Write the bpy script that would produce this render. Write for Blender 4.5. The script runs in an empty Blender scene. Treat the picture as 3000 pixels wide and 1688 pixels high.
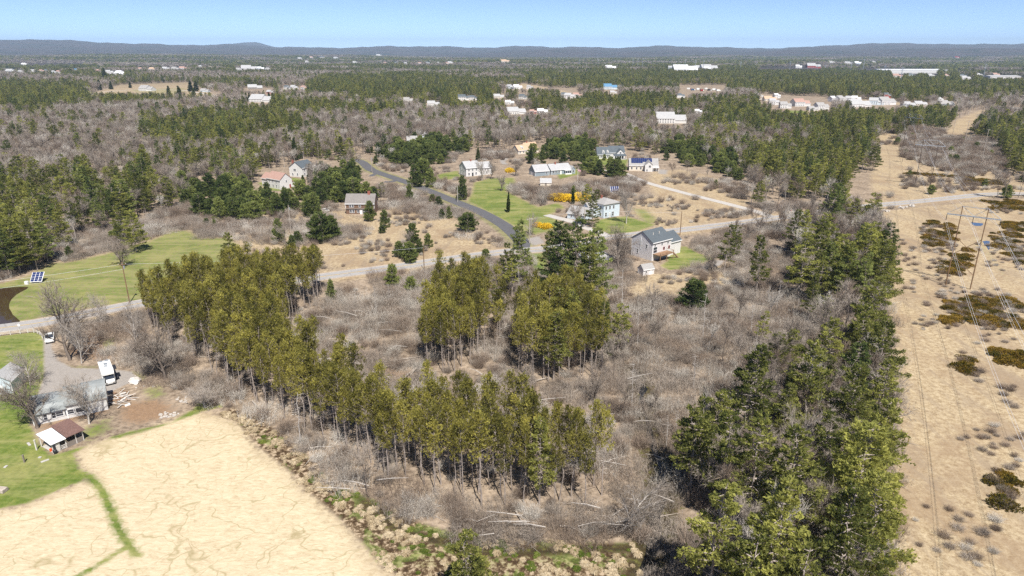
import bpy, math, random
import numpy as np
from math import radians, sin, cos, pi, tan, atan2, hypot
from mathutils import Vector, Euler

random.seed(7)
RNG = np.random.default_rng(7)
scene = bpy.context.scene
COL = scene.collection

# ------------------------------------------------------------------ camera, sky, sun, exposure
CAM_H = 70.0
PITCH = math.atan((844 - 148) / 2000.0)
cam_d = bpy.data.cameras.new("camera")
cam_d.sensor_width = 36.0
cam_d.lens = 24.0
cam_d.clip_start = 0.5
cam_d.clip_end = 60000
cam = bpy.data.objects.new("camera", cam_d)
COL.objects.link(cam)
cam.location = (0, 0, CAM_H)
cam.rotation_euler = (pi / 2 - PITCH, 0, 0)
scene.camera = cam

SUN_EL = radians(55)
SUN_AZ = radians(163)          # clockwise from +Y: behind the camera, a little to the right
world = bpy.data.worlds.new("World")
scene.world = world
world.use_nodes = True
wn = world.node_tree
wn.nodes.clear()
wo = wn.nodes.new("ShaderNodeOutputWorld")
wb = wn.nodes.new("ShaderNodeBackground")
ws = wn.nodes.new("ShaderNodeTexSky")
ws.sky_type = 'NISHITA'
ws.sun_disc = False
ws.sun_elevation = SUN_EL
ws.sun_rotation = SUN_AZ
ws.altitude = 2000
ws.air_density = 0.35
ws.dust_density = 0.0
ws.ozone_density = 1.5
wb.inputs['Strength'].default_value = 0.115
wn.links.new(ws.outputs[0], wb.inputs[0])
wn.links.new(wb.outputs[0], wo.inputs[0])

sun_d = bpy.data.lights.new("sun", 'SUN')
sun_d.energy = 4.5
sun_d.angle = radians(0.5)
sun_d.color = (1.0, 0.95, 0.88)
sun = bpy.data.objects.new("sun", sun_d)
COL.objects.link(sun)
S = Vector((sin(SUN_AZ) * cos(SUN_EL), cos(SUN_AZ) * cos(SUN_EL), sin(SUN_EL)))
sun.rotation_euler = S.to_track_quat('Z', 'Y').to_euler()

scene.view_settings.view_transform = 'Standard'
scene.view_settings.look = 'None'
scene.view_settings.exposure = 0.75
scene.view_settings.gamma = 1.0
scene.cycles.max_bounces = 5
scene.cycles.diffuse_bounces = 2
scene.cycles.transparent_max_bounces = 8
scene.cycles.volume_bounces = 0
scene.cycles.use_denoising = False

# ------------------------------------------------------------------ terrain height and projection
SKY_X = [-1400, 0, 500, 900, 1000, 1400, 1700, 1900, 2100, 2400, 2600, 2700, 3000, 4400]
SKY_Y = [128, 127, 133, 136, 136.5, 141, 139, 138, 138.5, 135, 131, 130, 132, 131]
CP, SP = cos(PITCH), sin(PITCH)


def _sstep(a, b, x):
    t = np.clip((x - a) / (b - a), 0, 1)
    return t * t * (3 - 2 * t)


def height(x, y):
    x = np.asarray(x, float); y = np.asarray(y, float)
    r = np.hypot(x, y) + 1e-6
    th = np.arctan2(x, y)
    px = 1500 + 2000 * np.tan(np.clip(th, -1.2, 1.2)) / CP
    z = _sstep(900, 3000, r) * (5 * np.sin(x / 410 + 1.3) * np.cos(y / 520 + x / 900) + 4 * np.sin(x / 230 - y / 340))
    z += _sstep(3000, 7000, r) * (12 + 14 * np.sin(x / 1300 + y / 1700 + .6) + 8 * np.sin(x / 600 - y / 800))
    target = CAM_H + (148 - np.interp(px, SKY_X, SKY_Y)) / 2000 * 13000
    wig = 10 * np.sin(th * 31 + .4) + 7 * np.sin(th * 67 + 1) + 4.0 * np.sin(th * 151 + 2) + 2.5 * np.sin(th * 330)
    z += _sstep(7500, 12800, r) * (target + wig - 20)
    # lower ridge in front of the skyline on the right half
    z += np.exp(-((r - 8600) / 900) ** 2) * (30 + 24 * np.sin(th * 13 + .5) + 10 * np.sin(th * 37)) * _sstep(-.3, .2, th)
    z -= _sstep(13300, 14800, r) * (target + 40)
    # far blue mountain
    mt = math.atan((745 - 1500) * CP / 2000)
    z += np.exp(-((r - 16500) / 900) ** 2) * (135 + 145 * np.exp(-((th - mt) / .028) ** 2) + 75 * np.exp(-((th - mt + .045) / .03) ** 2))
    z += np.exp(-((r - 17300) / 900) ** 2) * 205 * np.exp(-((th + .64) / .05) ** 2)
    return z


def cast(px, py, z=None):
    """ground point under a point of the photograph (3000 x 1688)"""
    a = (px - 1500) / 2000.0
    b = -(py - 844) / 2000.0
    dx, dy, dz = a, CP + b * SP, -SP + b * CP
    if dz > -1e-4:
        dz = -1e-4
    zz = 0.0 if z is None else z
    for _ in range(1 if z is not None else 12):
        t = (CAM_H - zz) / -dz
        x, y = dx * t, dy * t
        if z is None:
            zz = 0.5 * zz + 0.5 * float(height(x, y)) if _ < 11 else float(height(x, y))
    return Vector((x, y, zz))


def proj(x, y, z):
    d = y * CP - (z - CAM_H) * SP
    u = y * SP + (z - CAM_H) * CP
    d = np.maximum(d, 1e-3)
    return 1500 + 2000 * x / d, 844 - 2000 * u / d, d


def inpoly(px, py, poly):
    px = np.asarray(px); py = np.asarray(py)
    P = np.array(poly, float)
    inside = np.zeros(px.shape, bool)
    n = len(P)
    j = n - 1
    for i in range(n):
        xi, yi = P[i]; xj, yj = P[j]
        if yi != yj:
            c = ((yi > py) != (yj > py)) & (px < (xj - xi) * (py - yi) / (yj - yi) + xi)
            inside ^= c
        j = i
    return inside


def segdist(x, y, pts, closed=False):
    d = np.full(x.shape, 1e9)
    n = len(pts)
    for i in range(n if closed else n - 1):
        ax, ay = pts[i][:2]; bx, by = pts[(i + 1) % n][:2]
        ex, ey = bx - ax, by - ay
        l2 = ex * ex + ey * ey + 1e-9
        t = np.clip(((x - ax) * ex + (y - ay) * ey) / l2, 0, 1)
        d = np.minimum(d, np.hypot(x - ax - t * ex, y - ay - t * ey))
    return d


def smooth_line(pts, step=4.0):
    P = [Vector(p[:2]).to_3d() for p in pts]
    out = []
    for i in range(len(P) - 1):
        p0 = P[max(i - 1, 0)]; p1 = P[i]; p2 = P[i + 1]; p3 = P[min(i + 2, len(P) - 1)]
        n = max(2, int((p2 - p1).length / step))
        for k in range(n):
            t = k / n
            out.append(0.5 * ((2 * p1) + (-p0 + p2) * t + (2 * p0 - 5 * p1 + 4 * p2 - p3) * t * t + (-p0 + 3 * p1 - 3 * p2 + p3) * t ** 3))
    out.append(P[-1])
    return out


# ------------------------------------------------------------------ object helpers
def tag(o, label=None, cat=None, group=None, kind=None):
    if label: o['label'] = label
    if cat: o['category'] = cat
    if group: o['group'] = group
    if kind: o['kind'] = kind
    return o


def empty(name, loc=(0, 0, 0), rz=0.0, label=None, cat=None, group=None):
    o = bpy.data.objects.new(name, None)
    COL.objects.link(o)
    o.location = loc
    o.rotation_euler = (0, 0, rz)
    o.empty_display_size = 0.5
    return tag(o, label, cat, group)


def link(name, me, parent=None, loc=None):
    o = bpy.data.objects.new(name, me)
    COL.objects.link(o)
    if parent: o.parent = parent
    if loc is not None: o.location = loc
    return o


def copy_tree(root, loc, rz=0.0, scale=1.0, tilt=None):
    r = root.copy(); COL.objects.link(r)
    r.location = loc
    r.rotation_euler = (tilt[0] if tilt else 0, tilt[1] if tilt else 0, rz)
    r.scale = scale if isinstance(scale, tuple) else (scale,) * 3
    for ch in list(root.children):
        c = ch.copy(); COL.objects.link(c); c.parent = r
        for g in list(ch.children):
            d = g.copy(); COL.objects.link(d); d.parent = c
    return r


class MB:
    """collects shapes that become one mesh"""
    def __init__(s):
        s.v = []; s.f = []; s.m = []
        s.T = None

    def _a(s, vs, fs, m=0):
        b = len(s.v)
        if s.T:
            vs = [tuple(s.T @ Vector(v)) for v in vs]
        s.v += [tuple(v) for v in vs]
        s.f += [tuple(b + i for i in f) for f in fs]
        s.m += [m] * len(fs)
        return s

    def box(s, x0, x1, y0, y1, z0, z1, m=0):
        vs = [(x, y, z) for z in (z0, z1) for y in (y0, y1) for x in (x0, x1)]
        return s._a(vs, [(0, 2, 3, 1), (4, 5, 7, 6), (0, 1, 5, 4), (2, 6, 7, 3), (0, 4, 6, 2), (1, 3, 7, 5)], m)

    def extr(s, poly, y0, y1, m=0, axis='y'):
        """closed polygon of (a, z) extruded along an axis"""
        n = len(poly)
        if axis == 'y':
            vs = [(a, y0, z) for a, z in poly] + [(a, y1, z) for a, z in poly]
        elif axis == 'x':
            vs = [(y0, a, z) for a, z in poly] + [(y1, a, z) for a, z in poly]
        else:
            vs = [(a, b, y0) for a, b in poly] + [(a, b, y1) for a, b in poly]
        fs = [tuple(range(n)), tuple(range(2 * n - 1, n - 1, -1))]
        fs += [(i, n + i, n + (i + 1) % n, (i + 1) % n) for i in range(n)]
        return s._a(vs, fs, m)

    def tube(s, p0, p1, r0, r1=None, n=6, m=0):
        r1 = r0 if r1 is None else r1
        p0 = Vector(p0); p1 = Vector(p1)
        d = (p1 - p0).normalized()
        a = d.orthogonal().normalized(); b = d.cross(a)
        vs = []
        for p, r in ((p0, r0), (p1, r1)):
            for k in range(n):
                t = 2 * pi * k / n
                vs.append(p + a * (r * cos(t)) + b * (r * sin(t)))
        fs = [(k, (k + 1) % n, n + (k + 1) % n, n + k) for k in range(n)]
        fs += [tuple(range(n - 1, -1, -1)), tuple(range(n, 2 * n))]
        return s._a(vs, fs, m)

    def poly3(s, vs, m=0):
        return s._a(vs, [tuple(range(len(vs)))], m)

    def build(s, name, mats, parent=None, loc=None, bevel=0):
        me = bpy.data.meshes.new(name)
        me.from_pydata(s.v, [], s.f)
        if not isinstance(mats, (list, tuple)): mats = [mats]
        for m in mats: me.materials.append(m)
        me.polygons.foreach_set('material_index', s.m)
        import bmesh
        bm = bmesh.new(); bm.from_mesh(me)
        bmesh.ops.recalc_face_normals(bm, faces=bm.faces)
        if bevel:
            bmesh.ops.bevel(bm, geom=list(bm.edges), offset=bevel, segments=2, profile=.6, affect='EDGES')
        bm.to_mesh(me); bm.free()
        me.update()
        return link(name, me, parent, loc)


def np_mesh(name, V, F, mats, attrs=None, smooth=False):
    """V (n,3), F (m,k) constant k"""
    V = np.asarray(V, np.float32); F = np.asarray(F, np.int32)
    me = bpy.data.meshes.new(name)
    m, k = F.shape
    me.vertices.add(len(V)); me.vertices.foreach_set('co', V.ravel())
    me.loops.add(m * k); me.loops.foreach_set('vertex_index', F.ravel())
    me.polygons.add(m)
    me.polygons.foreach_set('loop_start', np.arange(0, m * k, k, dtype=np.int32))
    me.polygons.foreach_set('loop_total', np.full(m, k, np.int32))
    if smooth: me.polygons.foreach_set('use_smooth', np.ones(m, bool))
    for mt in (mats if isinstance(mats, (list, tuple)) else [mats]): me.materials.append(mt)
    if attrs:
        for an, arr in attrs.items():
            a = me.attributes.new(an, 'FLOAT', 'POINT')
            a.data.foreach_set('value', np.asarray(arr, np.float32))
    me.update(calc_edges=True)
    me.validate()
    return me


# ------------------------------------------------------------------ materials
def N(nt, typ, **kw):
    n = nt.nodes.new(typ)
    for k, v in kw.items():
        if k.startswith('i_'):
            n.inputs[k[2:].replace('_', ' ')].default_value = v
        else:
            setattr(n, k, v)
    return n


def newmat(name):
    m = bpy.data.materials.new(name)
    m.use_nodes = True
    nt = m.node_tree
    nt.nodes.clear()
    out = nt.nodes.new("ShaderNodeOutputMaterial")
    return m, nt, out


def ramp(nt, fac, stops, interp='LINEAR'):
    r = nt.nodes.new("ShaderNodeValToRGB")
    r.color_ramp.interpolation = interp
    el = r.color_ramp.elements
    while len(el) < len(stops): el.new(0.5)
    for e, (p, c) in zip(el, stops):
        e.position = p
        e.color = (c[0], c[1], c[2], 1) if hasattr(c, '__len__') else (c, c, c, 1)
    nt.links.new(fac, r.inputs[0])
    return r.outputs[0]


def noise(nt, vec, scale, detail=4, rough=.6, dist=0):
    n = nt.nodes.new("ShaderNodeTexNoise")
    n.inputs['Scale'].default_value = scale
    n.inputs['Detail'].default_value = detail
    n.inputs['Roughness'].default_value = rough
    n.inputs['Distortion'].default_value = dist
    nt.links.new(vec, n.inputs['Vector'])
    return n.outputs[0]


def mixc(nt, fac, a, b, mode='MIX'):
    n = nt.nodes.new("ShaderNodeMix")
    n.data_type = 'RGBA'; n.blend_type = mode
    for s, v in ((n.inputs[0], fac), (n.inputs[6], a), (n.inputs[7], b)):
        if hasattr(v, 'links'): nt.links.new(v, s)
        elif hasattr(v, '__len__'): s.default_value = (v[0], v[1], v[2], 1)
        else: s.default_value = v
    return n.outputs[2]


def math_n(nt, op, a, b=None, clamp=False):
    n = nt.nodes.new("ShaderNodeMath"); n.operation = op; n.use_clamp = clamp
    for s, v in ((n.inputs[0], a), (n.inputs[1], b)):
        if v is None: continue
        if hasattr(v, 'links'): nt.links.new(v, s)
        else: s.default_value = v
    return n.outputs[0]


def simple(name, c1, c2=None, scale=1.5, rough=.8, metal=0.0, spec=.3, bump=0.0, objspace=True):
    m, nt, out = newmat(name)
    p = nt.nodes.new("ShaderNodeBsdfPrincipled")
    nt.links.new(p.outputs[0], out.inputs[0])
    p.inputs['Roughness'].default_value = rough
    p.inputs['Metallic'].default_value = metal
    p.inputs['Specular IOR Level'].default_value = spec
    c2 = c2 or tuple(x * .8 for x in c1)
    tc = nt.nodes.new("ShaderNodeTexCoord")
    n = noise(nt, tc.outputs['Object'], scale, 5, .65)
    col = ramp(nt, n, [(.3, c1), (.7, c2)])
    nt.links.new(col, p.inputs['Base Color'])
    if bump:
        b = nt.nodes.new("ShaderNodeBump"); b.inputs['Strength'].default_value = bump
        b.inputs['Distance'].default_value = .05
        nt.links.new(n, b.inputs['Height']); nt.links.new(b.outputs[0], p.inputs['Normal'])
    return m


def siding(name, c1, c2, pitch=.15):
    """boards running along the wall"""
    m, nt, out = newmat(name)
    p = nt.nodes.new("ShaderNodeBsdfPrincipled"); nt.links.new(p.outputs[0], out.inputs[0])
    p.inputs['Roughness'].default_value = .7
    tc = nt.nodes.new("ShaderNodeTexCoord")
    w = N(nt, "ShaderNodeTexWave", wave_type='BANDS', bands_direction='Z', wave_profile='SAW')
    w.inputs['Scale'].default_value = 1 / pitch / 6.28 * 1.0 * 3.1
    nt.links.new(tc.outputs['Object'], w.inputs[0])
    n = noise(nt, tc.outputs['Object'], .7, 6, .7)
    c = ramp(nt, n, [(.3, c1), (.75, c2)])
    c = mixc(nt, .35, c, ramp(nt, w.outputs[1], [(0, tuple(x * .75 for x in c1)), (.15, c1), (1, c1)]))
    nt.links.new(c, p.inputs['Base Color'])
    b = nt.nodes.new("ShaderNodeBump"); b.inputs['Strength'].default_value = .5; b.inputs['Distance'].default_value = .03
    nt.links.new(w.outputs[1], b.inputs['Height']); nt.links.new(b.outputs[0], p.inputs['Normal'])
    return m


def shingle(name, c1, c2):
    m, nt, out = newmat(name)
    p = nt.nodes.new("ShaderNodeBsdfPrincipled"); nt.links.new(p.outputs[0], out.inputs[0])
    p.inputs['Roughness'].default_value = .85
    tc = nt.nodes.new("ShaderNodeTexCoord")
    n = noise(nt, tc.outputs['Object'], .5, 6, .75)
    n2 = noise(nt, tc.outputs['Object'], 5, 2, .5)
    c = ramp(nt, n, [(.3, c1), (.7, c2)])
    c = mixc(nt, .35, c, ramp(nt, n2, [(.35, tuple(x * .6 for x in c1)), (.65, tuple(min(1, x * 1.35) for x in c2))]))
    nt.links.new(c, p.inputs['Base Color'])
    return m


def leafmat(name, dark, light, trans=.3, tintw=.6, nscale=.35):
    m, nt, out = newmat(name)
    at = N(nt, "ShaderNodeAttribute", attribute_name='tint')
    oi = nt.nodes.new("ShaderNodeObjectInfo")
    tc = nt.nodes.new("ShaderNodeTexCoord")
    n = noise(nt, tc.outputs['Object'], nscale, 3, .6)
    f = math_n(nt, 'MULTIPLY', at.outputs['Fac'], tintw)
    f = math_n(nt, 'ADD', f, math_n(nt, 'MULTIPLY', math_n(nt, 'SUBTRACT', n, .5), 1.3))
    f = math_n(nt, 'ADD', f, math_n(nt, 'MULTIPLY', math_n(nt, 'SUBTRACT', oi.outputs['Random'], .35), .55), clamp=True)
    mid = tuple((a + b) / 2 for a, b in zip(dark, light))
    c = ramp(nt, f, [(0.05, dark), (.5, mid), (.95, light)])
    d = nt.nodes.new("ShaderNodeBsdfDiffuse"); t = nt.nodes.new("ShaderNodeBsdfTranslucent")
    mx = nt.nodes.new("ShaderNodeMixShader"); mx.inputs[0].default_value = trans
    nt.links.new(c, d.inputs[0]); nt.links.new(c, t.inputs[0])
    nt.links.new(d.outputs[0], mx.inputs[1]); nt.links.new(t.outputs[0], mx.inputs[2])
    nt.links.new(mx.outputs[0], out.inputs[0])
    return m


def twigmat(name, a, b):
    m, nt, out = newmat(name)
    at = N(nt, "ShaderNodeAttribute", attribute_name='tint')
    oi = nt.nodes.new("ShaderNodeObjectInfo")
    f = math_n(nt, 'ADD', math_n(nt, 'MULTIPLY', at.outputs['Fac'], .5), math_n(nt, 'MULTIPLY', oi.outputs['Random'], .5))
    c = ramp(nt, f, [(.1, a), (.9, b)])
    d = nt.nodes.new("ShaderNodeBsdfDiffuse")
    nt.links.new(c, d.inputs[0]); nt.links.new(d.outputs[0], out.inputs[0])
    return m


def barkmat(name, a, b, scale=3):
    m, nt, out = newmat(name)
    tc = nt.nodes.new("ShaderNodeTexCoord"); mp = nt.nodes.new("ShaderNodeMapping")
    mp.inputs['Scale'].default_value = (scale, scale, scale * .2)
    nt.links.new(tc.outputs['Object'], mp.inputs[0])
    n = noise(nt, mp.outputs[0], 1.0, 5, .7)
    c = ramp(nt, n, [(.3, a), (.7, b)])
    d = nt.nodes.new("ShaderNodeBsdfDiffuse")
    nt.links.new(c, d.inputs[0]); nt.links.new(d.outputs[0], out.inputs[0])
    return m


M = {}
M['red_leaf'] = leafmat('red_pine_needles', (.110, .108, .028), (.62, .56, .14), .55)
M['white_leaf'] = leafmat('white_pine_needles', (.095, .115, .034), (.62, .61, .17), .55)
M['young_leaf'] = leafmat('young_pine_needles', (.070, .105, .036), (.44, .48, .15), .5)
M['dark_leaf'] = leafmat('spruce_needles', (.03, .05, .018), (.17, .19, .055), .3)
M['cedar_leaf'] = leafmat('golden_cedar_leaves', (.10, .09, .012), (.30, .25, .03), .25)
M['yellow'] = leafmat('yellow_blossom', (.74, .50, .03), (.92, .70, .08), .2)
M['blossom'] = leafmat('pale_blossom', (.42, .33, .30), (.62, .52, .46), .3)
M['willow'] = leafmat('budding_twigs', (.34, .22, .05), (.55, .40, .10), .3)
M['juniper'] = leafmat('juniper_leaves', (.075, .070, .014), (.36, .22, .035), .3)
M['straw_blade'] = leafmat('straw_blades', (.36, .28, .17), (.68, .575, .41), .3)
M['moss'] = leafmat('green_tuft', (.07, .10, .018), (.22, .25, .06), .3)
M['twig'] = twigmat('twigs', (.17, .140, .115), (.43, .375, .32))
M['twig_pale'] = twigmat('pale_twigs', (.34, .31, .27), (.60, .56, .50))
M['twig_red'] = twigmat('reddish_twigs', (.14, .105, .08), (.34, .27, .215))
M['bark'] = barkmat('grey_bark', (.10, .08, .065), (.26, .22, .19))
M['bark_pale'] = barkmat('pale_bark', (.30, .27, .24), (.58, .54, .50))
M['bark_pine'] = barkmat('pine_bark', (.19, .155, .13), (.46, .40, .36))
M['deadwood'] = barkmat('weathered_wood', (.26, .22, .18), (.52, .46, .40), 2)
M['pole_wood'] = barkmat('pole_wood', (.12, .075, .045), (.30, .19, .11), 2)
M['pole_dark'] = barkmat('dark_pole_wood', (.05, .04, .035), (.12, .09, .07), 2)
M['white_wall'] = siding('white_siding', (.66, .65, .63), (.55, .55, .54))
M['grey_wall'] = siding('pale_grey_siding', (.68, .66, .655), (.58, .57, .57))
M['blue_wall'] = siding('blue_grey_siding', (.26, .31, .34), (.20, .25, .28))
M['ltblue_wall'] = siding('pale_blue_siding', (.60, .68, .74), (.50, .58, .65))
M['brown_wall'] = siding('weathered_cedar', (.14, .08, .05), (.24, .16, .11), .2)
M['cream_wall'] = siding('cream_siding', (.70, .64, .54), (.60, .55, .46))
M['red_wall'] = siding('barn_red_boards', (.33, .05, .045), (.24, .035, .03))
M['old_wall'] = siding('weathered_boards', (.26, .23, .20), (.16, .13, .11), .2)
M['roof_slate'] = shingle('slate_shingles', (.070, .085, .098), (.10, .12, .135))
M['roof_grey'] = shingle('grey_shingles', (.27, .26, .25), (.36, .35, .34))
M['roof_ltgrey'] = shingle('pale_grey_shingles', (.33, .33, .335), (.43, .43, .43))
M['roof_brown'] = shingle('brown_shingles', (.33, .20, .16), (.42, .27, .22))
M['roof_tan'] = shingle('tan_shingles', (.44, .30, .19), (.54, .38, .26))
M['roof_rust'] = shingle('rusty_sheet_roof', (.12, .065, .055), (.20, .12, .10))
M['roof_white'] = simple('white_sheet_roof', (.78, .78, .79), (.68, .69, .71), 1, .4)
M['trim'] = simple('white_trim', (.8, .8, .8), (.72, .72, .72), 2, .6)
M['glass'] = simple('window_glass', (.02, .025, .035), (.05, .06, .08), 1, .08, 0, .6)
M['brick'] = simple('brick', (.36, .13, .09), (.26, .09, .06), 6, .9)
M['concrete'] = simple('concrete', (.50, .48, .45), (.38, .36, .34), 1.5, .9)
M['dark'] = simple('dark_metal', (.03, .03, .035), (.05, .05, .055), 3, .5, .3)
M['panel'] = simple('solar_cells', (.02, .035, .12), (.03, .05, .17), .8, .15, .2, .6)
M['rubber'] = simple('tyre_rubber', (.02, .02, .02), (.03, .03, .03), 3, .9)
M['van_white'] = simple('white_vehicle_paint', (.82, .82, .80), (.74, .74, .72), .6, .3, 0, .5)
M['car_blue'] = simple('blue_vehicle_paint', (.06, .13, .24), (.05, .10, .19), .6, .25, .2, .5)
M['car_dark'] = simple('black_vehicle_paint', (.03, .03, .035), (.045, .045, .05), .6, .25, .2, .5)
M['car_red'] = simple('red_vehicle_paint', (.35, .03, .03), (.25, .02, .02), .6, .25, .2, .5)
M['chrome'] = simple('chrome', (.6, .6, .6), (.5, .5, .5), 3, .2, 1)
M['steel'] = simple('galvanised_steel', (.55, .58, .60), (.42, .45, .48), 2, .45, .6)
M['cable'] = simple('aluminium_cable', (.75, .76, .78), (.68, .68, .7), 2, .6, 0)
M['stone'] = simple('field_stone', (.50, .46, .41), (.32, .29, .26), 1.2, .9, bump=.3)
M['orange'] = simple('orange_plastic', (.75, .12, .03), (.6, .1, .03), 3, .5)
M['board_white'] = simple('painted_board', (.74, .72, .68), (.45, .40, .35), 1.2, .8)
M['board_brown'] = simple('bare_board', (.36, .22, .13), (.20, .12, .07), 1.2, .8)
M['blue_sheet'] = simple('blue_sheet_metal', (.12, .26, .42), (.10, .22, .36), 1, .5)
M['flag'] = simple('flag_cloth', (.60, .10, .10), (.55, .55, .60), 2.5, .8)

# ------------------------------------------------------------------ map of the place (outlines read off the photograph, cast to the ground)
STRAW_FIELD = [(215, 1330), (262, 1302), (330, 1280), (420, 1258), (520, 1222), (580, 1200), (690, 1232), (760, 1310), (850, 1380), (905, 1440), (980, 1505), (1050, 1575), (1105, 1640), (1180, 1700), (1300, 1900), (-300, 1900), (-300, 1530), (0, 1490), (80, 1475), (160, 1440), (235, 1412), (262, 1408), (262, 1395), (235, 1375)]
MARSH = [(680, 1195), (740, 1210), (830, 1275), (930, 1365), (1000, 1430), (1100, 1465), (1200, 1520), (1290, 1550), (1420, 1580), (1700, 1590), (1880, 1590), (1890, 1720), (1800, 1900), (1300, 1900), (1180, 1700), (1105, 1640), (1050, 1575), (980, 1505), (905, 1440), (850, 1380), (760, 1310), (690, 1232), (640, 1215)]
CORRIDOR_S = [(2562, 622), (2700, 605), (2850, 590), (3000, 582), (3400, 580), (3700, 1000), (3700, 1900), (2640, 1900), (2610, 1688), (2595, 1560), (2600, 1480), (2590, 1300), (2590, 1200), (2610, 1080), (2590, 960), (2590, 880), (2600, 830), (2590, 740), (2580, 660)]
CORRIDOR_N = [(2575, 590), (2550, 560), (2545, 520), (2560, 470), (2580, 430), (2570, 400), (2600, 385), (2760, 392), (2850, 405), (2930, 450), (2990, 500), (3060, 540), (3400, 560), (3400, 575), (3000, 565), (2850, 572), (2700, 588)]
CORRIDOR_FAR = [(2760, 392), (2790, 365), (2800, 350), (2870, 322), (2960, 326), (3200, 340), (3200, 350), (2960, 342), (2885, 338), (2890, 350), (2860, 372), (2850, 405)]
MEADOW = [(690, 705), (770, 655), (860, 628), (980, 608), (1060, 640), (1170, 600), (1235, 585), (1330, 632), (1400, 668), (1480, 712), (1420, 738), (1300, 760), (1150, 780), (1000, 792), (900, 780), (760, 830), (640, 860), (610, 800), (600, 750)]
EAST_FIELD = [(1905, 505), (1990, 495), (2090, 515), (2180, 545), (2200, 592), (2150, 640), (2050, 662), (1930, 668), (1840, 625), (1845, 590), (1905, 565), (1890, 530)]
REAR_FIELD = [(1840, 840), (1900, 800), (1990, 802), (2090, 778), (2150, 765), (2180, 800), (2130, 850), (2000, 870), (1900, 880), (1830, 870)]
LAWN_WEST = [(-300, 830), (0, 828), (69, 810), (145, 768), (193, 767), (293, 745), (345, 731), (397, 717), (449, 697), (497, 676), (559, 673), (600, 695), (680, 695), (720, 730), (680, 800), (560, 880), (404, 892), (230, 912), (100, 940), (0, 960), (-300, 1010)]
LAWN_SW = [(-300, 1010), (0, 985), (105, 972), (132, 985), (132, 1100), (110, 1160), (82, 1180), (85, 1240), (110, 1290), (150, 1335), (262, 1302), (215, 1330), (235, 1375), (262, 1395), (235, 1412), (160, 1440), (80, 1475), (0, 1490), (-300, 1540)]
LAWN_MID = [(1384, 535), (1430, 522), (1509, 519), (1515, 537), (1488, 561), (1515, 574), (1578, 605), (1640, 592), (1660, 610), (1612, 632), (1660, 655), (1640, 672), (1567, 690), (1502, 664), (1405, 611), (1363, 590), (1378, 564)]
LAWN_HIP = [(1752, 644), (1794, 636), (1837, 633), (1925, 659), (1873, 678), (1788, 690), (1731, 662)]
LAWN_GREY = [(1998, 720), (2015, 722), (2051, 742), (2100, 756), (2063, 772), (1998, 790), (1957, 792), (1930, 779), (1950, 765), (1948, 742)]
LAWN_SMALL = [[(1712, 466), (1740, 462), (1840, 466), (1835, 484), (1770, 484)], [(955, 500), (990, 500), (988, 512), (958, 514)], [(852, 520), (880, 524), (870, 545), (850, 545)], [(755, 535), (800, 532), (822, 560), (785, 558)], [(2300, 322), (2360, 326), (2350, 333), (2300, 331)], [(1540, 745), (1600, 740), (1610, 800), (1560, 815)], [(1420, 240), (1460, 238), (1450, 244)], [(1280, 512), (1340, 500), (1350, 520), (1290, 530)], [(1620, 490), (1680, 486), (1700, 510), (1640, 525)]]
FIELD_FAR = [[(272, 272), (349, 248), (563, 240), (590, 262), (640, 280), (690, 298), (582, 303), (388, 295), (290, 285)], [(0, 192), (250, 190), (252, 198), (0, 199)], [(2220, 199), (2360, 202), (2400, 207), (2240, 209)], [(2480, 196), (2560, 199), (2520, 203)], [(1530, 244), (1640, 262), (1680, 270), (1600, 275), (1500, 262)], [(2620, 300), (2700, 302), (2680, 308), (2600, 306)], [(2480, 292), (2560, 292), (2540, 300)], [(2900, 222), (3000, 226), (3000, 236), (2900, 232)]]
GRAVEL = [(128, 975), (158, 972), (150, 1020), (168, 1055), (210, 1078), (300, 1082), (385, 1088), (405, 1112), (350, 1135), (320, 1150), (250, 1160), (150, 1170), (100, 1180), (118, 1140), (130, 1100)]
POND = [(-200, 860), (0, 845), (60, 841), (84, 842), (62, 856), (38, 872), (26, 893), (36, 922), (62, 944), (20, 951), (-200, 975)]

ROAD_PX = [(-350, 1005), (0, 962), (130, 944), (230, 925), (404, 890), (600, 862), (965, 808), (1165, 782), (1270, 766), (1455, 741), (1540, 733), (1620, 727), (1727, 706), (1858, 688), (1964, 677), (2031, 670), (2171, 653), (2266, 640), (2364, 627), (2460, 613), (2574, 601), (2671, 592), (2760, 583), (2825, 576), (2902, 569), (3000, 568), (3150, 572), (3400, 580)]
SIDE_PX = [(1520, 738), (1530, 712), (1496, 676), (1462, 651), (1405, 620), (1331, 590), (1234, 550), (1182, 531), (1100, 503), (1080, 492), (1062, 476), (1040, 468), (1000, 462)]
LANE_PX = [(2262, 636), (2212, 619), (2129, 597), (1995, 563), (1888, 533), (1820, 505), (1760, 500)]
DRIVE_PX = [(1790, 696), (1752, 680), (1721, 669), (1676, 650), (1640, 640), (1600, 630)]
FARLANE_PX = [(270, 272), (400, 262), (520, 264), (582, 272), (640, 287), (700, 297)]
DIRTLANE_PX = [(2570, 385), (2640, 390), (2740, 398), (2850, 403), (2930, 420)]

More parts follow.
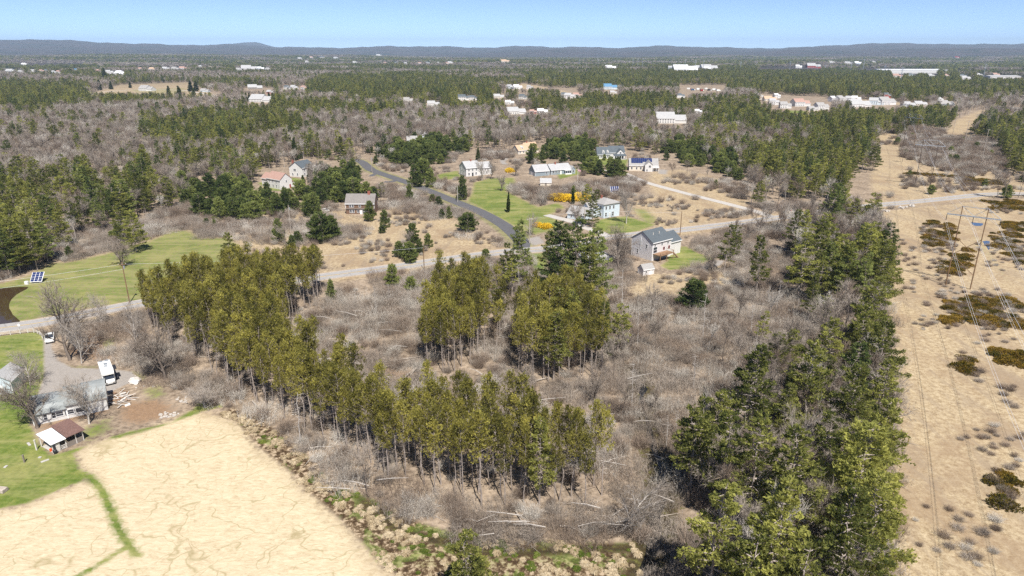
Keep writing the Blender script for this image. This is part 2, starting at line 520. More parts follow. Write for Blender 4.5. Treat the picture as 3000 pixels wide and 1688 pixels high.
W = lambda pl: [tuple(cast(a, b, 0)[:2]) for a, b in pl]
ROAD = smooth_line(W(ROAD_PX), 6)
SIDE = smooth_line(W(SIDE_PX), 6)
LANE = smooth_line(W(LANE_PX), 6)
DRIVE = smooth_line(W(DRIVE_PX), 3)
CREEK_PX = [(1850, 1080), (1878, 1140), (1885, 1200), (1912, 1290), (1940, 1380), (1938, 1470), (1915, 1580), (1890, 1688), (1860, 1850)]
CREEK = smooth_line(W(CREEK_PX), 3)
PATH_A = smooth_line(W([(225, 1385), (262, 1398), (295, 1430), (318, 1480), (345, 1545), (372, 1592), (402, 1625)]), 2)
PATH_B = smooth_line(W([(375, 1600), (300, 1648), (225, 1690), (150, 1740)]), 2)


def blend(x, y, poly_w, soft):
    """1 inside, 0 outside, fading over soft metres"""
    P = np.array(poly_w)
    x0, y0 = P.min(0) - soft; x1, y1 = P.max(0) + soft
    out = np.zeros(x.shape, np.float32)
    sel = (x > x0) & (x < x1) & (y > y0) & (y < y1)
    if not sel.any(): return out
    xs, ys = x[sel], y[sel]
    d = segdist(xs, ys, poly_w, True)
    d = np.where(inpoly(xs, ys, poly_w), d, -d)
    out[sel] = np.clip(d / soft * .5 + .5, 0, 1)
    return out


def lineblend(x, y, pts, w, soft):
    P = np.array([p[:2] for p in pts])
    x0, y0 = P.min(0) - w - soft; x1, y1 = P.max(0) + w + soft
    out = np.zeros(x.shape, np.float32)
    sel = (x > x0) & (x < x1) & (y > y0) & (y < y1)
    if sel.any():
        d = segdist(x[sel], y[sel], [tuple(p) for p in P[::2]] + [tuple(P[-1])])
        out[sel] = np.clip((w - d) / soft * .5 + .5, 0, 1)
    return out


def build_ground():
    rr = [3.0]
    while rr[-1] < 62: rr.append(rr[-1] * 1.25)
    while rr[-1] < 900: rr.append(rr[-1] * 1.0065)
    while rr[-1] < 19500: rr.append(rr[-1] * 1.013)
    rr = np.array(rr)
    fine = np.radians(np.arange(-46, 46.01, .16))
    coarse = np.radians(np.arange(50, 310, 5.0))
    th = np.concatenate([fine, coarse])
    nr, nt_ = len(rr), len(th)
    R_, T_ = np.meshgrid(rr, th, indexing='ij')
    X = (R_ * np.sin(T_)).ravel(); Y = (R_ * np.cos(T_)).ravel()
    Z = height(X, Y)
    i, j = np.meshgrid(np.arange(nr - 1), np.arange(nt_), indexing='ij')
    j2 = (j + 1) % nt_
    F = np.stack([i * nt_ + j, i * nt_ + j2, (i + 1) * nt_ + j2, (i + 1) * nt_ + j], -1).reshape(-1, 4)[:, ::-1]
    # centre fan closed by one polygon made of quads: a small cap
    V = np.stack([X, Y, Z], 1)
    cap = len(V)
    V = np.vstack([V, [[0, 0, 0]]])
    capf = np.array([[cap, (k + 1) % nt_, k, k] for k in range(nt_)])
    lawn = np.zeros(len(X), np.float32); straw = lawn.copy(); mud = lawn.copy(); vein = lawn.copy(); grav = lawn.copy(); dirt = lawn.copy(); track = lawn.copy()
    mx = np.maximum
    wob = 1.2
    for pl, s, a in ((LAWN_WEST, 3.0, .60), (LAWN_SW, 1.2, .95), (LAWN_MID, 2.5, .68), (LAWN_HIP, 2.0, .75), (LAWN_GREY, 1.5, .7)):
        lawn = mx(lawn, a * blend(X, Y, W(pl), s)); straw = mx(straw, .8 * blend(X, Y, W(pl), s))
    for pl in LAWN_SMALL: lawn = mx(lawn, blend(X, Y, W(pl), 2.5))
    lawn = mx(lawn, .75 * blend(X, Y, W([(500, 1235), (560, 1200), (580, 1178), (640, 1180), (665, 1192), (600, 1205), (560, 1222), (420, 1268), (300, 1296), (330, 1275)]), 1.0))
    lawn = mx(lawn, .55 * blend(X, Y, W([(400, 1140), (480, 1120), (500, 1160), (430, 1180)]), 2.0))
    lawn = mx(lawn, .6 * blend(X, Y, W([(1840, 608), (1900, 612), (1935, 640), (1960, 655), (1880, 660)]), 4))
    lawn = mx(lawn, .45 * blend(X, Y, W([(1300, 560), (1380, 530), (1380, 560), (1350, 590)]), 5))
    lawn = mx(lawn, .5 * lineblend(X, Y, SIDE, 7.5, 3.0))
    lawn = mx(lawn, .5 * lineblend(X, Y, PATH_A, 1.5, .8)); lawn = mx(lawn, .5 * lineblend(X, Y, PATH_B, 1.2, .8))
    lawn = mx(lawn, .85 * lineblend(X, Y, PATH_A, .75, .8)); lawn = mx(lawn, .8 * lineblend(X, Y, PATH_B, .65, .8))
    for pl in FIELD_FAR[:1]: lawn = mx(lawn, .45 * blend(X, Y, W([(360, 262), (560, 255), (560, 272), (420, 285)]), 15))
    # greener corridor swale
    lawn = mx(lawn, .45 * blend(X, Y, W([(2830, 670), (2890, 700), (2960, 800), (2990, 870), (2960, 870), (2900, 780), (2840, 720)]), 5))
    lawn = mx(lawn, .35 * blend(X, Y, W([(2790, 1250), (2830, 1300), (2870, 1420), (2860, 1480), (2820, 1400), (2790, 1300)]), 4))
    lawn = mx(lawn, .8 * blend(X, Y, W([(60, 1170), (118, 1150), (125, 1180), (90, 1200), (90, 1290), (60, 1290)]), 1.5))
    lawn = mx(lawn, .62 * blend(X, Y, W([(180, 1290), (260, 1240), (330, 1215), (340, 1260), (262, 1300)]), 3))
    lawn = mx(lawn, .62 * blend(X, Y, W([(330, 1085), (420, 1085), (440, 1110), (410, 1118), (340, 1078)]), 2))
    lawn = mx(lawn, .62 * blend(X, Y, W([(180, 1062), (215, 1070), (290, 1070), (300, 1080), (210, 1082)]), 1.5))
    lawn = mx(lawn, .6 * blend(X, Y, W([(195, 1110), (240, 1115), (240, 1125), (190, 1125)]), 1.5))
    lawn = mx(lawn, .6 * blend(X, Y, W([(290, 995), (345, 985), (345, 1010), (300, 1030)]), 2))
    lawn = mx(lawn, .36 * blend(X, Y, W([(1150, 1600), (1450, 1600), (1880, 1612), (1880, 1680), (1500, 1690), (1200, 1690)]), 2))
    lawn = mx(lawn, .40 * blend(X, Y, W([(1040, 1500), (1120, 1500), (1230, 1560), (1180, 1600), (1080, 1560)]), 2))
    tus = blend(X, Y, W(MARSH), 1.5)
    sf = blend(X, Y, W(STRAW_FIELD), 3.0)
    straw = mx(straw, sf)
    for pl, s in ((CORRIDOR_S, 2.5), (CORRIDOR_N, 4), (CORRIDOR_FAR, 6), (MEADOW, 6), (EAST_FIELD, 5), (REAR_FIELD, 4)):
        straw = mx(straw, .8 * blend(X, Y, W(pl), s))
    for pl in FIELD_FAR: straw = mx(straw, .85 * blend(X, Y, W(pl), 14))
    straw = mx(straw, .7 * lineblend(X, Y, ROAD, 9, 4))
    straw = mx(straw, .6 * tus)
    grav = mx(grav, blend(X, Y, W(GRAVEL), 1.4))
    grav = mx(grav, .8 * blend(X, Y, W([(1480 + 80, 722), (1600, 712), (1580, 690), (1540, 700)]), 2.0))
    grav = mx(grav, .9 * blend(X, Y, W([(2095, 762), (2127, 764), (2110, 778), (2063, 791), (2012, 800), (2005, 793), (2060, 778)]), 2.0))
    grav = mx(grav, .8 * blend(X, Y, W([(1925, 495), (1960, 498), (1955, 512), (1925, 510)]), 3))
    grav = mx(grav, .9 * blend(X, Y, W([(1715, 460), (1750, 458), (1752, 464), (1715, 467)]), 2.5))
    grav = mx(grav, .9 * blend(X, Y, W([(1462, 470), (1480, 462), (1492, 463), (1480, 474), (1490, 482), (1470, 482)]), 2.5))
    dirt = mx(dirt, blend(X, Y, W([(340, 1195), (380, 1175), (470, 1165), (525, 1190), (500, 1225), (400, 1250), (345, 1240)]), 3) * .72)
    dirt = mx(dirt, .8 * blend(X, Y, W([(180, 1035), (290, 1060), (330, 1045), (300, 960), (250, 950), (240, 1000)]), 3))
    dirt = mx(dirt, .6 * blend(X, Y, W([(80, 1240), (130, 1280), (250, 1230), (330, 1210), (330, 1180), (90, 1250)]), 2))
    dirt = mx(dirt, .6 * blend(X, Y, W([(1020, 1020), (1240, 1080), (1440, 1130), (1380, 1150), (1100, 1120)]), 6))
    mud = mx(mud, lineblend(X, Y, CREEK, 3.0, 4))
    mud = mx(mud, .9 * blend(X, Y, W([(2050, 1120), (2085, 1140), (2095, 1260), (2070, 1310), (2050, 1250)]), 3))
    mud = mx(mud, .9 * blend(X, Y, W([(1030, 1440), (1120, 1480), (1200, 1540), (1240, 1580), (1160, 1570), (1060, 1500)]), 3))
    mud = mx(mud, .8 * lineblend(X, Y, [cast(a, b, 0) for a, b in ((1180, 1560), (1300, 1600), (1450, 1620), (1650, 1610), (1850, 1605), (1900, 1600))], 1.3, 1.6))
    mud = mx(mud, .8 * blend(X, Y, W([(2240, 850), (2300, 845), (2320, 875), (2260, 890)]), 4))
    track = mx(track, lineblend(X, Y, smooth_line(W([(2660, 1000), (2720, 1150), (2760, 1300), (2790, 1500), (2800, 1700)])), .35, .4))
    track = mx(track, lineblend(X, Y, smooth_line(W([(2672, 1000), (2735, 1150), (2778, 1300), (2812, 1500), (2830, 1700)])), .35, .4))
    far = _sstep(1400, 2600, np.hypot(X, Y)).astype(np.float32)
    ext = lambda a: np.append(a, 0.0)
    F = np.vstack([F])
    me = np_mesh('ground', V, F, [ground_mat()], {'lawn': ext(lawn), 'straw': ext(straw), 'tus': ext(tus), 'field': ext(sf), 'mud': ext(mud), 'gravel': ext(grav), 'dirt': ext(dirt), 'track': ext(track), 'far': ext(far)}, smooth=True)
    o = link('ground', me)
    tag(o, kind='structure')
    m = MB()
    m.v = [tuple(v) for v in V[:nt_]] ; m.f = [tuple(range(nt_ - 1, -1, -1))]; m.m = [0]
    c = m.build('ground_underfoot', [me.materials[0]]); c.location.z = 0
    tag(c, kind='structure')


def ground_mat():
    m, nt, out = newmat('ground')
    p = nt.nodes.new("ShaderNodeBsdfPrincipled"); nt.links.new(p.outputs[0], out.inputs[0])
    p.inputs['Specular IOR Level'].default_value = .15
    g = nt.nodes.new("ShaderNodeNewGeometry"); pos = g.outputs['Position']
    A = lambda n: N(nt, "ShaderNodeAttribute", attribute_name=n).outputs['Fac']
    n_big = noise(nt, pos, .022, 4, .6)
    n_mid = noise(nt, pos, .14, 5, .65, .4)
    n_sml = noise(nt, pos, .9, 5, .7)
    n_fin = noise(nt, pos, 3.2, 4, .75)
    n_big2 = noise(nt, pos, .05, 5, .65, .8)

    def mask(attr, k=3.5, amt=.55, src=None):
        # ragged edge: attribute value plus noise, sharpened
        s = math_n(nt, 'ADD', attr, math_n(nt, 'MULTIPLY', math_n(nt, 'SUBTRACT', src or n_sml, .5), amt * 2))
        return math_n(nt, 'ADD', math_n(nt, 'MULTIPLY', math_n(nt, 'SUBTRACT', s, .5), k), .5, clamp=True)

    litter = ramp(nt, n_mid, [(.36, (.145, .108, .073)), (.5, (.25, .19, .135)), (.62, (.39, .305, .22))])
    litter = mixc(nt, .5, litter, ramp(nt, n_sml, [(.38, (.10, .075, .055)), (.62, (.46, .37, .28))]))
    # straw with warm and pale patches
    st = ramp(nt, n_sml, [(.38, (.22, .155, .088)), (.48, (.38, .295, .18)), (.60, (.52, .43, .285))])
    st = mixc(nt, .4, st, ramp(nt, n_fin, [(.38, (.20, .14, .075)), (.5, (.38, .29, .18)), (.62, (.54, .44, .30))]))
    st = mixc(nt, math_n(nt, 'MULTIPLY', ramp(nt, n_big2, [(.48, 0), (.60, 1)]), .6), st, (.27, .19, .12))
    # fine veins of green where animals and water run through the field
    vmap = nt.nodes.new("ShaderNodeVectorMath"); vmap.operation = 'ADD'
    nn = N(nt, "ShaderNodeTexNoise"); nn.inputs['Scale'].default_value = .09; nn.inputs['Detail'].default_value = 3
    nt.links.new(pos, nn.inputs['Vector'])
    sc = nt.nodes.new("ShaderNodeVectorMath"); sc.operation = 'SCALE'; sc.inputs['Scale'].default_value = 22
    nt.links.new(nn.outputs['Color'], sc.inputs[0])
    nt.links.new(pos, vmap.inputs[0]); nt.links.new(sc.outputs[0], vmap.inputs[1])
    flat = nt.nodes.new("ShaderNodeVectorMath"); flat.operation = 'MULTIPLY'; flat.inputs[1].default_value = (1, 1, 0)
    nt.links.new(vmap.outputs[0], flat.inputs[0])
    veins = []
    for s, w in ((.13, .022), (.33, .030)):
        vo = N(nt, "ShaderNodeTexVoronoi", feature='DISTANCE_TO_EDGE'); vo.inputs['Scale'].default_value = s
        nt.links.new(flat.outputs[0], vo.inputs['Vector'])
        veins.append(ramp(nt, vo.outputs['Distance'], [(0, 1), (w, 0)]))
    v = math_n(nt, 'MULTIPLY', veins[0], ramp(nt, n_mid, [(.40, 0), (.50, 1)]))
    v2 = math_n(nt, 'MULTIPLY', veins[1], ramp(nt, n_big, [(.45, 0), (.62, .6)]))
    v = math_n(nt, 'MULTIPLY', math_n(nt, 'MAXIMUM', v, v2), A('field'))
    fm = N(nt, "ShaderNodeMapping"); fm.inputs['Scale'].default_value = (.5, 1.7, 1); fm.inputs['Rotation'].default_value = (0, 0, .5)
    nt.links.new(pos, fm.inputs[0])
    nf = noise(nt, fm.outputs[0], 1.0, 6, .8, 1.2)
    stf = mixc(nt, .8, st, ramp(nt, nf, [(.36, (.42, .335, .21)), (.47, (.56, .47, .315)), (.60, (.65, .565, .40))]))
    st = mixc(nt, A('field'), st, stf)
    st = mixc(nt, math_n(nt, 'MULTIPLY', v, .6), st, (.25, .205, .09))
    cm = N(nt, "ShaderNodeMapping"); cm.inputs['Scale'].default_value = (.22, .035, 1); cm.inputs['Rotation'].default_value = (0, 0, .42)
    nt.links.new(pos, cm.inputs[0])
    nc = noise(nt, cm.outputs[0], 1.0, 6, .75, .8)
    st = mixc(nt, math_n(nt, 'MULTIPLY', ramp(nt, nc, [(.48, 0), (.60, .55)]), math_n(nt, 'SUBTRACT', 1.0, A('field'))), st, (.27, .21, .15))
    # wheel tracks
    st = mixc(nt, math_n(nt, 'MULTIPLY', A('track'), .10), st, (.30, .22, .14))
    # marsh floor between the tussocks
    ms = ramp(nt, n_sml, [(.44, (.055, .034, .018)), (.52, (.17, .12, .07)), (.58, (.42, .33, .23))])
    gm = ramp(nt, n_mid, [(.53, 0), (.58, 1)])
    ms = mixc(nt, math_n(nt, 'MULTIPLY', gm, .8), ms, ramp(nt, n_sml, [(.4, (.07, .095, .02)), (.6, (.20, .23, .07))]))
    # lawn
    la = ramp(nt, n_mid, [(.36, (.075, .125, .018)), (.5, (.125, .175, .030)), (.60, (.25, .25, .075))])
    mow = N(nt, "ShaderNodeMapping"); mow.inputs['Scale'].default_value = (.03, .22, 1); mow.inputs['Rotation'].default_value = (0, 0, .35)
    nt.links.new(pos, mow.inputs[0])
    nm = noise(nt, mow.outputs[0], 1.0, 5, .7, .6)
    la = mixc(nt, ramp(nt, nm, [(.45, 0), (.60, .8)]), la, (.33, .30, .13))
    la = mixc(nt, .4, la, ramp(nt, n_sml, [(.38, (.055, .095, .014)), (.62, (.22, .25, .07))]))
    gr = mixc(nt, .5, ramp(nt, n_sml, [(.3, (.24, .215, .19)), (.7, (.36, .33, .30))]), ramp(nt, n_fin, [(.3, (.16, .14, .125)), (.7, (.46, .43, .40))]))
    di = mixc(nt, .5, ramp(nt, n_sml, [(.3, (.17, .10, .055)), (.7, (.34, .22, .13))]), ramp(nt, n_fin, [(.3, (.12, .075, .045)), (.7, (.40, .28, .19))]))
    mu = ramp(nt, n_sml, [(.4, (.035, .026, .014)), (.55, (.07, .055, .025)), (.66, (.12, .12, .03)), (.75, (.3, .22, .14))])
    # far woods seen as one cover, shade among the trees put into the colour
    n_far = noise(nt, pos, .0022, 6, .7, .5)
    n_far2 = noise(nt, pos, .02, 4, .75)
    fa = ramp(nt, n_far, [(.44, (.060, .044, .040)), (.50, (.072, .054, .048)), (.54, (.020, .030, .015)), (.7, (.018, .028, .013))])
    fa = mixc(nt, .5, fa, ramp(nt, n_far2, [(.40, (.008, .011, .008)), (.60, (.10, .08, .07))]))
    c = litter
    c = mixc(nt, mask(A('dirt')), c, di)
    c = mixc(nt, mask(A('straw'), 3, .45), c, st)
    c = mixc(nt, mask(A('tus'), 4, .4), c, ms)
    c = mixc(nt, mask(A('lawn'), 3, .45), c, la)
    c = mixc(nt, mask(A('gravel'), 4, .3), c, gr)
    c = mixc(nt, mask(A('mud'), 5, .5), c, mu)
    c = mixc(nt, A('far'), c, fa)
    nt.links.new(c, p.inputs['Base Color'])
    p.inputs['Roughness'].default_value = .95
    b = nt.nodes.new("ShaderNodeBump"); b.inputs['Strength'].default_value = .35; b.inputs['Distance'].default_value = .12
    nt.links.new(math_n(nt, 'ADD', n_sml, math_n(nt, 'MULTIPLY', n_fin, .5)), b.inputs['Height'])
    nt.links.new(b.outputs[0], p.inputs['Normal'])
    return m


def strip(name, pts, w, z, mat, off=0.0, kind='structure', parent=None, wob=0.0):
    P = [Vector((p[0], p[1], 0)) for p in pts]
    V = []; F = []
    for i, p in enumerate(P):
        d = (P[min(i + 1, len(P) - 1)] - P[max(i - 1, 0)]).normalized()
        n = Vector((-d.y, d.x, 0))
        a = w / 2 + (random.uniform(-wob, wob) if wob else 0); b = w / 2 + (random.uniform(-wob, wob) if wob else 0)
        for s in (off - a, off + b):
            q = p + n * s
            V.append((q.x, q.y, z + float(height(q.x, q.y))))
        if i: F.append((2 * i - 2, 2 * i - 1, 2 * i + 1, 2 * i))
    me = np_mesh(name, V, np.array(F)[:, ::-1], mat)
    o = link(name, me, parent)
    if kind: tag(o, kind=kind)
    return o


def asphalt(name, a, b, crack=.5):
    m, nt, out = newmat(name)
    p = nt.nodes.new("ShaderNodeBsdfPrincipled"); nt.links.new(p.outputs[0], out.inputs[0])
    p.inputs['Roughness'].default_value = .85
    g = nt.nodes.new("ShaderNodeNewGeometry"); pos = g.outputs['Position']
    n1 = noise(nt, pos, .35, 5, .7); n2 = noise(nt, pos, 4, 3, .7)
    c = mixc(nt, .4, ramp(nt, n1, [(.3, a), (.7, b)]), ramp(nt, n2, [(.3, tuple(x * .75 for x in a)), (.7, tuple(x * 1.2 for x in b))]))
    vo = N(nt, "ShaderNodeTexVoronoi", feature='DISTANCE_TO_EDGE'); vo.inputs['Scale'].default_value = .16
    nt.links.new(pos, vo.inputs['Vector'])
    cr = math_n(nt, 'MULTIPLY', ramp(nt, vo.outputs['Distance'], [(0, 1), (.02, 0)]), crack)
    c = mixc(nt, cr, c, tuple(x * .6 for x in a))
    nt.links.new(c, p.inputs['Base Color'])
    return m


def water(name, col, rough=.04, bump=.02):
    m, nt, out = newmat(name)
    p = nt.nodes.new("ShaderNodeBsdfPrincipled"); nt.links.new(p.outputs[0], out.inputs[0])
    p.inputs['Base Color'].default_value = (*col, 1)
    p.inputs['Roughness'].default_value = rough
    p.inputs['Specular IOR Level'].default_value = .5
    g = nt.nodes.new("ShaderNodeNewGeometry")
    n = noise(nt, g.outputs['Position'], 1.2, 3, .6)
    b = nt.nodes.new("ShaderNodeBump"); b.inputs['Strength'].default_value = .15; b.inputs['Distance'].default_value = bump
    nt.links.new(n, b.inputs['Height']); nt.links.new(b.outputs[0], p.inputs['Normal'])
    return m


def sheet(name, poly_px, z, mat, kind='structure', wob=.6, close=True):
    P = W(poly_px)
    P = smooth_line(P + [P[0]], 2.0)[:-1]
    m = MB()
    m.poly3([(p.x + random.uniform(-wob, wob) * .4, p.y + random.uniform(-wob, wob) * .4, z) for p in P])
    o = m.build(name, mat)
    # face up
    if o.data.polygons[0].normal.z < 0:
        o.data.flip_normals()
    if kind: tag(o, kind=kind)
    return o


build_ground()
M['asphalt'] = asphalt('worn_asphalt', (.30, .285, .275), (.38, .365, .35))
M['asphalt_new'] = asphalt('dark_asphalt', (.085, .083, .09), (.12, .118, .122), .15)
M['lane'] = asphalt('pale_lane', (.40, .375, .345), (.50, .47, .43), .1)
M['shoulder'] = simple('gravel_shoulder', (.48, .40, .32), (.34, .28, .22), .8, .95)
M['yellow_line'] = simple('yellow_line_paint', (.62, .42, .12), (.52, .38, .14), 1, .8)
M['white_line'] = simple('white_line_paint', (.60, .59, .57), (.48, .47, .45), 1, .8)
strip('road_shoulder', ROAD, 8.2, .02, M['shoulder'], wob=.35)
strip('main_road', ROAD, 6.4, .05, M['asphalt'])
strip('road_marking', ROAD, .16, .065, M['yellow_line'], off=.14)
strip('road_marking', ROAD, .16, .065, M['yellow_line'], off=-.14)
strip('road_marking', ROAD, .13, .065, M['white_line'], off=2.9)
strip('road_marking', ROAD, .13, .065, M['white_line'], off=-2.9)
strip('side_road', SIDE[1:], 6.4, .035, M['asphalt_new'])
strip('gravel_lane', LANE, 4.6, .04, M['lane'], wob=.15)
strip('driveway', DRIVE, 4.2, .036, M['lane'], wob=.2)
strip('driveway', smooth_line(W([(1105, 507), (1095, 512), (1085, 517)]), 3), 3.2, .036, M['asphalt_new'])
strip('driveway', smooth_line(W([(1125, 533), (1145, 533), (1165, 527)]), 3), 4.0, .037, M['asphalt_new'])
strip('driveway', smooth_line(W([(935, 502), (985, 502), (1030, 498)]), 3), 3.4, .036, M['asphalt_new'])
strip('driveway', smooth_line(W([(905, 545), (960, 543), (1010, 536)]), 3), 3.2, .038, M['asphalt_new'])
strip('field_lane', smooth_line(W(FARLANE_PX), 12), 5.0, .05, M['lane'])
strip('dirt_lane', smooth_line(W(DIRTLANE_PX), 8), 2.6, .04, M['straw_lane'] if 'straw_lane' in M else M['shoulder'])
strip('dirt_lane', smooth_line(W([(2090, 262), (2200, 270), (2240, 288), (2180, 292)]), 12), 7.0, .05, M['lane'])
sheet('pond', POND, .03, water('pond_water', (.055, .035, .018)), wob=.5)
CW = water('creek_water', (.012, .012, .010), .05)
strip('creek', CREEK, 1.7, .03, CW, wob=.8)
sheet('pool', [(2062, 1130), (2080, 1150), (2088, 1235), (2070, 1290), (2055, 1230), (2058, 1170)], .03, CW)
sheet('pool', [(2268, 856), (2300, 853), (2302, 872), (2272, 880)], .03, CW)
sheet('pool', [(2878, 708), (2900, 707), (2897, 733), (2888, 722)], .03, water('bright_puddle', (.06, .10, .18), .02))
sheet('pool', [(2845, 652), (2880, 655), (2872, 662), (2850, 660)], .03, bpy.data.materials['bright_puddle'])

# ------------------------------------------------------------------ plants: mesh makers
def leaf_tris(C, D, size, rng, wr=.55, spread=.9, per=3):
    """clusters of leaf triangles: centres C (n,3), growth directions D (n,3), sizes (n,)"""
    n = len(C)
    C = np.repeat(C, per, 0); D = np.repeat(D, per, 0); s = np.repeat(size, per)
    R = rng.normal(size=C.shape) * spread
    d = D + R; d /= np.linalg.norm(d, axis=1, keepdims=True) + 1e-9
    q = rng.normal(size=C.shape); q -= (q * d).sum(1, keepdims=True) * d
    q /= np.linalg.norm(q, axis=1, keepdims=True) + 1e-9
    off = rng.normal(size=C.shape) * s[:, None] * .28
    a = C + off - d * s[:, None] * .35 - q * (s * wr * .5)[:, None]
    b = C + off - d * s[:, None] * .10 + q * (s * wr * .5)[:, None]
    t = C + off + d * s[:, None] * .75
    V = np.stack([a, b, t], 1).reshape(-1, 3)
    tint = np.repeat(np.clip(np.repeat(rng.random(n), per) * .7 + rng.random(n * per) * .3, 0, 1), 3)
    F = np.arange(len(V)).reshape(-1, 3)
    return V, F, tint


def seg_prisms(P0, P1, R0, R1, n=3):
    P0 = np.asarray(P0, float); P1 = np.asarray(P1, float); R0 = np.asarray(R0, float); R1 = np.asarray(R1, float)
    d = P1 - P0; d /= np.linalg.norm(d, axis=1, keepdims=True) + 1e-9
    ref = np.where(np.abs(d[:, 2:3]) > .9, np.array([[1., 0, 0]]), np.array([[0, 0, 1.]]))
    a = np.cross(d, ref); a /= np.linalg.norm(a, axis=1, keepdims=True) + 1e-9
    b = np.cross(d, a)
    V = []
    for P, R in ((P0, R0), (P1, R1)):
        for k in range(n):
            t = 2 * pi * k / n
            V.append(P + a * (R * cos(t))[:, None] + b * (R * sin(t))[:, None])
    V = np.stack(V, 1)                       # (m, 2n, 3)
    m = len(P0)
    base = np.arange(m)[:, None] * (2 * n)
    F = []
    for k in range(n):
        k2 = (k + 1) % n
        F.append(np.concatenate([base + k, base + k2, base + n + k2, base + n + k], 1))
    F = np.concatenate(F, 0)
    return V.reshape(-1, 3), F


def trunk_mesh(name, segs, mat, n=5):
    P0, P1, R0, R1 = (np.array([s[i] for s in segs]) for i in range(4))
    V, F = seg_prisms(P0, P1, R0, R1, n)
    me = np_mesh(name, V, F, mat)
    return me


def stem(h, r, rng, lean=.03, k=6, top=.25):
    pts = [np.array([0, 0, -.3])]
    dx, dy = rng.normal(size=2) * lean
    for i in range(1, k + 1):
        t = i / k
        pts.append(np.array([dx * h * t + rng.normal() * .02 * h * t, dy * h * t + rng.normal() * .02 * h * t, h * t]))
    segs = []
    for i in range(k):
        segs.append((pts[i], pts[i + 1], r * (1 - (1 - top) * i / k) * (1.25 if i == 0 else 1), r * (1 - (1 - top) * (i + 1) / k)))
    at = lambda z: np.array([np.interp(z, [p[2] for p in pts], [p[0] for p in pts]), np.interp(z, [p[2] for p in pts], [p[1] for p in pts]), z])
    return segs, at


def white_pine(seed, h=20, wid=8.5, base=.22, whorl=1.25, dens=1.0, mat='white_leaf', leaf=.46, gap=.18, rt=.26, up=.16, power=.75):
    rng = np.random.default_rng(seed)
    segs, at = stem(h * .97, rt, rng, .012, 7, .15)
    C = []; D = []; Sz = []
    z = base * h
    while z < h * .97:
        t = (z - base * h) / (h * (1 - base))
        L = wid / 2 * (max(0.0, 1 - t) ** power) * (.55 + .45 * min(1, t * 5 + .35)) + .35
        nb = rng.integers(4, 7)
        a0 = rng.random() * 6.28
        for k in range(nb):
            if rng.random() < gap: continue
            a = a0 + 6.28 * k / nb + rng.normal() * .25
            l = L * rng.uniform(.62, 1.18)
            o = at(z)
            rise = up * l + rng.normal() * .12 * l
            tip = o + np.array([cos(a) * l, sin(a) * l, rise])
            segs.append((o, o + (tip - o) * .8, .06 + .012 * l, .02))
            n = max(5, int(l * 10.5 * dens))
            s = np.sqrt(rng.uniform(.08, 1.0, n))
            lat = rng.normal(size=n) * .20 * l * (1.12 - s * .6)
            px_ = -sin(a); py_ = cos(a)
            c = o + (tip - o) * s[:, None] + np.stack([px_ * lat, py_ * lat, rng.normal(size=n) * .13 + .10], 1)
            C.append(c)
            D.append(np.tile(np.array([cos(a) * .8, sin(a) * .8, .55]), (n, 1)) + np.stack([px_ * lat, py_ * lat, 0 * lat], 1) * .25)
            Sz.append(leaf * rng.uniform(.7, 1.25, n))
        z += whorl * rng.uniform(.75, 1.2) * (1.0 - .35 * t)
    top = at(h * .96)
    C.append(top + rng.normal(size=(8, 3)) * np.array([.3, .3, .5])); D.append(np.tile([0, 0, 1.0], (8, 1))); Sz.append(np.full(8, leaf))
    C = np.concatenate(C); D = np.concatenate(D); Sz = np.concatenate(Sz)
    V, F, T = leaf_tris(C, D, Sz, rng, .6, .55, 3)
    return trunk_mesh('trunk', segs, M['bark_pine'], 5), np_mesh('crown', V, F, M[mat], {'tint': T})


def red_pine(seed, h=17, wid=3.6, base=.46):
    rng = np.random.default_rng(seed)
    segs, at = stem(h * .96, .15, rng, .02, 7, .3)
    C = []; D = []; Sz = []
    # dead stubs on the bare trunk
    for _ in range(rng.integers(16, 30)):
        z = rng.uniform(.18, base + .08) * h; a = rng.random() * 6.28; l = rng.uniform(.5, 1.7)
        o = at(z)
        segs.append((o, o + np.array([cos(a) * l, sin(a) * l, -.12 * l + rng.normal() * .1]), .025, .008))
    nb = 40
    nb = int(nb * rng.uniform(.75, 1.1))
    for i in range(nb):
        z = h * (base + (1 - base) * (i + rng.random()) / nb * .96)
        t = (z / h - base) / (1 - base)
        L = wid / 2 * (.55 + .75 * sin(pi * min(1, t * .85 + .12))) * (1 - .62 * t * t) * rng.uniform(.35, 1.25)
        a = i * 2.4 + rng.normal() * .4
        o = at(z - .25 * L)
        tip = o + np.array([cos(a) * L, sin(a) * L, (.35 + .5 * t) * L + .2])
        segs.append((o, tip, .035, .012))
        for s in (.55, .8, 1.0):
            n = (3 if s < .7 else 4) if s < 1 else 7
            c = o + (tip - o) * s + rng.normal(size=(n, 3)) * .30
            C.append(c)
            D.append(np.tile(np.array([cos(a) * .5, sin(a) * .5, 1.05]), (n, 1)))
            Sz.append(rng.uniform(.26, .48, n))
    top = at(h * .96)
    C.append(top + rng.normal(size=(10, 3)) * np.array([.35, .35, .5])); D.append(np.tile([0, 0, 1.2], (10, 1))); Sz.append(np.full(10, .7))
    C = np.concatenate(C); D = np.concatenate(D); Sz = np.concatenate(Sz)
    V, F, T = leaf_tris(C, D, Sz, rng, .5, .75, 3)
    return trunk_mesh('trunk', segs, M['bark_pine'], 5), np_mesh('crown', V, F, M['red_leaf'], {'tint': T})


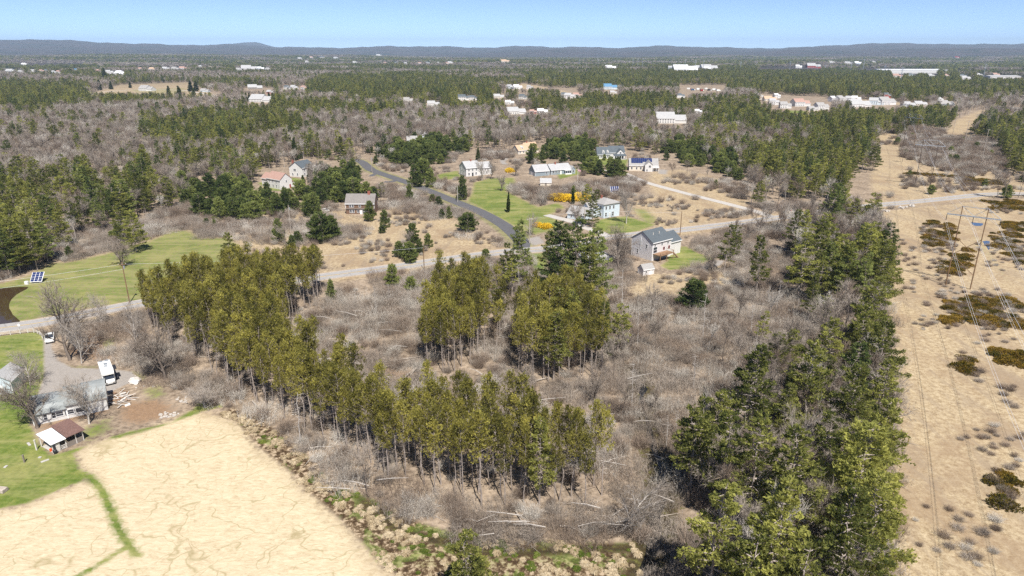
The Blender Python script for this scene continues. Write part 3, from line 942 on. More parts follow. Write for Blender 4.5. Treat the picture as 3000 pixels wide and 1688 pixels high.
def twigs_mesh(name, O, Dr, L, w, mat, rng):
    n = len(O)
    q = rng.normal(size=O.shape); q -= (q * Dr).sum(1, keepdims=True) * Dr
    q /= np.linalg.norm(q, axis=1, keepdims=True) + 1e-9
    w = np.broadcast_to(w, (n,))
    a = O - q * (w / 2)[:, None]; b = O + q * (w / 2)[:, None]
    bend = rng.normal(size=O.shape) * .08 * L[:, None]
    t = O + Dr * L[:, None] + bend
    V = np.stack([a, b, t], 1).reshape(-1, 3)
    T = np.repeat(rng.random(n), 3)
    return np_mesh(name, V, np.arange(len(V)).reshape(-1, 3), mat, {'tint': T})


def bare_tree(seed, h=14, spread=.42, mat='twig', bark='bark', ntw=1300, r=.17, first=.3, tw=.055, upw=.5, low=1.0):
    rng = np.random.default_rng(seed)
    segs = []; ends = []

    def grow(p, d, L, r, lev):
        k = (5 if low < 1 else 3) if lev == 0 else (3 if lev == 1 else 2)
        q = p.copy(); dd = d.copy(); rr = r
        for i in range(k):
            dd = dd + rng.normal(size=3) * .10 + np.array([0, 0, .05 * upw])
            dd /= np.linalg.norm(dd)
            q2 = q + dd * L / k
            r2 = max(.012, rr * (1 - .38 / k * 1.6))
            segs.append((q.copy(), q2.copy(), rr, r2))
            if lev >= 1: ends.append((q.copy(), q2.copy(), lev))
            if lev < 3 and (i > 0 or lev > 0 or low < 1):
                for _ in range(rng.integers(1, 3) + (1 if lev == 0 and low < 1 else 0)):
                    a = rng.random() * 6.28
                    e = np.cross(dd, [cos(a), sin(a), .3]); e /= np.linalg.norm(e) + 1e-9
                    nd = dd * (1 - spread * .55) + e * spread * rng.uniform(.8, 1.4) + np.array([0, 0, .22 * upw])
                    nd /= np.linalg.norm(nd)
                    grow(q2, nd, L * rng.uniform(.48, .72), r2 * .55, lev + 1)
            q = q2; rr = r2
        if lev < 2:
            for _ in range(2):
                e = rng.normal(size=3); nd = dd + e * spread * .6; nd /= np.linalg.norm(nd)
                grow(q, nd, L * .6, rr * .7, lev + 1)

    first_l = h * first * low
    segs.append((np.array([0, 0, -.3]), np.array([0, 0, first_l * .5]), r * 1.25, r))
    grow(np.array([0, 0, first_l * .5]), np.array([rng.normal() * .06, rng.normal() * .06, 1.0]), h * .55, r, 0)
    # thin the drawn branches to those with some thickness
    A = np.array([e[0] for e in ends]); B = np.array([e[1] for e in ends])
    zmax = max(B[:, 2].max(), 1)
    sc = h / zmax
    idx = rng.integers(0, len(A), ntw)
    s = rng.random(ntw)
    O = A[idx] + (B[idx] - A[idx]) * s[:, None]
    base = (B[idx] - A[idx]); base /= np.linalg.norm(base, axis=1, keepdims=True) + 1e-9
    Dr = base + rng.normal(size=(ntw, 3)) * .55 + np.array([0, 0, .25 * upw]); Dr /= np.linalg.norm(Dr, axis=1, keepdims=True)
    L = rng.uniform(.6, 1.9, ntw) * h / 14
    segs = [(a * sc, b * sc, c, d) for a, b, c, d in segs]
    return trunk_mesh('trunk', segs, M[bark], 4), twigs_mesh('crown', O * sc, Dr, L, tw, M[mat], rng)


def bare_shrub(seed, h=2.4, wid=3.6, mat='twig', n=330, w=.036):
    rng = np.random.default_rng(seed)
    th = rng.random(n) * 6.28; rad = np.sqrt(rng.random(n)) * wid * .30
    O = np.stack([np.cos(th) * rad, np.sin(th) * rad, np.full(n, -.05)], 1)
    Dr = np.stack([np.cos(th) * .55 * rad / (wid * .3) + rng.normal(size=n) * .3, np.sin(th) * .55 * rad / (wid * .3) + rng.normal(size=n) * .3, rng.uniform(.7, 1.2, n)], 1)
    Dr /= np.linalg.norm(Dr, axis=1, keepdims=True)
    L = h * rng.uniform(.55, 1.1, n)
    # side twigs
    k = n * 2
    i = rng.integers(0, n, k); s = rng.uniform(.35, .95, k)
    O2 = O[i] + Dr[i] * (L[i] * s)[:, None]
    D2 = Dr[i] + rng.normal(size=(k, 3)) * .55; D2 /= np.linalg.norm(D2, axis=1, keepdims=True)
    L2 = h * rng.uniform(.15, .42, k)
    return twigs_mesh('bare_shrub', np.vstack([O, O2]), np.vstack([Dr, D2]), np.concatenate([L, L2]), w, M[mat], rng)


def thicket(seed, size=7.0, n=620, hmax=3.8, mat='twig', w=.04):
    rng = np.random.default_rng(seed)
    x = rng.uniform(-size / 2, size / 2, n); y = rng.uniform(-size / 2, size / 2, n)
    hh = .6 + hmax * (.25 + .75 * (.5 + .5 * np.sin(x * 1.3 + seed) * np.cos(y * 1.1 + seed * 2))) * rng.random(n) ** .8
    O = np.stack([x, y, np.full(n, -.05)], 1)
    lean = rng.normal(size=2) * .12
    D = np.stack([rng.normal(size=n) * .28 + lean[0], rng.normal(size=n) * .28 + lean[1], np.ones(n)], 1); D /= np.linalg.norm(D, axis=1, keepdims=True)
    k = int(n * 2.2); i = rng.integers(0, n, k); s = rng.uniform(.3, .98, k)
    O2 = O[i] + D[i] * (hh[i] * s)[:, None]
    D2 = D[i] * .7 + rng.normal(size=(k, 3)) * .5; D2 /= np.linalg.norm(D2, axis=1, keepdims=True)
    # fallen stems
    f = 10
    O3 = np.stack([rng.uniform(-size / 2, size / 2, f), rng.uniform(-size / 2, size / 2, f), np.full(f, .25)], 1)
    a = rng.random(f) * 6.28; D3 = np.stack([np.cos(a), np.sin(a), np.full(f, .12)], 1)
    return twigs_mesh('thicket', np.vstack([O, O2, O3]), np.vstack([D, D2, D3]), np.concatenate([hh, rng.uniform(.3, 1.1, k), rng.uniform(1.5, 4, f)]), np.concatenate([np.full(n, w), np.full(k, w * .8), np.full(f, .12)]), M[mat], rng)


def dome(seed, r=2.0, h=1.0, n=420, mat='juniper', leaf=.35, flat=.6):
    rng = np.random.default_rng(seed)
    th = rng.random(n) * 6.28; rad = np.sqrt(rng.random(n))
    lob = 1 + .22 * np.sin(th * 3 + seed) + .12 * np.sin(th * 7 + seed * 2)
    z = h * np.sqrt(np.clip(1 - (rad * .92) ** 2, 0, 1)) * rng.uniform(flat, 1.08, n)
    C = np.stack([np.cos(th) * rad * r * lob, np.sin(th) * rad * r * lob, z], 1)
    D = np.stack([np.cos(th) * rad, np.sin(th) * rad, np.full(n, .8)], 1)
    V, F, T = leaf_tris(C, D, rng.uniform(.7, 1.3, n) * leaf, rng, .6, .6, 3)
    return np_mesh(mat, V, F, M[mat], {'tint': T})


def tussock(seed, r=.55, h=.6, n=90, mat='straw_blade'):
    rng = np.random.default_rng(seed)
    th = rng.random(n) * 6.28
    O = np.stack([np.cos(th) * .15 * r, np.sin(th) * .15 * r, np.zeros(n)], 1)
    mid = np.stack([np.cos(th) * r * rng.uniform(.3, .8, n), np.sin(th) * r * rng.uniform(.3, .8, n), h * rng.uniform(.5, 1.1, n)], 1)
    tip = mid + np.stack([np.cos(th) * r * .7, np.sin(th) * r * .7, -h * rng.uniform(.2, .8, n)], 1)
    q = np.stack([-np.sin(th), np.cos(th), np.zeros(n)], 1) * .10
    V = np.stack([O, mid - q, mid + q, tip], 1).reshape(-1, 3)
    b = np.arange(n)[:, None] * 4
    F = np.concatenate([np.concatenate([b, b + 2, b + 1], 1), np.concatenate([b + 1, b + 2, b + 3], 1)])
    return np_mesh('tussock', V, F, M[mat], {'tint': np.repeat(rng.random(n), 4)})


def snag(seed, h=11, droop=0.0):
    rng = np.random.default_rng(seed)
    segs, at = stem(h, .13, rng, .02, 5, .25)
    for _ in range(46 if droop else 26):
        z = rng.uniform(.25, .98) * h; a = rng.random() * 6.28
        l = (rng.uniform(.8, 2.2) if not droop else rng.uniform(1.5, 3.6)) * (1.15 - z / h * .6)
        o = at(z); m_ = o + np.array([cos(a) * l * .6, sin(a) * l * .6, .1 * l])
        tip = m_ + np.array([cos(a) * l * .5, sin(a) * l * .5, -droop * l])
        segs.append((o, m_, .035, .022)); segs.append((m_, tip, .022, .008))
    return trunk_mesh('trunk', segs, M['bark_pale'], 4)


# prototypes: lists of (trunk mesh or None, crown mesh)
PROTO = {
    'red_pine': [red_pine(s, 17, 3.1 + .3 * (s % 4), .44 + .04 * (s % 5)) for s in range(1, 10)],
    'white_pine': [white_pine(10, 20, 10.5, .18, power=.6), white_pine(11, 21, 9.0, .28, 1.35, gap=.3, power=.6), white_pine(12, 19, 11.5, .14, 1.15, power=.55), white_pine(13, 22, 9.6, .24, 1.3, power=.65), white_pine(14, 18, 8.6, .3, 1.4, gap=.32, power=.55), white_pine(15, 20, 12, .13, 1.1, power=.55), white_pine(16, 16, 6.5, .4, 1.1, gap=.35, power=.45), white_pine(17, 21, 9.5, .2, 1.2, mat='young_leaf', power=.65), white_pine(18, 20, 10, .18, 1.15, mat='young_leaf', power=.6)],
    'young_pine': [white_pine(20, 7, 6.2, .03, .55, 1.5, 'young_leaf', .38, .08, .12, .28, .60), white_pine(21, 7.5, 5.2, .02, .6, 1.5, 'young_leaf', .38, .08, .12, .3, .7), white_pine(22, 6.4, 6.6, .03, .5, 1.4, 'young_leaf', .38, .1, .12, .25, .5)],
    'spruce': [white_pine(30, 13, 5.0, .06, .6, 1.4, 'dark_leaf', .5, .05, .16, -.12, .95), white_pine(31, 14, 5.6, .05, .65, 1.4, 'dark_leaf', .52, .07, .16, -.1, .9)],
    'bare_tree': [bare_tree(40, 14), bare_tree(41, 15, .36), bare_tree(42, 13, .5), bare_tree(43, 14.5, .38), bare_tree(44, 13.5, .42, 'twig_red'), bare_tree(45, 14, .4, 'twig_pale', 'bark_pale', 900)],
    'old_tree': [bare_tree(50, 15, .66, 'twig', 'bark', 3200, .34, .16, .05, .6, .5), bare_tree(51, 16, .6, 'twig', 'bark_pale', 2800, .32, .16, .05, .65, .5)],
    'shrub': [(None, bare_shrub(60)), (None, bare_shrub(61, 2.2, 3.2)), (None, bare_shrub(62, 3.0, 2.8, 'twig_red')), (None, bare_shrub(63, 2.4, 3.0, 'twig_pale', 300)), (None, bare_shrub(64, 2.8, 3.4, 'twig_red'))],
    'thicket': [(None, thicket(65)), (None, thicket(66, mat='twig_red')), (None, thicket(67, hmax=2.4)), (None, thicket(68, mat='twig_pale', n=420, hmax=4.6)), (None, thicket(69, hmax=3.2))],
    'juniper': [(None, dome(70, 2.2, .9)), (None, dome(71, 1.8, .7)), (None, dome(72, 2.5, .8, 520))],
    'tussock': [(None, tussock(80)), (None, tussock(81, .7, .5)), (None, tussock(82, .5, .7)), (None, tussock(83, .5, .3, 60, 'moss'))],
    'snag': [(snag(90), None), (snag(91, 9), None), (snag(92, 12), None)],
    'yellow_shrub': [(None, dome(95, 2.4, 2.4, 900, 'yellow', .34, .1)), (None, dome(96, 2.1, 2.2, 800, 'yellow', .34, .1))],
}
HT = {'red_pine': 17, 'white_pine': 20, 'young_pine': 7, 'spruce': 13.5, 'bare_tree': 14, 'old_tree': 15, 'shrub': 2.6, 'thicket': 3.0, 'juniper': .9, 'tussock': .6, 'snag': 11, 'yellow_shrub': 2.4}

# ------------------------------------------------------------------ where plants grow (outlines of the ground they stand on)
PINE = [
    [(-100, 255), (150, 250), (250, 258), (285, 282), (240, 330), (60, 350), (-100, 340)],
    [(420, 385), (560, 362), (700, 345), (840, 352), (905, 378), (900, 410), (820, 430), (700, 450), (560, 452), (440, 440)],
    [(690, 318), (830, 300), (980, 325), (1160, 335), (1150, 352), (900, 350), (750, 345)],
    [(920, 245), (1100, 230), (1300, 228), (1480, 262), (1490, 300), (1480, 335), (1380, 350), (1250, 322), (1000, 308), (860, 285)],
    [(1560, 345), (1600, 310), (1750, 300), (1900, 298), (2045, 318), (2045, 352), (1900, 348), (1800, 338), (1680, 352)],
    [(1500, 222), (1800, 212), (2200, 210), (2600, 214), (2950, 236), (3100, 300), (2700, 296), (2500, 290), (2300, 282), (2000, 278), (1850, 270), (1760, 285), (1700, 262), (1550, 250)],
    [(-200, 178), (500, 174), (1050, 172), (1400, 196), (1250, 212), (1050, 205), (500, 205), (-200, 202)],
    [(2060, 385), (2055, 340), (2100, 326), (2250, 340), (2480, 345), (2620, 342), (2870, 350), (2868, 378), (2760, 392), (2600, 392), (2575, 400), (2540, 430), (2440, 440), (2300, 400), (2180, 396)],
    [(2840, 440), (2880, 388), (2930, 372), (3100, 360), (3300, 420), (3200, 520), (3000, 520), (2930, 500), (2890, 470)],
    [(2190, 470), (2330, 440), (2440, 440), (2560, 430), (2550, 520), (2570, 560), (2540, 605), (2440, 612), (2420, 590), (2330, 600), (2300, 570), (2230, 560), (2200, 540), (2170, 510)],
    [(-200, 560), (0, 560), (110, 590), (150, 700), (140, 765), (0, 830), (-200, 840)],
    [(340, 540), (430, 520), (470, 560), (440, 690), (330, 715), (280, 690), (300, 600)],
]
MIX = [
    [(0, 560), (200, 540), (420, 480), (560, 450), (860, 480), (930, 560), (850, 590), (700, 570), (560, 600), (440, 700), (300, 740), (150, 770), (0, 830)],
    [(1900, 420), (2060, 380), (2200, 390), (2440, 440), (2200, 470), (2180, 530), (2080, 500), (1960, 480)],
    [(2280, 790), (2330, 700), (2560, 640), (2585, 720), (2575, 1000), (2585, 1300), (2590, 1700), (2600, 1960), (1980, 1960), (1985, 1640), (2030, 1500), (2000, 1380), (2120, 1290), (2250, 1100), (2380, 1020), (2380, 960), (2310, 880)],
    [(1960, 600), (2150, 670), (2280, 660), (2560, 640), (2500, 700), (2330, 720), (2160, 720), (2120, 680)],
    [(2100, 200), (2400, 200), (2400, 212), (2100, 212)],
]
DEC = [
    [(-300, 350), (3100, 350), (3100, 420), (2000, 430), (1900, 450), (1740, 440), (1500, 425), (1240, 440), (1060, 470), (900, 480), (560, 470), (420, 500), (0, 580), (-300, 600)],
    [(-300, 205), (3100, 205), (3200, 350), (-300, 350)],
    [(-500, 100), (3500, 100), (3500, 206), (-500, 206)],
    [(1940, 470), (2080, 500), (2180, 530), (2230, 560), (2260, 600), (2200, 610), (2180, 545), (2060, 505)],
]
YOUNG = [
    [(520, 560), (720, 555), (860, 585), (955, 560), (960, 600), (945, 640), (860, 638), (700, 655), (600, 670), (560, 640)],
    [(960, 520), (1060, 500), (1080, 540), (1100, 580), (1060, 610), (960, 600), (930, 560)],
    [(1110, 460), (1200, 425), (1300, 420), (1370, 440), (1370, 470), (1300, 488), (1180, 492)],
    [(1590, 438), (1740, 430), (1740, 458), (1700, 478), (1640, 482), (1590, 466)],
    [(1935, 440), (2000, 425), (2060, 440), (2060, 490), (1990, 488), (1950, 478)],
    [(2080, 480), (2150, 470), (2170, 530), (2110, 525)],
    [(1700, 486), (1790, 484), (1830, 500), (1890, 520), (1880, 535), (1790, 520), (1720, 512)],
]
BRUSH = [
    [(130, 762), (250, 700), (430, 640), (560, 600), (600, 650), (700, 665), (960, 640), (990, 610), (1100, 600), (1120, 650), (1060, 690), (980, 710), (850, 725), (760, 715), (650, 690), (560, 668), (500, 672), (400, 712), (290, 745), (190, 764)],
    [(1100, 560), (1190, 540), (1300, 585), (1400, 640), (1450, 660), (1440, 700), (1370, 700), (1270, 650), (1160, 610)],
    [(1200, 500), (1260, 520), (1360, 560), (1390, 600), (1340, 590), (1220, 545)],
    [(1520, 545), (1620, 525), (1740, 540), (1830, 520), (1900, 510), (1900, 560), (1840, 580), (1700, 560), (1640, 590), (1580, 602), (1510, 575), (1490, 560)],
    [(2050, 530), (2170, 545), (2200, 590), (2120, 575)],
    [(980, 800), (1260, 790), (1290, 880), (1260, 930), (1240, 1090), (1330, 1110), (1500, 1140), (1640, 1130), (1800, 1120), (1820, 1000), (1800, 920), (1900, 880), (2010, 870), (2130, 850), (2230, 850), (2320, 900), (2380, 960), (2380, 1020), (2250, 1100), (2120, 1290), (2000, 1380), (2030, 1500), (1985, 1640), (1980, 1900), (1890, 1900), (1890, 1600), (1800, 1590), (1420, 1575), (1290, 1545), (1200, 1515), (1100, 1460), (1000, 1425), (900, 1340), (870, 1260), (960, 1290), (1050, 1340), (1150, 1400), (1250, 1440), (1400, 1465), (1600, 1475), (1750, 1465), (1790, 1430), (1640, 1390), (1450, 1290), (1280, 1320), (1130, 1300), (1000, 1170), (900, 1110), (850, 1050), (880, 930), (970, 900)],
    [(2110, 680), (2170, 690), (2320, 720), (2320, 880), (2160, 830), (2110, 790), (2190, 770)],
    [(2030, 735), (2110, 680), (2180, 760), (2110, 750)],
    [(500, 1060), (560, 1070), (640, 1130), (740, 1200), (820, 1245), (900, 1300), (880, 1350), (800, 1250), (700, 1205), (560, 1170), (500, 1130)],
    [(2640, 395), (2740, 400), (2900, 410), (2960, 490), (2850, 520), (2760, 500), (2640, 460), (2640, 430)],
    [(2570, 372), (2640, 375), (2780, 385), (2760, 392), (2600, 392)],
    [(160, 1050), (290, 1060), (330, 960), (260, 940), (200, 1000)],
    [(330, 960), (420, 960), (500, 1010), (500, 1060), (430, 1080), (340, 1040)],
    [(2160, 295), (2450, 300), (2550, 308), (2450, 318), (2200, 312)],
    [(1300, 455), (1440, 445), (1500, 450), (1500, 462), (1300, 480)],
    [(1700, 560), (1780, 550), (1830, 560), (1800, 580), (1720, 585)],
]
RED = [
    [(412, 948), (560, 902), (700, 872), (830, 855), (968, 842), (975, 880), (905, 905), (850, 960), (845, 1050), (900, 1130), (1000, 1160), (1070, 1240), (1130, 1285), (1280, 1302), (1400, 1292), (1460, 1275), (1620, 1370), (1790, 1420), (1780, 1480), (1600, 1498), (1400, 1490), (1250, 1465), (1150, 1420), (1050, 1360), (960, 1305), (850, 1245), (740, 1192), (640, 1120), (560, 1058), (480, 1012), (430, 985)],
    [(1290, 885), (1400, 872), (1440, 900), (1425, 1000), (1418, 1055), (1350, 1090), (1290, 1108), (1240, 1090), (1245, 1000), (1270, 930)],
    [(1500, 1010), (1560, 960), (1680, 940), (1760, 1000), (1780, 1090), (1760, 1115), (1640, 1120), (1560, 1130), (1510, 1120), (1490, 1080)],
    [(1020, 852), (1100, 842), (1115, 872), (1035, 888)],
]
SCRUB = [MEADOW, EAST_FIELD, REAR_FIELD, CORRIDOR_N,
         [(950, 470), (1240, 440), (1500, 440), (1700, 440), (1900, 450), (2180, 520), (2200, 620), (1900, 680), (1600, 720), (1500, 690), (1250, 580), (1080, 500)]]
OPEN = [LAWN_WEST, LAWN_SW, LAWN_MID, LAWN_HIP, LAWN_GREY, STRAW_FIELD, MARSH, CORRIDOR_S, CORRIDOR_FAR, GRAVEL, POND] + LAWN_SMALL + FIELD_FAR + [
    [(-200, 990), (130, 975), (330, 1045), (420, 1100), (560, 1165), (600, 1200), (262, 1345), (-200, 1450)],
    [(2640, 425), (2560, 425), (2570, 560), (2640, 580)],
    # clearings round the houses
    [(1400, 440), (1400, 535), (1340, 525), (1335, 460)], [(1480, 505), (1700, 495), (1700, 545), (1560, 560), (1480, 535)],
    [(1580, 630), (1830, 625), (1850, 665), (1790, 695), (1700, 665), (1600, 640)], [(1840, 720), (2020, 700), (2060, 780), (1900, 830), (1840, 800)],
    [(990, 600), (1110, 600), (1110, 665), (990, 665)], [(755, 500), (850, 490), (910, 500), (905, 545), (850, 575), (750, 570)],
    [(1500, 428), (1600, 424), (1600, 455), (1500, 470)], [(1735, 440), (1850, 436), (1850, 480), (1730, 480)], [(1815, 480), (1990, 470), (1960, 530), (1820, 520)],
    [(2220, 275), (2430, 285), (2430, 330), (2220, 330)], [(1985, 250), (2130, 250), (2130, 275), (1985, 275)],
]
# patches of the photograph that tall plants in front must not hide
CLEAR = [(858, 470, 896, 522), (800, 500, 862, 556), (1010, 566, 1100, 612), (1345, 474, 1445, 516), (1563, 474, 1684, 514), (1510, 420, 1586, 450), (1750, 424, 1832, 466), (1828, 460, 1926, 508), (1742, 580, 1816, 640), (1866, 676, 2004, 790), (1875, 770, 1915, 808),
         (0, 950, 410, 1010), (1400, 540, 1500, 640), (2020, 540, 2130, 620), (1880, 510, 2040, 570), (970, 800, 1110, 830), (2580, 560, 3000, 600), (880, 470, 1000, 470), (2500, 430, 2580, 560), (1930, 660, 2040, 690), (1265, 570, 1480, 690), (1060, 470, 1190, 530),
         (2260, 285, 2430, 324), (2500, 285, 2625, 316), (1990, 253, 2115, 272), (405, 248, 465, 266), (735, 280, 785, 300), (715, 242, 800, 268), (1350, 278, 1395, 294), (1520, 276, 1545, 290), (1495, 318, 1535, 336), (1930, 345, 2003, 364), (1770, 248, 1805, 272), (2610, 200, 2745, 216), (2330, 190, 2405, 205)]
FAR = [
    (425, 267, 26, -12, 'white two-part house standing in the far green hay field', 'white_wall', 'roof_grey', 5.2), (598, 270, 15, -8, 'small pale house behind the spruces of the hay field', 'ltblue_wall', 'roof_grey', 3),
    (748, 262, 26, 20, 'grey barn-like house with wide pale roof above the hay field lane', 'old_wall', 'roof_ltgrey', 4), (790, 274, 14, -20, 'low red and white house behind the leafless trees', 'red_wall', 'roof_ltgrey', 3), (760, 300, 32, -10, 'white house and low wing between dark spruces', 'white_wall', 'roof_ltgrey', 4.6),
    (730, 207, 50, 15, 'large pale house on the far rise', 'white_wall', 'roof_ltgrey', 8), (346, 222, 34, -25, 'bright white barn at the far wood edge', 'white_wall', 'roof_white', 7), (320, 216, 22, 20, 'white house left of the bright barn', 'white_wall', 'roof_ltgrey', 6),
    (412, 206, 22, 5, 'leftmost house of the distant white hamlet', 'white_wall', 'roof_brown', 6), (445, 207, 26, -10, 'second house of the distant white hamlet', 'cream_wall', 'roof_tan', 6), (486, 206, 26, 8, 'third house of the distant white hamlet', 'white_wall', 'roof_ltgrey', 7), (512, 207, 26, -8, 'fourth house of the distant white hamlet', 'white_wall', 'roof_grey', 7), (537, 206, 28, 6, 'rightmost house of the distant white hamlet', 'white_wall', 'roof_brown', 7), (588, 199, 20, 10, 'lone white house right of the distant hamlet', 'white_wall', 'roof_ltgrey', 7),
    (30, 212, 34, 5, 'pale house at the far left wood edge', 'ltblue_wall', 'roof_ltgrey', 5), (60, 214, 24, -12, 'second pale house at the far left wood edge', 'white_wall', 'roof_grey', 5), (70, 191, 30, 0, 'far white shed at the upper left', 'white_wall', 'roof_white', 5), (288, 212, 14, 0, 'dark red house at the far wood edge', 'red_wall', 'roof_brown', 6), (222, 207, 16, 0, 'small teal-roofed house at the far left wood edge', 'white_wall', 'blue_sheet', 4),
    (1360, 294, 18, 8, 'white gabled house with dark roof left of the road cut', 'white_wall', 'roof_slate', 4.8), (1385, 294, 12, -12, 'small white house with slate roof beside its neighbour', 'white_wall', 'roof_slate', 4.6), (1462, 288, 16, 10, 'grey-roofed house among the far bare trees', 'cream_wall', 'roof_ltgrey', 3.2), (1530, 291, 13, -28, 'lone white gabled house with dark roof in the centre distance', 'white_wall', 'roof_slate', 4.8),
    (1515, 335, 22, 15, 'wide pale-roofed house at the edge of the grey woods', 'white_wall', 'roof_ltgrey', 3.6), (1493, 306, 12, 0, 'tiny bright shed behind the pines', 'white_wall', 'roof_white', 3), (1562, 333, 8, 0, 'small reddish shed right of the wide house', 'red_wall', 'roof_brown', 3), (1590, 332, 12, 5, 'low white shed under the pines', 'white_wall', 'roof_white', 2.8), (1270, 312, 16, 5, 'white house half hidden by far pines', 'white_wall', 'roof_ltgrey', 4), (1195, 300, 14, -5, 'small white house deep in the bare trees', 'white_wall', 'roof_grey', 4),
    (1788, 262, 28, 5, 'long house with bright blue roof above the pines', 'ltblue_wall', 'blue_sheet', 5), (1798, 276, 12, 5, 'low cream shed below the blue-roofed house', 'cream_wall', 'roof_ltgrey', 3.4), (1967, 362, 30, -3, 'long white house with rows of windows at the wood edge', 'white_wall', 'roof_ltgrey', 5), (1995, 287, 14, 15, 'pale house left of the lorry yard', 'white_wall', 'roof_slate', 4),
    (2268, 308, 13, -8, 'first white house of the far row', 'white_wall', 'roof_ltgrey', 6), (2302, 318, 14, -6, 'second white house of the far row', 'white_wall', 'roof_grey', 5.6), (2352, 312, 22, 8, 'cream house with brown hip-like roof in the far row', 'white_wall', 'roof_brown', 5.6), (2412, 322, 16, 10, 'rightmost white house of the far row', 'white_wall', 'roof_grey', 5.6), (2384, 324, 12, 5, 'low garage beside the rightmost house of the far row', 'white_wall', 'roof_grey', 2.8), (2258, 296, 18, 0, 'red-roofed low building behind the far row', 'cream_wall', 'roof_tan', 3.2), (2278, 288, 10, 10, 'small white tower-like house behind the far row', 'white_wall', 'roof_white', 5),
    (2525, 314, 30, 12, 'pale grey house at the left of the east settlement', 'grey_wall', 'roof_ltgrey', 4), (2566, 308, 18, -25, 'tall grey gabled house in the east settlement', 'ltblue_wall', 'roof_ltgrey', 6), (2604, 308, 24, 15, 'two-part grey house in the middle of the east settlement', 'grey_wall', 'roof_grey', 6), (2600, 288, 11, 0, 'small house with dark green roof and red wall', 'red_wall', 'roof_slate', 6), (2662, 312, 16, -15, 'low pale blue house in the east settlement', 'ltblue_wall', 'roof_ltgrey', 3), (2700, 310, 16, 0, 'long low pale shed of the east settlement', 'cream_wall', 'roof_ltgrey', 2.8), (2776, 310, 20, 4, 'low blue house at the right of the east settlement', 'blue_wall', 'roof_grey', 3), (2755, 300, 10, 10, 'white house behind the blue low house', 'white_wall', 'roof_ltgrey', 5),
    (2046, 334, 9, 0, 'tiny white shed at the left rim of the dense pines', 'white_wall', 'roof_white', 3.4), (2830, 234, 26, 0, 'pale building on the far right flat', 'white_wall', 'roof_ltgrey', 5), (1790, 203, 40, 4, 'far white building left of the red barn', 'white_wall', 'roof_white', 7), (2080, 203, 60, 2, 'distant long grey building on the flat', 'grey_wall', 'roof_ltgrey', 6), (2010, 208, 80, 0, 'distant low white shed on the flat', 'white_wall', 'roof_white', 5), (2340, 200, 26, -10, 'bright white gabled shed left of the red barn', 'white_wall', 'roof_white', 9), (2385, 200, 55, -8, 'red barn with pale roof on the far green flat', 'red_wall', 'roof_ltgrey', 10),
    (1110, 161, 60, 0, 'tiny white farm in the hazy distance', 'white_wall', 'roof_white', 9), (1040, 186, 26, 0, 'far pale house above the long pine belt', 'white_wall', 'roof_ltgrey', 7), (1320, 187, 30, 0, 'far pale house with yellow tree beside it', 'cream_wall', 'roof_ltgrey', 6), (1480, 183, 60, 0, 'far sandy building at the gravel works', 'cream_wall', 'roof_tan', 7), (900, 184, 24, 0, 'small far white house in the upper woods', 'white_wall', 'roof_ltgrey', 7), (2806, 171, 40, 0, 'tiny red-roofed farm on the right hillside', 'white_wall', 'car_red', 8), (1218, 428, 13, 12, 'grey gabled house deep in the bare trees above the young pines', 'ltblue_wall', 'roof_grey', 4.8), (1250, 410, 11, -6, 'pale roof half hidden in the bare woods', 'ltblue_wall', 'roof_ltgrey', 4),
]
_w = ['white_wall', 'white_wall', 'cream_wall', 'ltblue_wall', 'white_wall', 'grey_wall']; _r = ['roof_ltgrey', 'roof_grey', 'roof_brown', 'roof_ltgrey', 'roof_slate', 'roof_white']
_n = ['first', 'second', 'third', 'fourth', 'fifth', 'sixth', 'seventh', 'eighth', 'ninth', 'tenth', 'eleventh', 'twelfth']
for _k, (x0, x1, yy, n, wd, where) in enumerate(((95, 175, 213, 5, 18, 'at the upper left wood edge'), (690, 800, 205, 4, 22, 'near the large pale house on the rise'), (1120, 1330, 187, 7, 22, 'above the long pine belt'), (1960, 2080, 204, 5, 30, 'on the distant flat'), (1640, 1700, 288, 3, 13, 'below the far yellow trees'),
                                                  (2440, 2520, 300, 4, 15, 'left of the east settlement'), (860, 1000, 172, 4, 34, 'in the hazy left distance'), (2420, 2580, 187, 4, 34, 'on the right hillside foot'), (2600, 2950, 226, 7, 22, 'among the pines below the warehouse'), (1480, 1560, 262, 3, 14, 'beside the far road cut'), (820, 900, 262, 3, 15, 'right of the hay field lane'))):
    for i in range(n):
        FAR.append((x0 + (x1 - x0) * (i + .5) / n + random.uniform(-6, 6), yy + random.uniform(-2.5, 2.5), wd * random.uniform(.75, 1.2), random.uniform(-30, 30), f"{_n[i]} small far house from the left {where}", _w[(i + _k) % 6], _r[(i * 2 + _k) % 6], 4.5 + wd * .06))
FARCLEAR = []
for a in FAR:
    if 400 < a[1] < 440: continue
    p = cast(a[0], a[1]); d = float(proj(p.x, p.y, p.z)[2])
    k = 2000 / d
    FARCLEAR.append((a[0] - a[2] * .5 * k, a[1] - (a[7] if len(a) > 7 else 4.6) * 1.5 * k, a[0] + a[2] * .5 * k, a[1] - .5))
FARCLEAR += [(2500, 196, 2740, 213), (2880, 222, 3000, 231), (270, 250, 640, 290), (2220, 198, 2400, 206), (1990, 255, 2120, 270), (1490, 248, 1690, 268)]
NEARROAD = [(CREEK, .9), (smooth_line(W([(2070, 1130), (2078, 1200), (2068, 1300)]), 3), 2.6), (ROAD, 8.0), (SIDE, 7.0), (LANE, 5.0), (DRIVE, 5.0), (smooth_line(W(FARLANE_PX), 14), 9.0)]

KL = {'open': 0, 'dec': 1, 'mix': 2, 'pine': 3, 'young': 4, 'brush': 5, 'red': 6, 'scrub': 7}


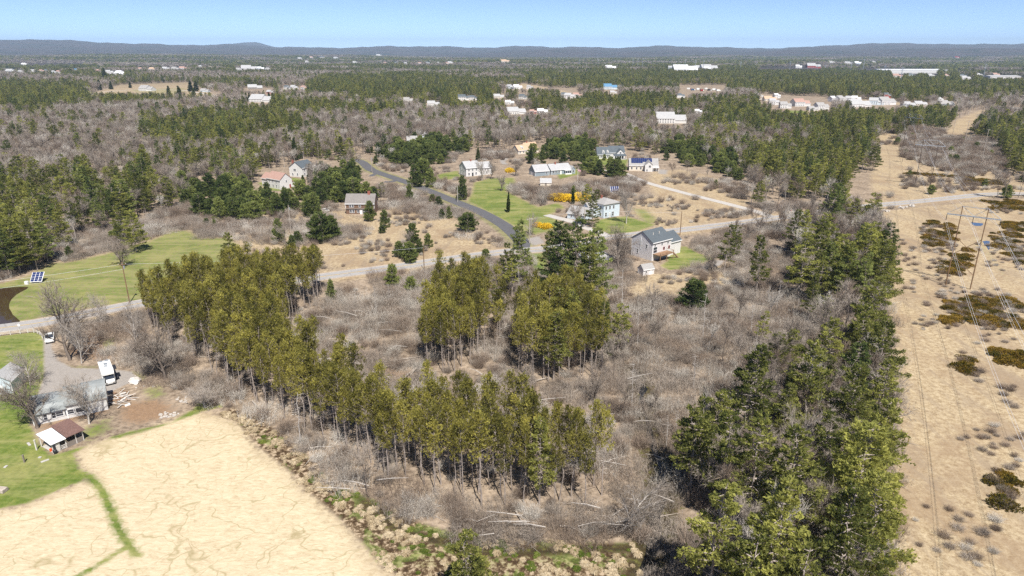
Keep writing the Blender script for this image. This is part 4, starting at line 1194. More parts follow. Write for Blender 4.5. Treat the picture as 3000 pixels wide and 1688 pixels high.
def classify(px, py):
    c = np.where(py < 600, KL['dec'], KL['brush']).astype(int)
    opx, opy = px, py
    k = np.clip((620 - py) / 250, 0, 1)
    px = px + k * (22 * np.sin(px / 23 + py / 7) + 16 * np.sin(px / 9.3 - py / 4) + 9 * np.sin(px / 4.1 + py))
    py = py + k * np.clip((py - 150) / 90, 0, 1) * (7 * np.sin(px / 31 + 1) + 5 * np.sin(px / 13 + 2 + py / 9) + 3 * np.sin(px / 5.3))
    for nm, L in (('dec', DEC), ('mix', MIX), ('scrub', SCRUB), ('pine', PINE), ('young', YOUNG), ('brush', BRUSH), ('red', RED), ('open', OPEN)):
        for pl in L:
            c[inpoly(opx, opy, pl) if nm in ('open', 'scrub', 'young', 'red', 'brush') else inpoly(px, py, pl)] = KL[nm]
    return c


def jgrid(r0, r1, sp, jit=.42, lim=radians(41)):
    """staggered grid of candidate points in the view wedge"""
    xm = r1 * sin(lim)
    xs = np.arange(-xm, xm, sp); ys = np.arange(max(20, r0 * cos(lim)), r1, sp)
    X, Y = np.meshgrid(xs, ys)
    X = X + (np.arange(len(ys)) % 2)[:, None] * sp * .5
    X = X.ravel() + RNG.uniform(-jit, jit, X.size) * sp
    Y = Y.ravel() + RNG.uniform(-jit, jit, Y.size) * sp
    r = np.hypot(X, Y); a = np.abs(np.arctan2(X, Y))
    k = (r > r0) & (r < r1) & (a < lim)
    return X[k], Y[k]


PTS = {k: [] for k in PROTO}     # rows: x, y, z, rot, sx, sz, variant


def vn(X, Y, f, s=0.0):
    """smooth value noise about 0..1"""
    return .5 + .25 * (np.sin(X * f + s) * np.cos(Y * f * 1.13 + s * 2) + np.sin((X * .57 + Y * .83) * f * 2.1 + s * 3) * .7 + np.sin((X * .9 - Y * .6) * f * 4.3 + s) * .5)


def add(kind, X, Y, scale, aspect=None, filt=True):
    if len(X) == 0: return
    X = np.asarray(X, float); Y = np.asarray(Y, float)
    Z = height(X, Y)
    n = len(X)
    sz = np.broadcast_to(scale, (n,)).astype(float)
    sx = sz * (aspect if aspect is not None else RNG.uniform(.88, 1.15, n))
    k = np.ones(n, bool)
    if filt:
        for pts, w in NEARROAD:
            P = np.array([p[:2] for p in pts])
            sel = (X > P[:, 0].min() - w) & (X < P[:, 0].max() + w) & (Y > P[:, 1].min() - w) & (Y < P[:, 1].max() + w)
            if sel.any():
                idx = np.where(sel)[0]
                d = segdist(X[idx], Y[idx], [tuple(p) for p in P])
                k[idx[d < w]] = False
        H = HT[kind] * sz
        bx, by, d0 = proj(X, Y, Z); tx, ty, d1 = proj(X, Y, Z + H)
        hw = 2000 * (.16 * H) / d0
        for (x0, y0, x1, y1) in FARCLEAR:
            k &= ~((bx + hw > x0) & (bx - hw < x1) & (by > y0 + (y1 - y0) * .5) & (ty < y1 - (y1 - y0) * .55))
        for (x0, y0, x1, y1) in CLEAR:
            k &= ~((bx + hw > x0) & (bx - hw < x1) & (by > y1 - (y1 - y0) * .4) & (ty < y1 - (y1 - y0) * .15))
    nv = len(PROTO[kind])
    rows = np.stack([X, Y, Z, RNG.random(n) * 6.28, sx, sz, RNG.integers(0, nv, n)], 1)[k]
    PTS[kind].append(rows)


def populate():
    # --- near and middle ground
    def cls(X, Y):
        px, py, _ = proj(X, Y, height(X, Y))
        return px, py, classify(px, py)
    # red pine plantation in close rows
    X, Y = jgrid(60, 420, 2.55, .4)
    px, py, c = cls(X, Y); k = c == KL['red']
    k &= RNG.random(len(X)) < .86
    add('red_pine', X[k], Y[k], RNG.uniform(.66, 1.02, k.sum()), RNG.uniform(.74, 1.02, k.sum()))
    # white pines
    X, Y = jgrid(60, 900, 7.0)
    px, py, c = cls(X, Y)
    u = RNG.random(len(X)); r = np.hypot(X, Y); q = vn(X, Y, .035, 1)
    k = (c == KL['pine']) & (u < .82 + .18 * _sstep(.3, .5, vn(X, Y, .02, 9)))
    add('white_pine', X[k], Y[k], RNG.uniform(.55, .95, k.sum()) * np.where(r[k] < 420, 1.0, .95))
    k = (c == KL['mix']) & (u < np.where((px > 1950) & (py > 950), .50, .64) * _sstep(.25, .6, q))
    add('white_pine', X[k], Y[k], RNG.uniform(.6, 1.02, k.sum()) * np.where(r[k] < 420, 1.0, .85))
    k = (c == KL['dec']) & (u < .42 * _sstep(.45, .7, q) + .04) & (r > 250)
    add('white_pine', X[k], Y[k], RNG.uniform(.42, .9, k.sum()))
    k = (c == KL['red']) & (u < .10) & (px > 1480)
    add('white_pine', X[k], Y[k], RNG.uniform(.75, .95, k.sum()))
    # bushy young pines
    X, Y = jgrid(60, 700, 5.6)
    px, py, c = cls(X, Y); u = RNG.random(len(X))
    k = (c == KL['young']) & (u < .60)
    add('young_pine', X[k], Y[k], RNG.uniform(.75, 1.6, k.sum()))
    k = (c == KL['scrub']) & (u < .02)
    add('young_pine', X[k], Y[k], RNG.uniform(.35, .8, k.sum()))
    k = ((c == KL['mix']) | (c == KL['dec'])) & (u < .03)
    add('young_pine', X[k], Y[k], RNG.uniform(.5, 1.1, k.sum()))
    k = (c == KL['brush']) & (u < .02) & (py < 900)
    add('young_pine', X[k], Y[k], RNG.uniform(.4, .8, k.sum()))
    # leafless trees
    X, Y = jgrid(60, 900, 5.2)
    px, py, c = cls(X, Y); u = RNG.random(len(X)); r = np.hypot(X, Y)
    k = (c == KL['dec']) & (u < .88)
    add('bare_tree', X[k], Y[k], RNG.uniform(.62, 1.0, k.sum()))
    k = (c == KL['mix']) & (u < np.where((px > 1950) & (py > 950), .85, .6))
    add('bare_tree', X[k], Y[k], RNG.uniform(.55, .95, k.sum()))
    k = (c == KL['pine']) & (u < .10)
    add('bare_tree', X[k], Y[k], RNG.uniform(.6, .95, k.sum()))
    k = (c == KL['brush']) & (u < np.where((px > 1800) & (py > 850), .13, np.where(py > 1380, .26, .02))) & (py > 640)
    add('bare_tree', X[k], Y[k], RNG.uniform(.45, .8, k.sum()))
    k = (c == KL['scrub']) & (u < .02) & (r < 700)
    add('bare_tree', X[k], Y[k], RNG.uniform(.4, .75, k.sum()))
    # snags
    X, Y = jgrid(60, 330, 6.0)
    px, py, c = cls(X, Y); u = RNG.random(len(X))
    k = (c == KL['brush']) & (u < .11) & (py > 880)
    add('snag', X[k], Y[k], RNG.uniform(.5, 1.1, k.sum()))
    # shrubs
    X, Y = jgrid(60, 330, 2.1)
    px, py, c = cls(X, Y); u = RNG.random(len(X)); q = vn(X, Y, .09, 2)
    k = (c == KL['brush']) & (u < .04 + .30 * _sstep(.35, .6, q))
    add('shrub', X[k], Y[k], RNG.uniform(.45, 1.15, k.sum()) * np.where(py[k] > 900, .95, 1.0))
    k = (c == KL['red']) & (u < .15)
    add('shrub', X[k], Y[k], RNG.uniform(.4, .9, k.sum()))
    k = ((c == KL['mix']) | (c == KL['pine']) | (c == KL['young'])) & (u < .30)
    add('shrub', X[k], Y[k], RNG.uniform(.6, 1.3, k.sum()))
    k = (c == KL['scrub']) & (u < .55 * _sstep(.46, .66, q) + .015)
    add('shrub', X[k], Y[k], RNG.uniform(.4, .85, k.sum()))
    low = np.zeros(len(X), bool)
    for pl in ([(2690, 640), (2760, 640), (2800, 720), (2780, 820), (2720, 800), (2700, 720)], [(2860, 600), (3000, 600), (3010, 770), (2930, 760), (2900, 680)], [(2740, 860), (2840, 850), (3000, 880), (3000, 960), (2860, 960), (2780, 940)], [(2660, 820), (2700, 830), (2720, 900), (2680, 880)],
               [(2850, 1380), (3000, 1480), (3000, 1600), (2920, 1560)], [(2790, 1000), (2860, 1060), (2900, 1160), (2850, 1140)], [(2920, 1120), (3000, 1140), (3000, 1230), (2950, 1200)], [(2640, 700), (2680, 720), (2700, 860), (2650, 850)]):
        low |= inpoly(px, py, pl)
    k = low & (u < .55 * _sstep(.3, .55, vn(X, Y, .3, 12)))
    add('shrub', X[k], Y[k], RNG.uniform(.3, .5, k.sum()), RNG.uniform(1.2, 1.7, k.sum()))
    CS = inpoly(px, py, CORRIDOR_S)
    k = CS & (px > 2680) & (u < .55 * _sstep(.56, .78, q) + .006)
    add('shrub', X[k], Y[k], RNG.uniform(.2, .42, k.sum()), RNG.uniform(1.2, 1.8, k.sum()))
    X, Y = jgrid(60, 330, 4.6)
    px, py, c = cls(X, Y); u = RNG.random(len(X)); q = vn(X, Y, .06, 3)
    k = (c == KL['brush']) & (u < .60 + .4 * _sstep(.3, .5, q))
    add('thicket', X[k], Y[k], RNG.uniform(.5, 1.15, k.sum()), RNG.uniform(1.0, 1.2, k.sum()))
    k = ((c == KL['mix']) | (c == KL['pine']) | (c == KL['dec'])) & (u < .55)
    add('thicket', X[k], Y[k], RNG.uniform(.6, 1.3, k.sum()))
    k = (c == KL['red']) & (u < .25)
    add('thicket', X[k], Y[k], RNG.uniform(.3, .6, k.sum()))
    X, Y = jgrid(330, 760, 3.6)
    px, py, c = cls(X, Y); u = RNG.random(len(X)); q = vn(X, Y, .05, 2)
    k = (c == KL['brush']) & (u < .85)
    add('shrub', X[k], Y[k], RNG.uniform(.8, 1.7, k.sum()))
    k = (c == KL['scrub']) & (u < .5 * _sstep(.46, .66, q))
    add('shrub', X[k], Y[k], RNG.uniform(.6, 1.3, k.sum()))
    # --- far woods
    X, Y = jgrid(900, 2700, 9.0)
    px, py, c = cls(X, Y); u = RNG.random(len(X)); q = vn(X, Y, .008, 4)
    pineq = ((c == KL['pine']) & ((u < .85) | (q > .42))) | (c == KL['young']) | ((c == KL['mix']) & (u > .4))
    lone = ((c == KL['dec']) | (c == KL['scrub']) | (c == KL['brush'])) & (u < .08 + .7 * _sstep(.5, .64, q))
    k = pineq | lone
    add('white_pine', X[k], Y[k], RNG.uniform(.6, .95, k.sum()))
    k = ~k & (c != KL['open']) & ((c != KL['scrub']) | (u > .8)) & (u > .1)
    add('bare_tree', X[k], Y[k], RNG.uniform(.75, 1.1, k.sum()), RNG.uniform(1.1, 1.5, k.sum()))
    X, Y = jgrid(2700, 6800, 26.0)
    px, py, c = cls(X, Y); u = RNG.random(len(X)); q = vn(X, Y, .0042, 5) + (.10 * (py > 170))
    k = (c != KL['open']) & (q + .25 * (u - .5) > .58)
    add('white_pine', X[k], Y[k], RNG.uniform(.6, .9, k.sum()), RNG.uniform(2.0, 3.2, k.sum()))
    k = (c != KL['open']) & ~k
    add('bare_tree', X[k], Y[k], RNG.uniform(.8, 1.05, k.sum()), RNG.uniform(2.2, 3.2, k.sum()))
    # tussocks
    X, Y = jgrid(60, 220, .85)
    px, py, c = cls(X, Y); u = RNG.random(len(X)); q = vn(X, Y, .5, 6)
    k = inpoly(px, py, MARSH) & (u < .06 + .55 * _sstep(.42, .66, q))
    mo = _sstep(.5, .75, vn(X, Y, .16, 8))
    add('tussock', X[k], Y[k], RNG.uniform(.35, .85, k.sum()), RNG.uniform(1.1, 1.7, k.sum()), False)
    rows = PTS['tussock'][-1]
    gr = RNG.random(len(rows)) < .55 * mo[k] + .25 * (proj(rows[:, 0], rows[:, 1], rows[:, 2])[0] > 1150)
    rows[:, 6] = np.where(gr, 3, RNG.integers(0, 3, len(rows)))
    # junipers in the power-line corridor
    jun = [[(2760, 735), (2840, 730), (2830, 810), (2740, 800)], [(2690, 650), (2790, 655), (2800, 720), (2720, 720)], [(2780, 880), (2990, 870), (3000, 960), (2880, 975), (2770, 950)], [(2900, 680), (3000, 690), (3000, 790), (2930, 750)],
           [(2900, 1020), (3000, 1020), (3000, 1085), (2900, 1070)], [(2790, 1040), (2830, 1040), (2835, 1060), (2795, 1060)], [(2800, 1070), (2850, 1075), (2850, 1100), (2800, 1100)], [(2845, 1115), (2895, 1115), (2895, 1132), (2845, 1132)], [(2895, 1390), (3000, 1390), (2990, 1470), (2920, 1490)],
           [(2640, 445), (2680, 450), (2700, 480), (2640, 480)], [(2655, 480), (2790, 500), (2800, 520), (2660, 515)], [(2800, 515), (2950, 530), (2940, 545), (2820, 540)], [(2740, 485), (2830, 500), (2820, 510), (2740, 500)], [(2960, 1530), (3000, 1530), (3000, 1590), (2970, 1600)], [(2870, 580), (3000, 590), (3000, 620), (2900, 615)], [(2930, 640), (3000, 650), (3000, 680), (2950, 680)]]
    X, Y = jgrid(60, 480, 2.3)
    px, py, _ = proj(X, Y, 0 * X); u = RNG.random(len(X))
    k = np.zeros(len(X), bool)
    for pl in jun: k |= inpoly(px, py, pl)
    k &= (u < .80 * _sstep(.32, .55, vn(X, Y, .25, 11)))
    add('juniper', X[k], Y[k], RNG.uniform(.5, 1.1, k.sum()), None, False)
    k2 = np.zeros(len(X), bool)
    for pl in jun: k2 |= inpoly(px, py - 14, pl)
    k2 &= (u > .72) 
    add('shrub', X[k2], Y[k2], RNG.uniform(.3, .6, k2.sum()), None, False)


populate()


def hand(kind, px, py, h, v=0, wide=None, rot=None):
    """one plant placed by where its foot stands in the photograph and its height in metres"""
    p = cast(px, py)
    s = h / HT[kind]
    PTS[kind].append(np.array([[p.x, p.y, p.z, RNG.random() * 6.28 if rot is None else rot, s * (wide or 1.0), s, v]]))


for a in [
    # belt by the creek, front right
    ('white_pine', 2045, 1420, 19, 4, .75), ('white_pine', 2165, 1320, 20, 3, 1.15), ('white_pine', 2345, 1290, 21, 0, 1.0), ('white_pine', 2470, 1330, 19, 2, .95),
    ('white_pine', 2185, 1560, 20, 1, 1.0), ('white_pine', 2310, 1620, 19, 3, 1.05), ('white_pine', 2070, 1790, 20, 1, 1.05), ('white_pine', 2220, 1850, 21, 3, 1.0), ('white_pine', 2480, 1590, 22, 2, 1.05),
    ('white_pine', 2540, 1480, 20, 0, .95), ('white_pine', 2440, 1800, 20, 5, .95), ('white_pine', 2520, 1740, 20, 2, .9), ('white_pine', 2560, 1180, 19, 0, 1.0), ('white_pine', 2530, 1020, 19, 5, 1.0), ('white_pine', 2390, 1460, 18, 4, .9),
    ('white_pine', 2560, 900, 20, 2, 1.1), ('white_pine', 2540, 820, 19, 5, 1.1), ('white_pine', 2450, 900, 20, 0, 1.0), ('white_pine', 2380, 840, 20, 3, 1.1),
    ('white_pine', 2215, 860, 17, 3, .9), ('white_pine', 2150, 770, 15, 4, .8), ('white_pine', 2120, 800, 16, 1, .9), ('white_pine', 2225, 1010, 9, 1, 1.0),
    # centre
    ('white_pine', 1525, 840, 21, 7, .85), ('white_pine', 1480, 850, 17, 4, .9), ('white_pine', 1500, 870, 15, 6, 1.0), ('white_pine', 1640, 890, 25, 8, .95), ('white_pine', 1685, 900, 26, 7, 1.0), ('white_pine', 1740, 905, 24, 8, .95), ('white_pine', 1715, 930, 21, 0, .9), ('white_pine', 1610, 860, 18, 3, .9), ('white_pine', 1460, 960, 15, 6, .8), ('red_pine', 1465, 1000, 14, 1), ('red_pine', 1455, 1030, 13, 3), ('red_pine', 1478, 985, 15, 5), ('red_pine', 1450, 930, 15, 2),
    ('white_pine', 1680, 1060, 17, 3, .9), ('white_pine', 1765, 1080, 16, 1, .85), ('white_pine', 1810, 1040, 15, 4, 1.0), ('white_pine', 1580, 1475, 15, 3, .8), ('white_pine', 1365, 1810, 13.5, 2, 1.05), ('white_pine', 1630, 1010, 17, 4, .9),
    ('white_pine', 680, 800, 14, 0, .9), ('white_pine', 400, 740, 16, 5, 1.0), ('white_pine', 370, 715, 16, 5, 1.0), ('white_pine', 60, 800, 19, 5, 1.0), ('white_pine', 110, 790, 17, 3, 1.0), ('white_pine', 15, 790, 20, 0, 1.0),
    ('white_pine', 1735, 665, 14, 5, .9), ('white_pine', 1720, 622, 13, 5, 1.1), ('white_pine', 1750, 628, 12, 2, 1.0),
    ('white_pine', 1025, 480, 18, 2, 1.0), ('white_pine', 1000, 500, 19, 3, .9), ('white_pine', 905, 480, 19, 3, .6), ('white_pine', 935, 490, 20, 3, .6), ('white_pine', 1355, 430, 20, 0, .7),
    ('spruce', 910, 535, 11, 0, 1.0), ('spruce', 890, 565, 9, 1, 1.0), ('spruce', 1678, 598, 8, 0, .7), ('spruce', 1488, 622, 10, 0, .55), ('spruce', 1555, 480, 10, 1, 1.1), ('spruce', 1400, 470, 9, 0, 1.0), ('spruce', 865, 470, 15, 1, .8),
    # conifers round the brown house and in the meadow
    ('young_pine', 1083, 648, 8.5, 0, .8), ('young_pine', 1127, 668, 7, 1, .9), ('young_pine', 1121, 683, 3.5, 2), ('young_pine', 818, 710, 8.5, 1, .8), ('young_pine', 945, 708, 12, 2, .95), ('young_pine', 975, 700, 9, 0), ('young_pine', 1370, 678, 8, 2, 1.2),
    ('young_pine', 1210, 712, 7.5, 0, .9), ('young_pine', 1255, 725, 5, 1), ('young_pine', 1200, 760, 6.5, 2, 1.1), ('young_pine', 1170, 752, 5.5, 0), ('young_pine', 1230, 745, 5, 1), ('young_pine', 1316, 640, 5, 1, .8), ('young_pine', 1294, 640, 4, 0), ('young_pine', 1285, 607, 5, 0), ('young_pine', 1268, 592, 4, 2),
    ('young_pine', 1200, 770, 7, 1), ('young_pine', 1355, 586, 11, 1, .7), ('young_pine', 1200, 590, 8, 1, .7), ('young_pine', 1240, 535, 14, 2, .85), ('young_pine', 1220, 548, 12, 0, .8), ('young_pine', 1260, 548, 9, 1), ('young_pine', 970, 880, 6, 1, .7), ('young_pine', 2030, 905, 9.5, 2, .95), ('young_pine', 1150, 838, 7, 0, .8), ('young_pine', 1205, 850, 4.5, 2),
    ('young_pine', 1560, 470, 11, 0, 1.0), ('young_pine', 1590, 478, 8, 1), ('young_pine', 2096, 553, 4.5, 1, .8), ('young_pine', 1423, 760, 4, 2), ('young_pine', 1770, 470, 4, 0),
    # far field conifers
    ('spruce', 497, 290, 20, 0, 1.2), ('spruce', 528, 294, 20, 1, 1.2), ('spruce', 570, 296, 19, 0, 1.2), ('spruce', 310, 243, 32, 1, 1.2), ('spruce', 292, 264, 20, 0, 1.3), ('spruce', 382, 258, 12, 1, 1.4), ('spruce', 560, 268, 20, 0, 1.5), ('spruce', 575, 268, 18, 1, 1.5), ('spruce', 326, 262, 16, 0, 1.4),
    ('spruce', 722, 298, 13, 1, 1.1), ('spruce', 732, 298, 13, 0, 1.1), ('spruce', 790, 298, 13, 1, 1.1), ('spruce', 800, 298, 13, 0, 1.1), ('spruce', 810, 298, 12, 1, 1.1),
    # old leafless trees
    ('old_tree', 205, 1055, 21, 0, .9), ('old_tree', 240, 1065, 13, 1, .6), ('old_tree', 485, 1112, 15, 0, 1.15), ('old_tree', 110, 1255, 14, 0, 1.0), ('old_tree', 262, 1242, 12, 1, .85), ('old_tree', 362, 785, 11, 0, 1.25), ('old_tree', 2120, 1400, 12, 1, .8), ('old_tree', 2300, 1400, 15, 1, .9), ('old_tree', 2590, 1250, 13, 1, .8),
    ('old_tree', 1835, 655, 18, 1, .6), ('old_tree', 1690, 668, 12, 0, .8), ('old_tree', 1812, 790, 17, 0, .95), ('old_tree', 1470, 560, 10, 0, .9), ('old_tree', 1590, 600, 10, 1, .9), ('old_tree', 1412, 530, 13, 1, .7), ('old_tree', 1440, 525, 12, 0, .8), ('old_tree', 1510, 515, 11, 0, .9), ('old_tree', 1555, 690, 9, 1, 1.0), ('old_tree', 2085, 800, 9, 0, 1.0), ('old_tree', 1970, 620, 3.8, 0, 1.4),
    ('old_tree', 300, 955, 10, 1, .7), ('old_tree', 400, 1010, 12, 1, .7), ('old_tree', 600, 1195, 6, 1, 1.6), ('old_tree', 90, 1130, 9, 1, .9), ('old_tree', 2400, 1700, 9, 1, 1.2), ('old_tree', 2270, 1790, 9, 1, 1.2), ('old_tree', 1850, 1560, 9, 1, 1.3), ('old_tree', 1740, 1180, 10, 0, .8),
    ('yellow_shrub', 1640, 586, 3.0, 0, 1.8), ('yellow_shrub', 1664, 587, 3.0, 1, 1.7), ('yellow_shrub', 1702, 583, 3.0, 0, 1.4), ('yellow_shrub', 1598, 668, 2.2, 1, 1.4), ('yellow_shrub', 1575, 664, 1.8, 0, 1.2), ('yellow_shrub', 1493, 504, 2.4, 0, 1.2),
]: hand(*a)

# ------------------------------------------------------------------ plants: linking them into the scene
LANDMARKS = [('the white motorhome', 310, 1110), ('the long white barn', 220, 1220), ('the rusty-roofed shed', 190, 1310), ('the dark pond', 40, 900), ('the west lawn solar array', 98, 830),
             ('the brown wooden house', 1053, 622), ('the brown-roofed house', 826, 553), ('the slate-roofed house', 869, 518), ('the big white farmhouse', 1400, 512), ('the blue-grey ranch house', 1610, 502),
             ('the tan-roofed house', 1545, 448), ('the porch-fronted house', 1790, 468), ('the solar-roofed house', 1880, 505), ('the hip-roofed house', 1780, 636), ('the grey clapboard house', 1930, 745), ('the garden shed', 1895, 800),
             ('the nearest frame', 2805, 842), ('the second frame', 2700, 548), ('the farthest frame', 2662, 434), ('the fallen logs', 1180, 1075), ('the creek bend', 1935, 1400), ('the dark pool', 2070, 1220),
             ('the bottom edge', 1700, 1690), ('the tussock marsh', 1080, 1490), ('the forsythia hedge', 1665, 585), ('the road junction', 1530, 732), ('the pale lane', 2010, 566), ('the far hay field', 480, 275), ('the far house row', 2320, 318),
             ('the lower right corner', 2350, 1500), ('the corridor road', 2600, 600), ('the meadow utility pole', 852, 650), ('the yellow-lined road', 1000, 806), ('the west lawn edge', 30, 800)]
LMW = [(n, cast(a, b)) for n, a, b in LANDMARKS]
ORD = ['first', 'second', 'third', 'fourth', 'fifth', 'sixth', 'seventh', 'eighth', 'ninth', 'tenth', 'eleventh', 'twelfth', 'thirteenth', 'fourteenth', 'fifteenth', 'sixteenth']
DESC = {'red_pine': ('bare-trunked red pine', 'red pine'), 'white_pine': ('layered white pine', 'pine tree'), 'young_pine': ('bushy green young pine', 'young pine'), 'spruce': ('dark cone-shaped spruce', 'spruce'),
        'bare_tree': ('slender leafless grey tree', 'bare tree'), 'old_tree': ('spreading leafless old tree', 'old tree'), 'shrub': ('low leafless shrub', 'shrub'), 'juniper': ('flat orange-green juniper patch', 'juniper'), 'snag': ('dead pale standing trunk', 'dead tree'), 'yellow_shrub': ('rounded yellow flowering shrub', 'flowering shrub')}
GROUPS = {'red_pine': 'red pines of the plantation', 'white_pine': 'white pines of the woods', 'young_pine': 'bushy young pines', 'spruce': 'dark cone-shaped spruces', 'bare_tree': 'leafless trees of the woods', 'old_tree': 'old leafless trees', 'shrub': 'scattered leafless shrubs',
          'juniper': 'juniper patches in the power-line clearing', 'snag': 'dead standing trunks', 'yellow_shrub': 'yellow flowering shrubs'}


def label_all(kind, objs):
    """each plant is named by the landmark it stands by and the one beyond it"""
    buckets = {}
    for o in objs:
        x, y = o.location.x, o.location.y
        ds = sorted(((hypot(x - p.x, y - p.y) / (25 + .12 * hypot(p.x, p.y)), n, p) for n, p in LMW), key=lambda t: t[0])
        n, p = ds[0][1], ds[0][2]
        # the landmark lying most nearly in the same direction from the first
        v = Vector((x - p.x, y - p.y)); best = None
        for d, n2, p2 in ds[1:9]:
            w = Vector((p2.x - p.x, p2.y - p.y))
            c = v.dot(w) / (v.length * w.length + 1e-6)
            if best is None or c > best[0]: best = (c, n2)
        buckets.setdefault((n, best[1]), []).append((v.length, o))
    for (n, n2), L in buckets.items():
        L.sort(key=lambda t: t[0])
        for i, (_, o) in enumerate(L):
            o['category'] = DESC[kind][1]
            o['group'] = GROUPS[kind]
            t = f"{n} towards {n2}"
            if i < len(ORD): o['label'] = f"{ORD[i]} {DESC[kind][0]} from {t}"
            else: o['label'] = f"one more {DESC[kind][0]} from {t}"


def gn_scatter(name, rows, protos, label, cat):
    """one object: points carrying copies of the given meshes"""
    me = bpy.data.meshes.new(name)
    n = len(rows)
    me.vertices.add(n)
    me.vertices.foreach_set('co', np.ascontiguousarray(rows[:, :3], np.float32).ravel())
    a = me.attributes.new('rot', 'FLOAT_VECTOR', 'POINT')
    r = np.zeros((n, 3), np.float32); r[:, 2] = rows[:, 3]; r[:, 0] = RNG.normal(size=n) * .03; r[:, 1] = RNG.normal(size=n) * .03
    a.data.foreach_set('vector', r.ravel())
    a = me.attributes.new('scl', 'FLOAT_VECTOR', 'POINT')
    a.data.foreach_set('vector', np.ascontiguousarray(rows[:, [4, 4, 5]], np.float32).ravel())
    a = me.attributes.new('var', 'INT', 'POINT')
    a.data.foreach_set('value', rows[:, 6].astype(np.int32))
    o = link(name, me)
    tag(o, label, cat, kind='stuff')
    ng = bpy.data.node_groups.new(name, 'GeometryNodeTree')
    ng.interface.new_socket('Geometry', in_out='INPUT', socket_type='NodeSocketGeometry')
    ng.interface.new_socket('Geometry', in_out='OUTPUT', socket_type='NodeSocketGeometry')
    gi = ng.nodes.new('NodeGroupInput'); go = ng.nodes.new('NodeGroupOutput')
    fin = ng.nodes.new('GeometryNodeJoinGeometry')

    def attr(nm, ty):
        k = ng.nodes.new('GeometryNodeInputNamedAttribute'); k.data_type = ty
        k.inputs['Name'].default_value = nm
        return [q for q in k.outputs if q.enabled and q.name == 'Attribute'][0]
    rot = attr('rot', 'FLOAT_VECTOR'); scl = attr('scl', 'FLOAT_VECTOR'); var = attr('var', 'INT')
    e2r = ng.nodes.new('FunctionNodeEulerToRotation'); ng.links.new(rot, e2r.inputs[0])
    for k, parts in enumerate(protos):
        j = ng.nodes.new('GeometryNodeJoinGeometry')
        for po in parts:
            oi = ng.nodes.new('GeometryNodeObjectInfo'); oi.transform_space = 'ORIGINAL'
            oi.inputs['Object'].default_value = po
            ng.links.new(oi.outputs['Geometry'], j.inputs[0])
        cmp_ = ng.nodes.new('FunctionNodeCompare'); cmp_.data_type = 'INT'; cmp_.operation = 'EQUAL'
        ng.links.new(var, cmp_.inputs[2]); cmp_.inputs[3].default_value = k
        ip = ng.nodes.new('GeometryNodeInstanceOnPoints')
        ng.links.new(gi.outputs[0], ip.inputs['Points'])
        ng.links.new(cmp_.outputs[0], ip.inputs['Selection'])
        ng.links.new(j.outputs[0], ip.inputs['Instance'])
        ng.links.new(e2r.outputs[0], ip.inputs['Rotation'])
        ng.links.new(scl, ip.inputs['Scale'])
        ng.links.new(ip.outputs[0], fin.inputs[0])
    ng.links.new(fin.outputs[0], go.inputs[0])
    md = o.modifiers.new('scatter', 'NODES'); md.node_group = ng
    return o


STUFF = {'red_pine': ('rest_of_plantation', 'remaining red pines packed inside the plantation', 'red pines'), 'white_pine': ('pine_forest', 'evergreen woods stretching over the middle distance to the hills', 'pine forest'),
         'young_pine': ('young_pine_growth', 'bushy young pines crowding along the wood edges', 'young pines'), 'bare_tree': ('leafless_forest', 'grey leafless woods stretching from the houses to the far hills', 'leafless forest'),
         'shrub': ('shrub_thicket', 'grey and brown leafless thicket covering the wet clearings', 'thicket'), 'thicket': ('sapling_brush', 'continuous tangle of grey saplings covering the wet clearings', 'brush'), 'tussock': ('tussock_grass', 'pale tussocks and green tufts of the wet marsh strip', 'tussock grass'), 'snag': ('snags', 'pale dead stems standing among the brush', 'dead stems'), 'juniper': ('juniper_cover', 'further low juniper patches in the power-line clearing', 'juniper')}


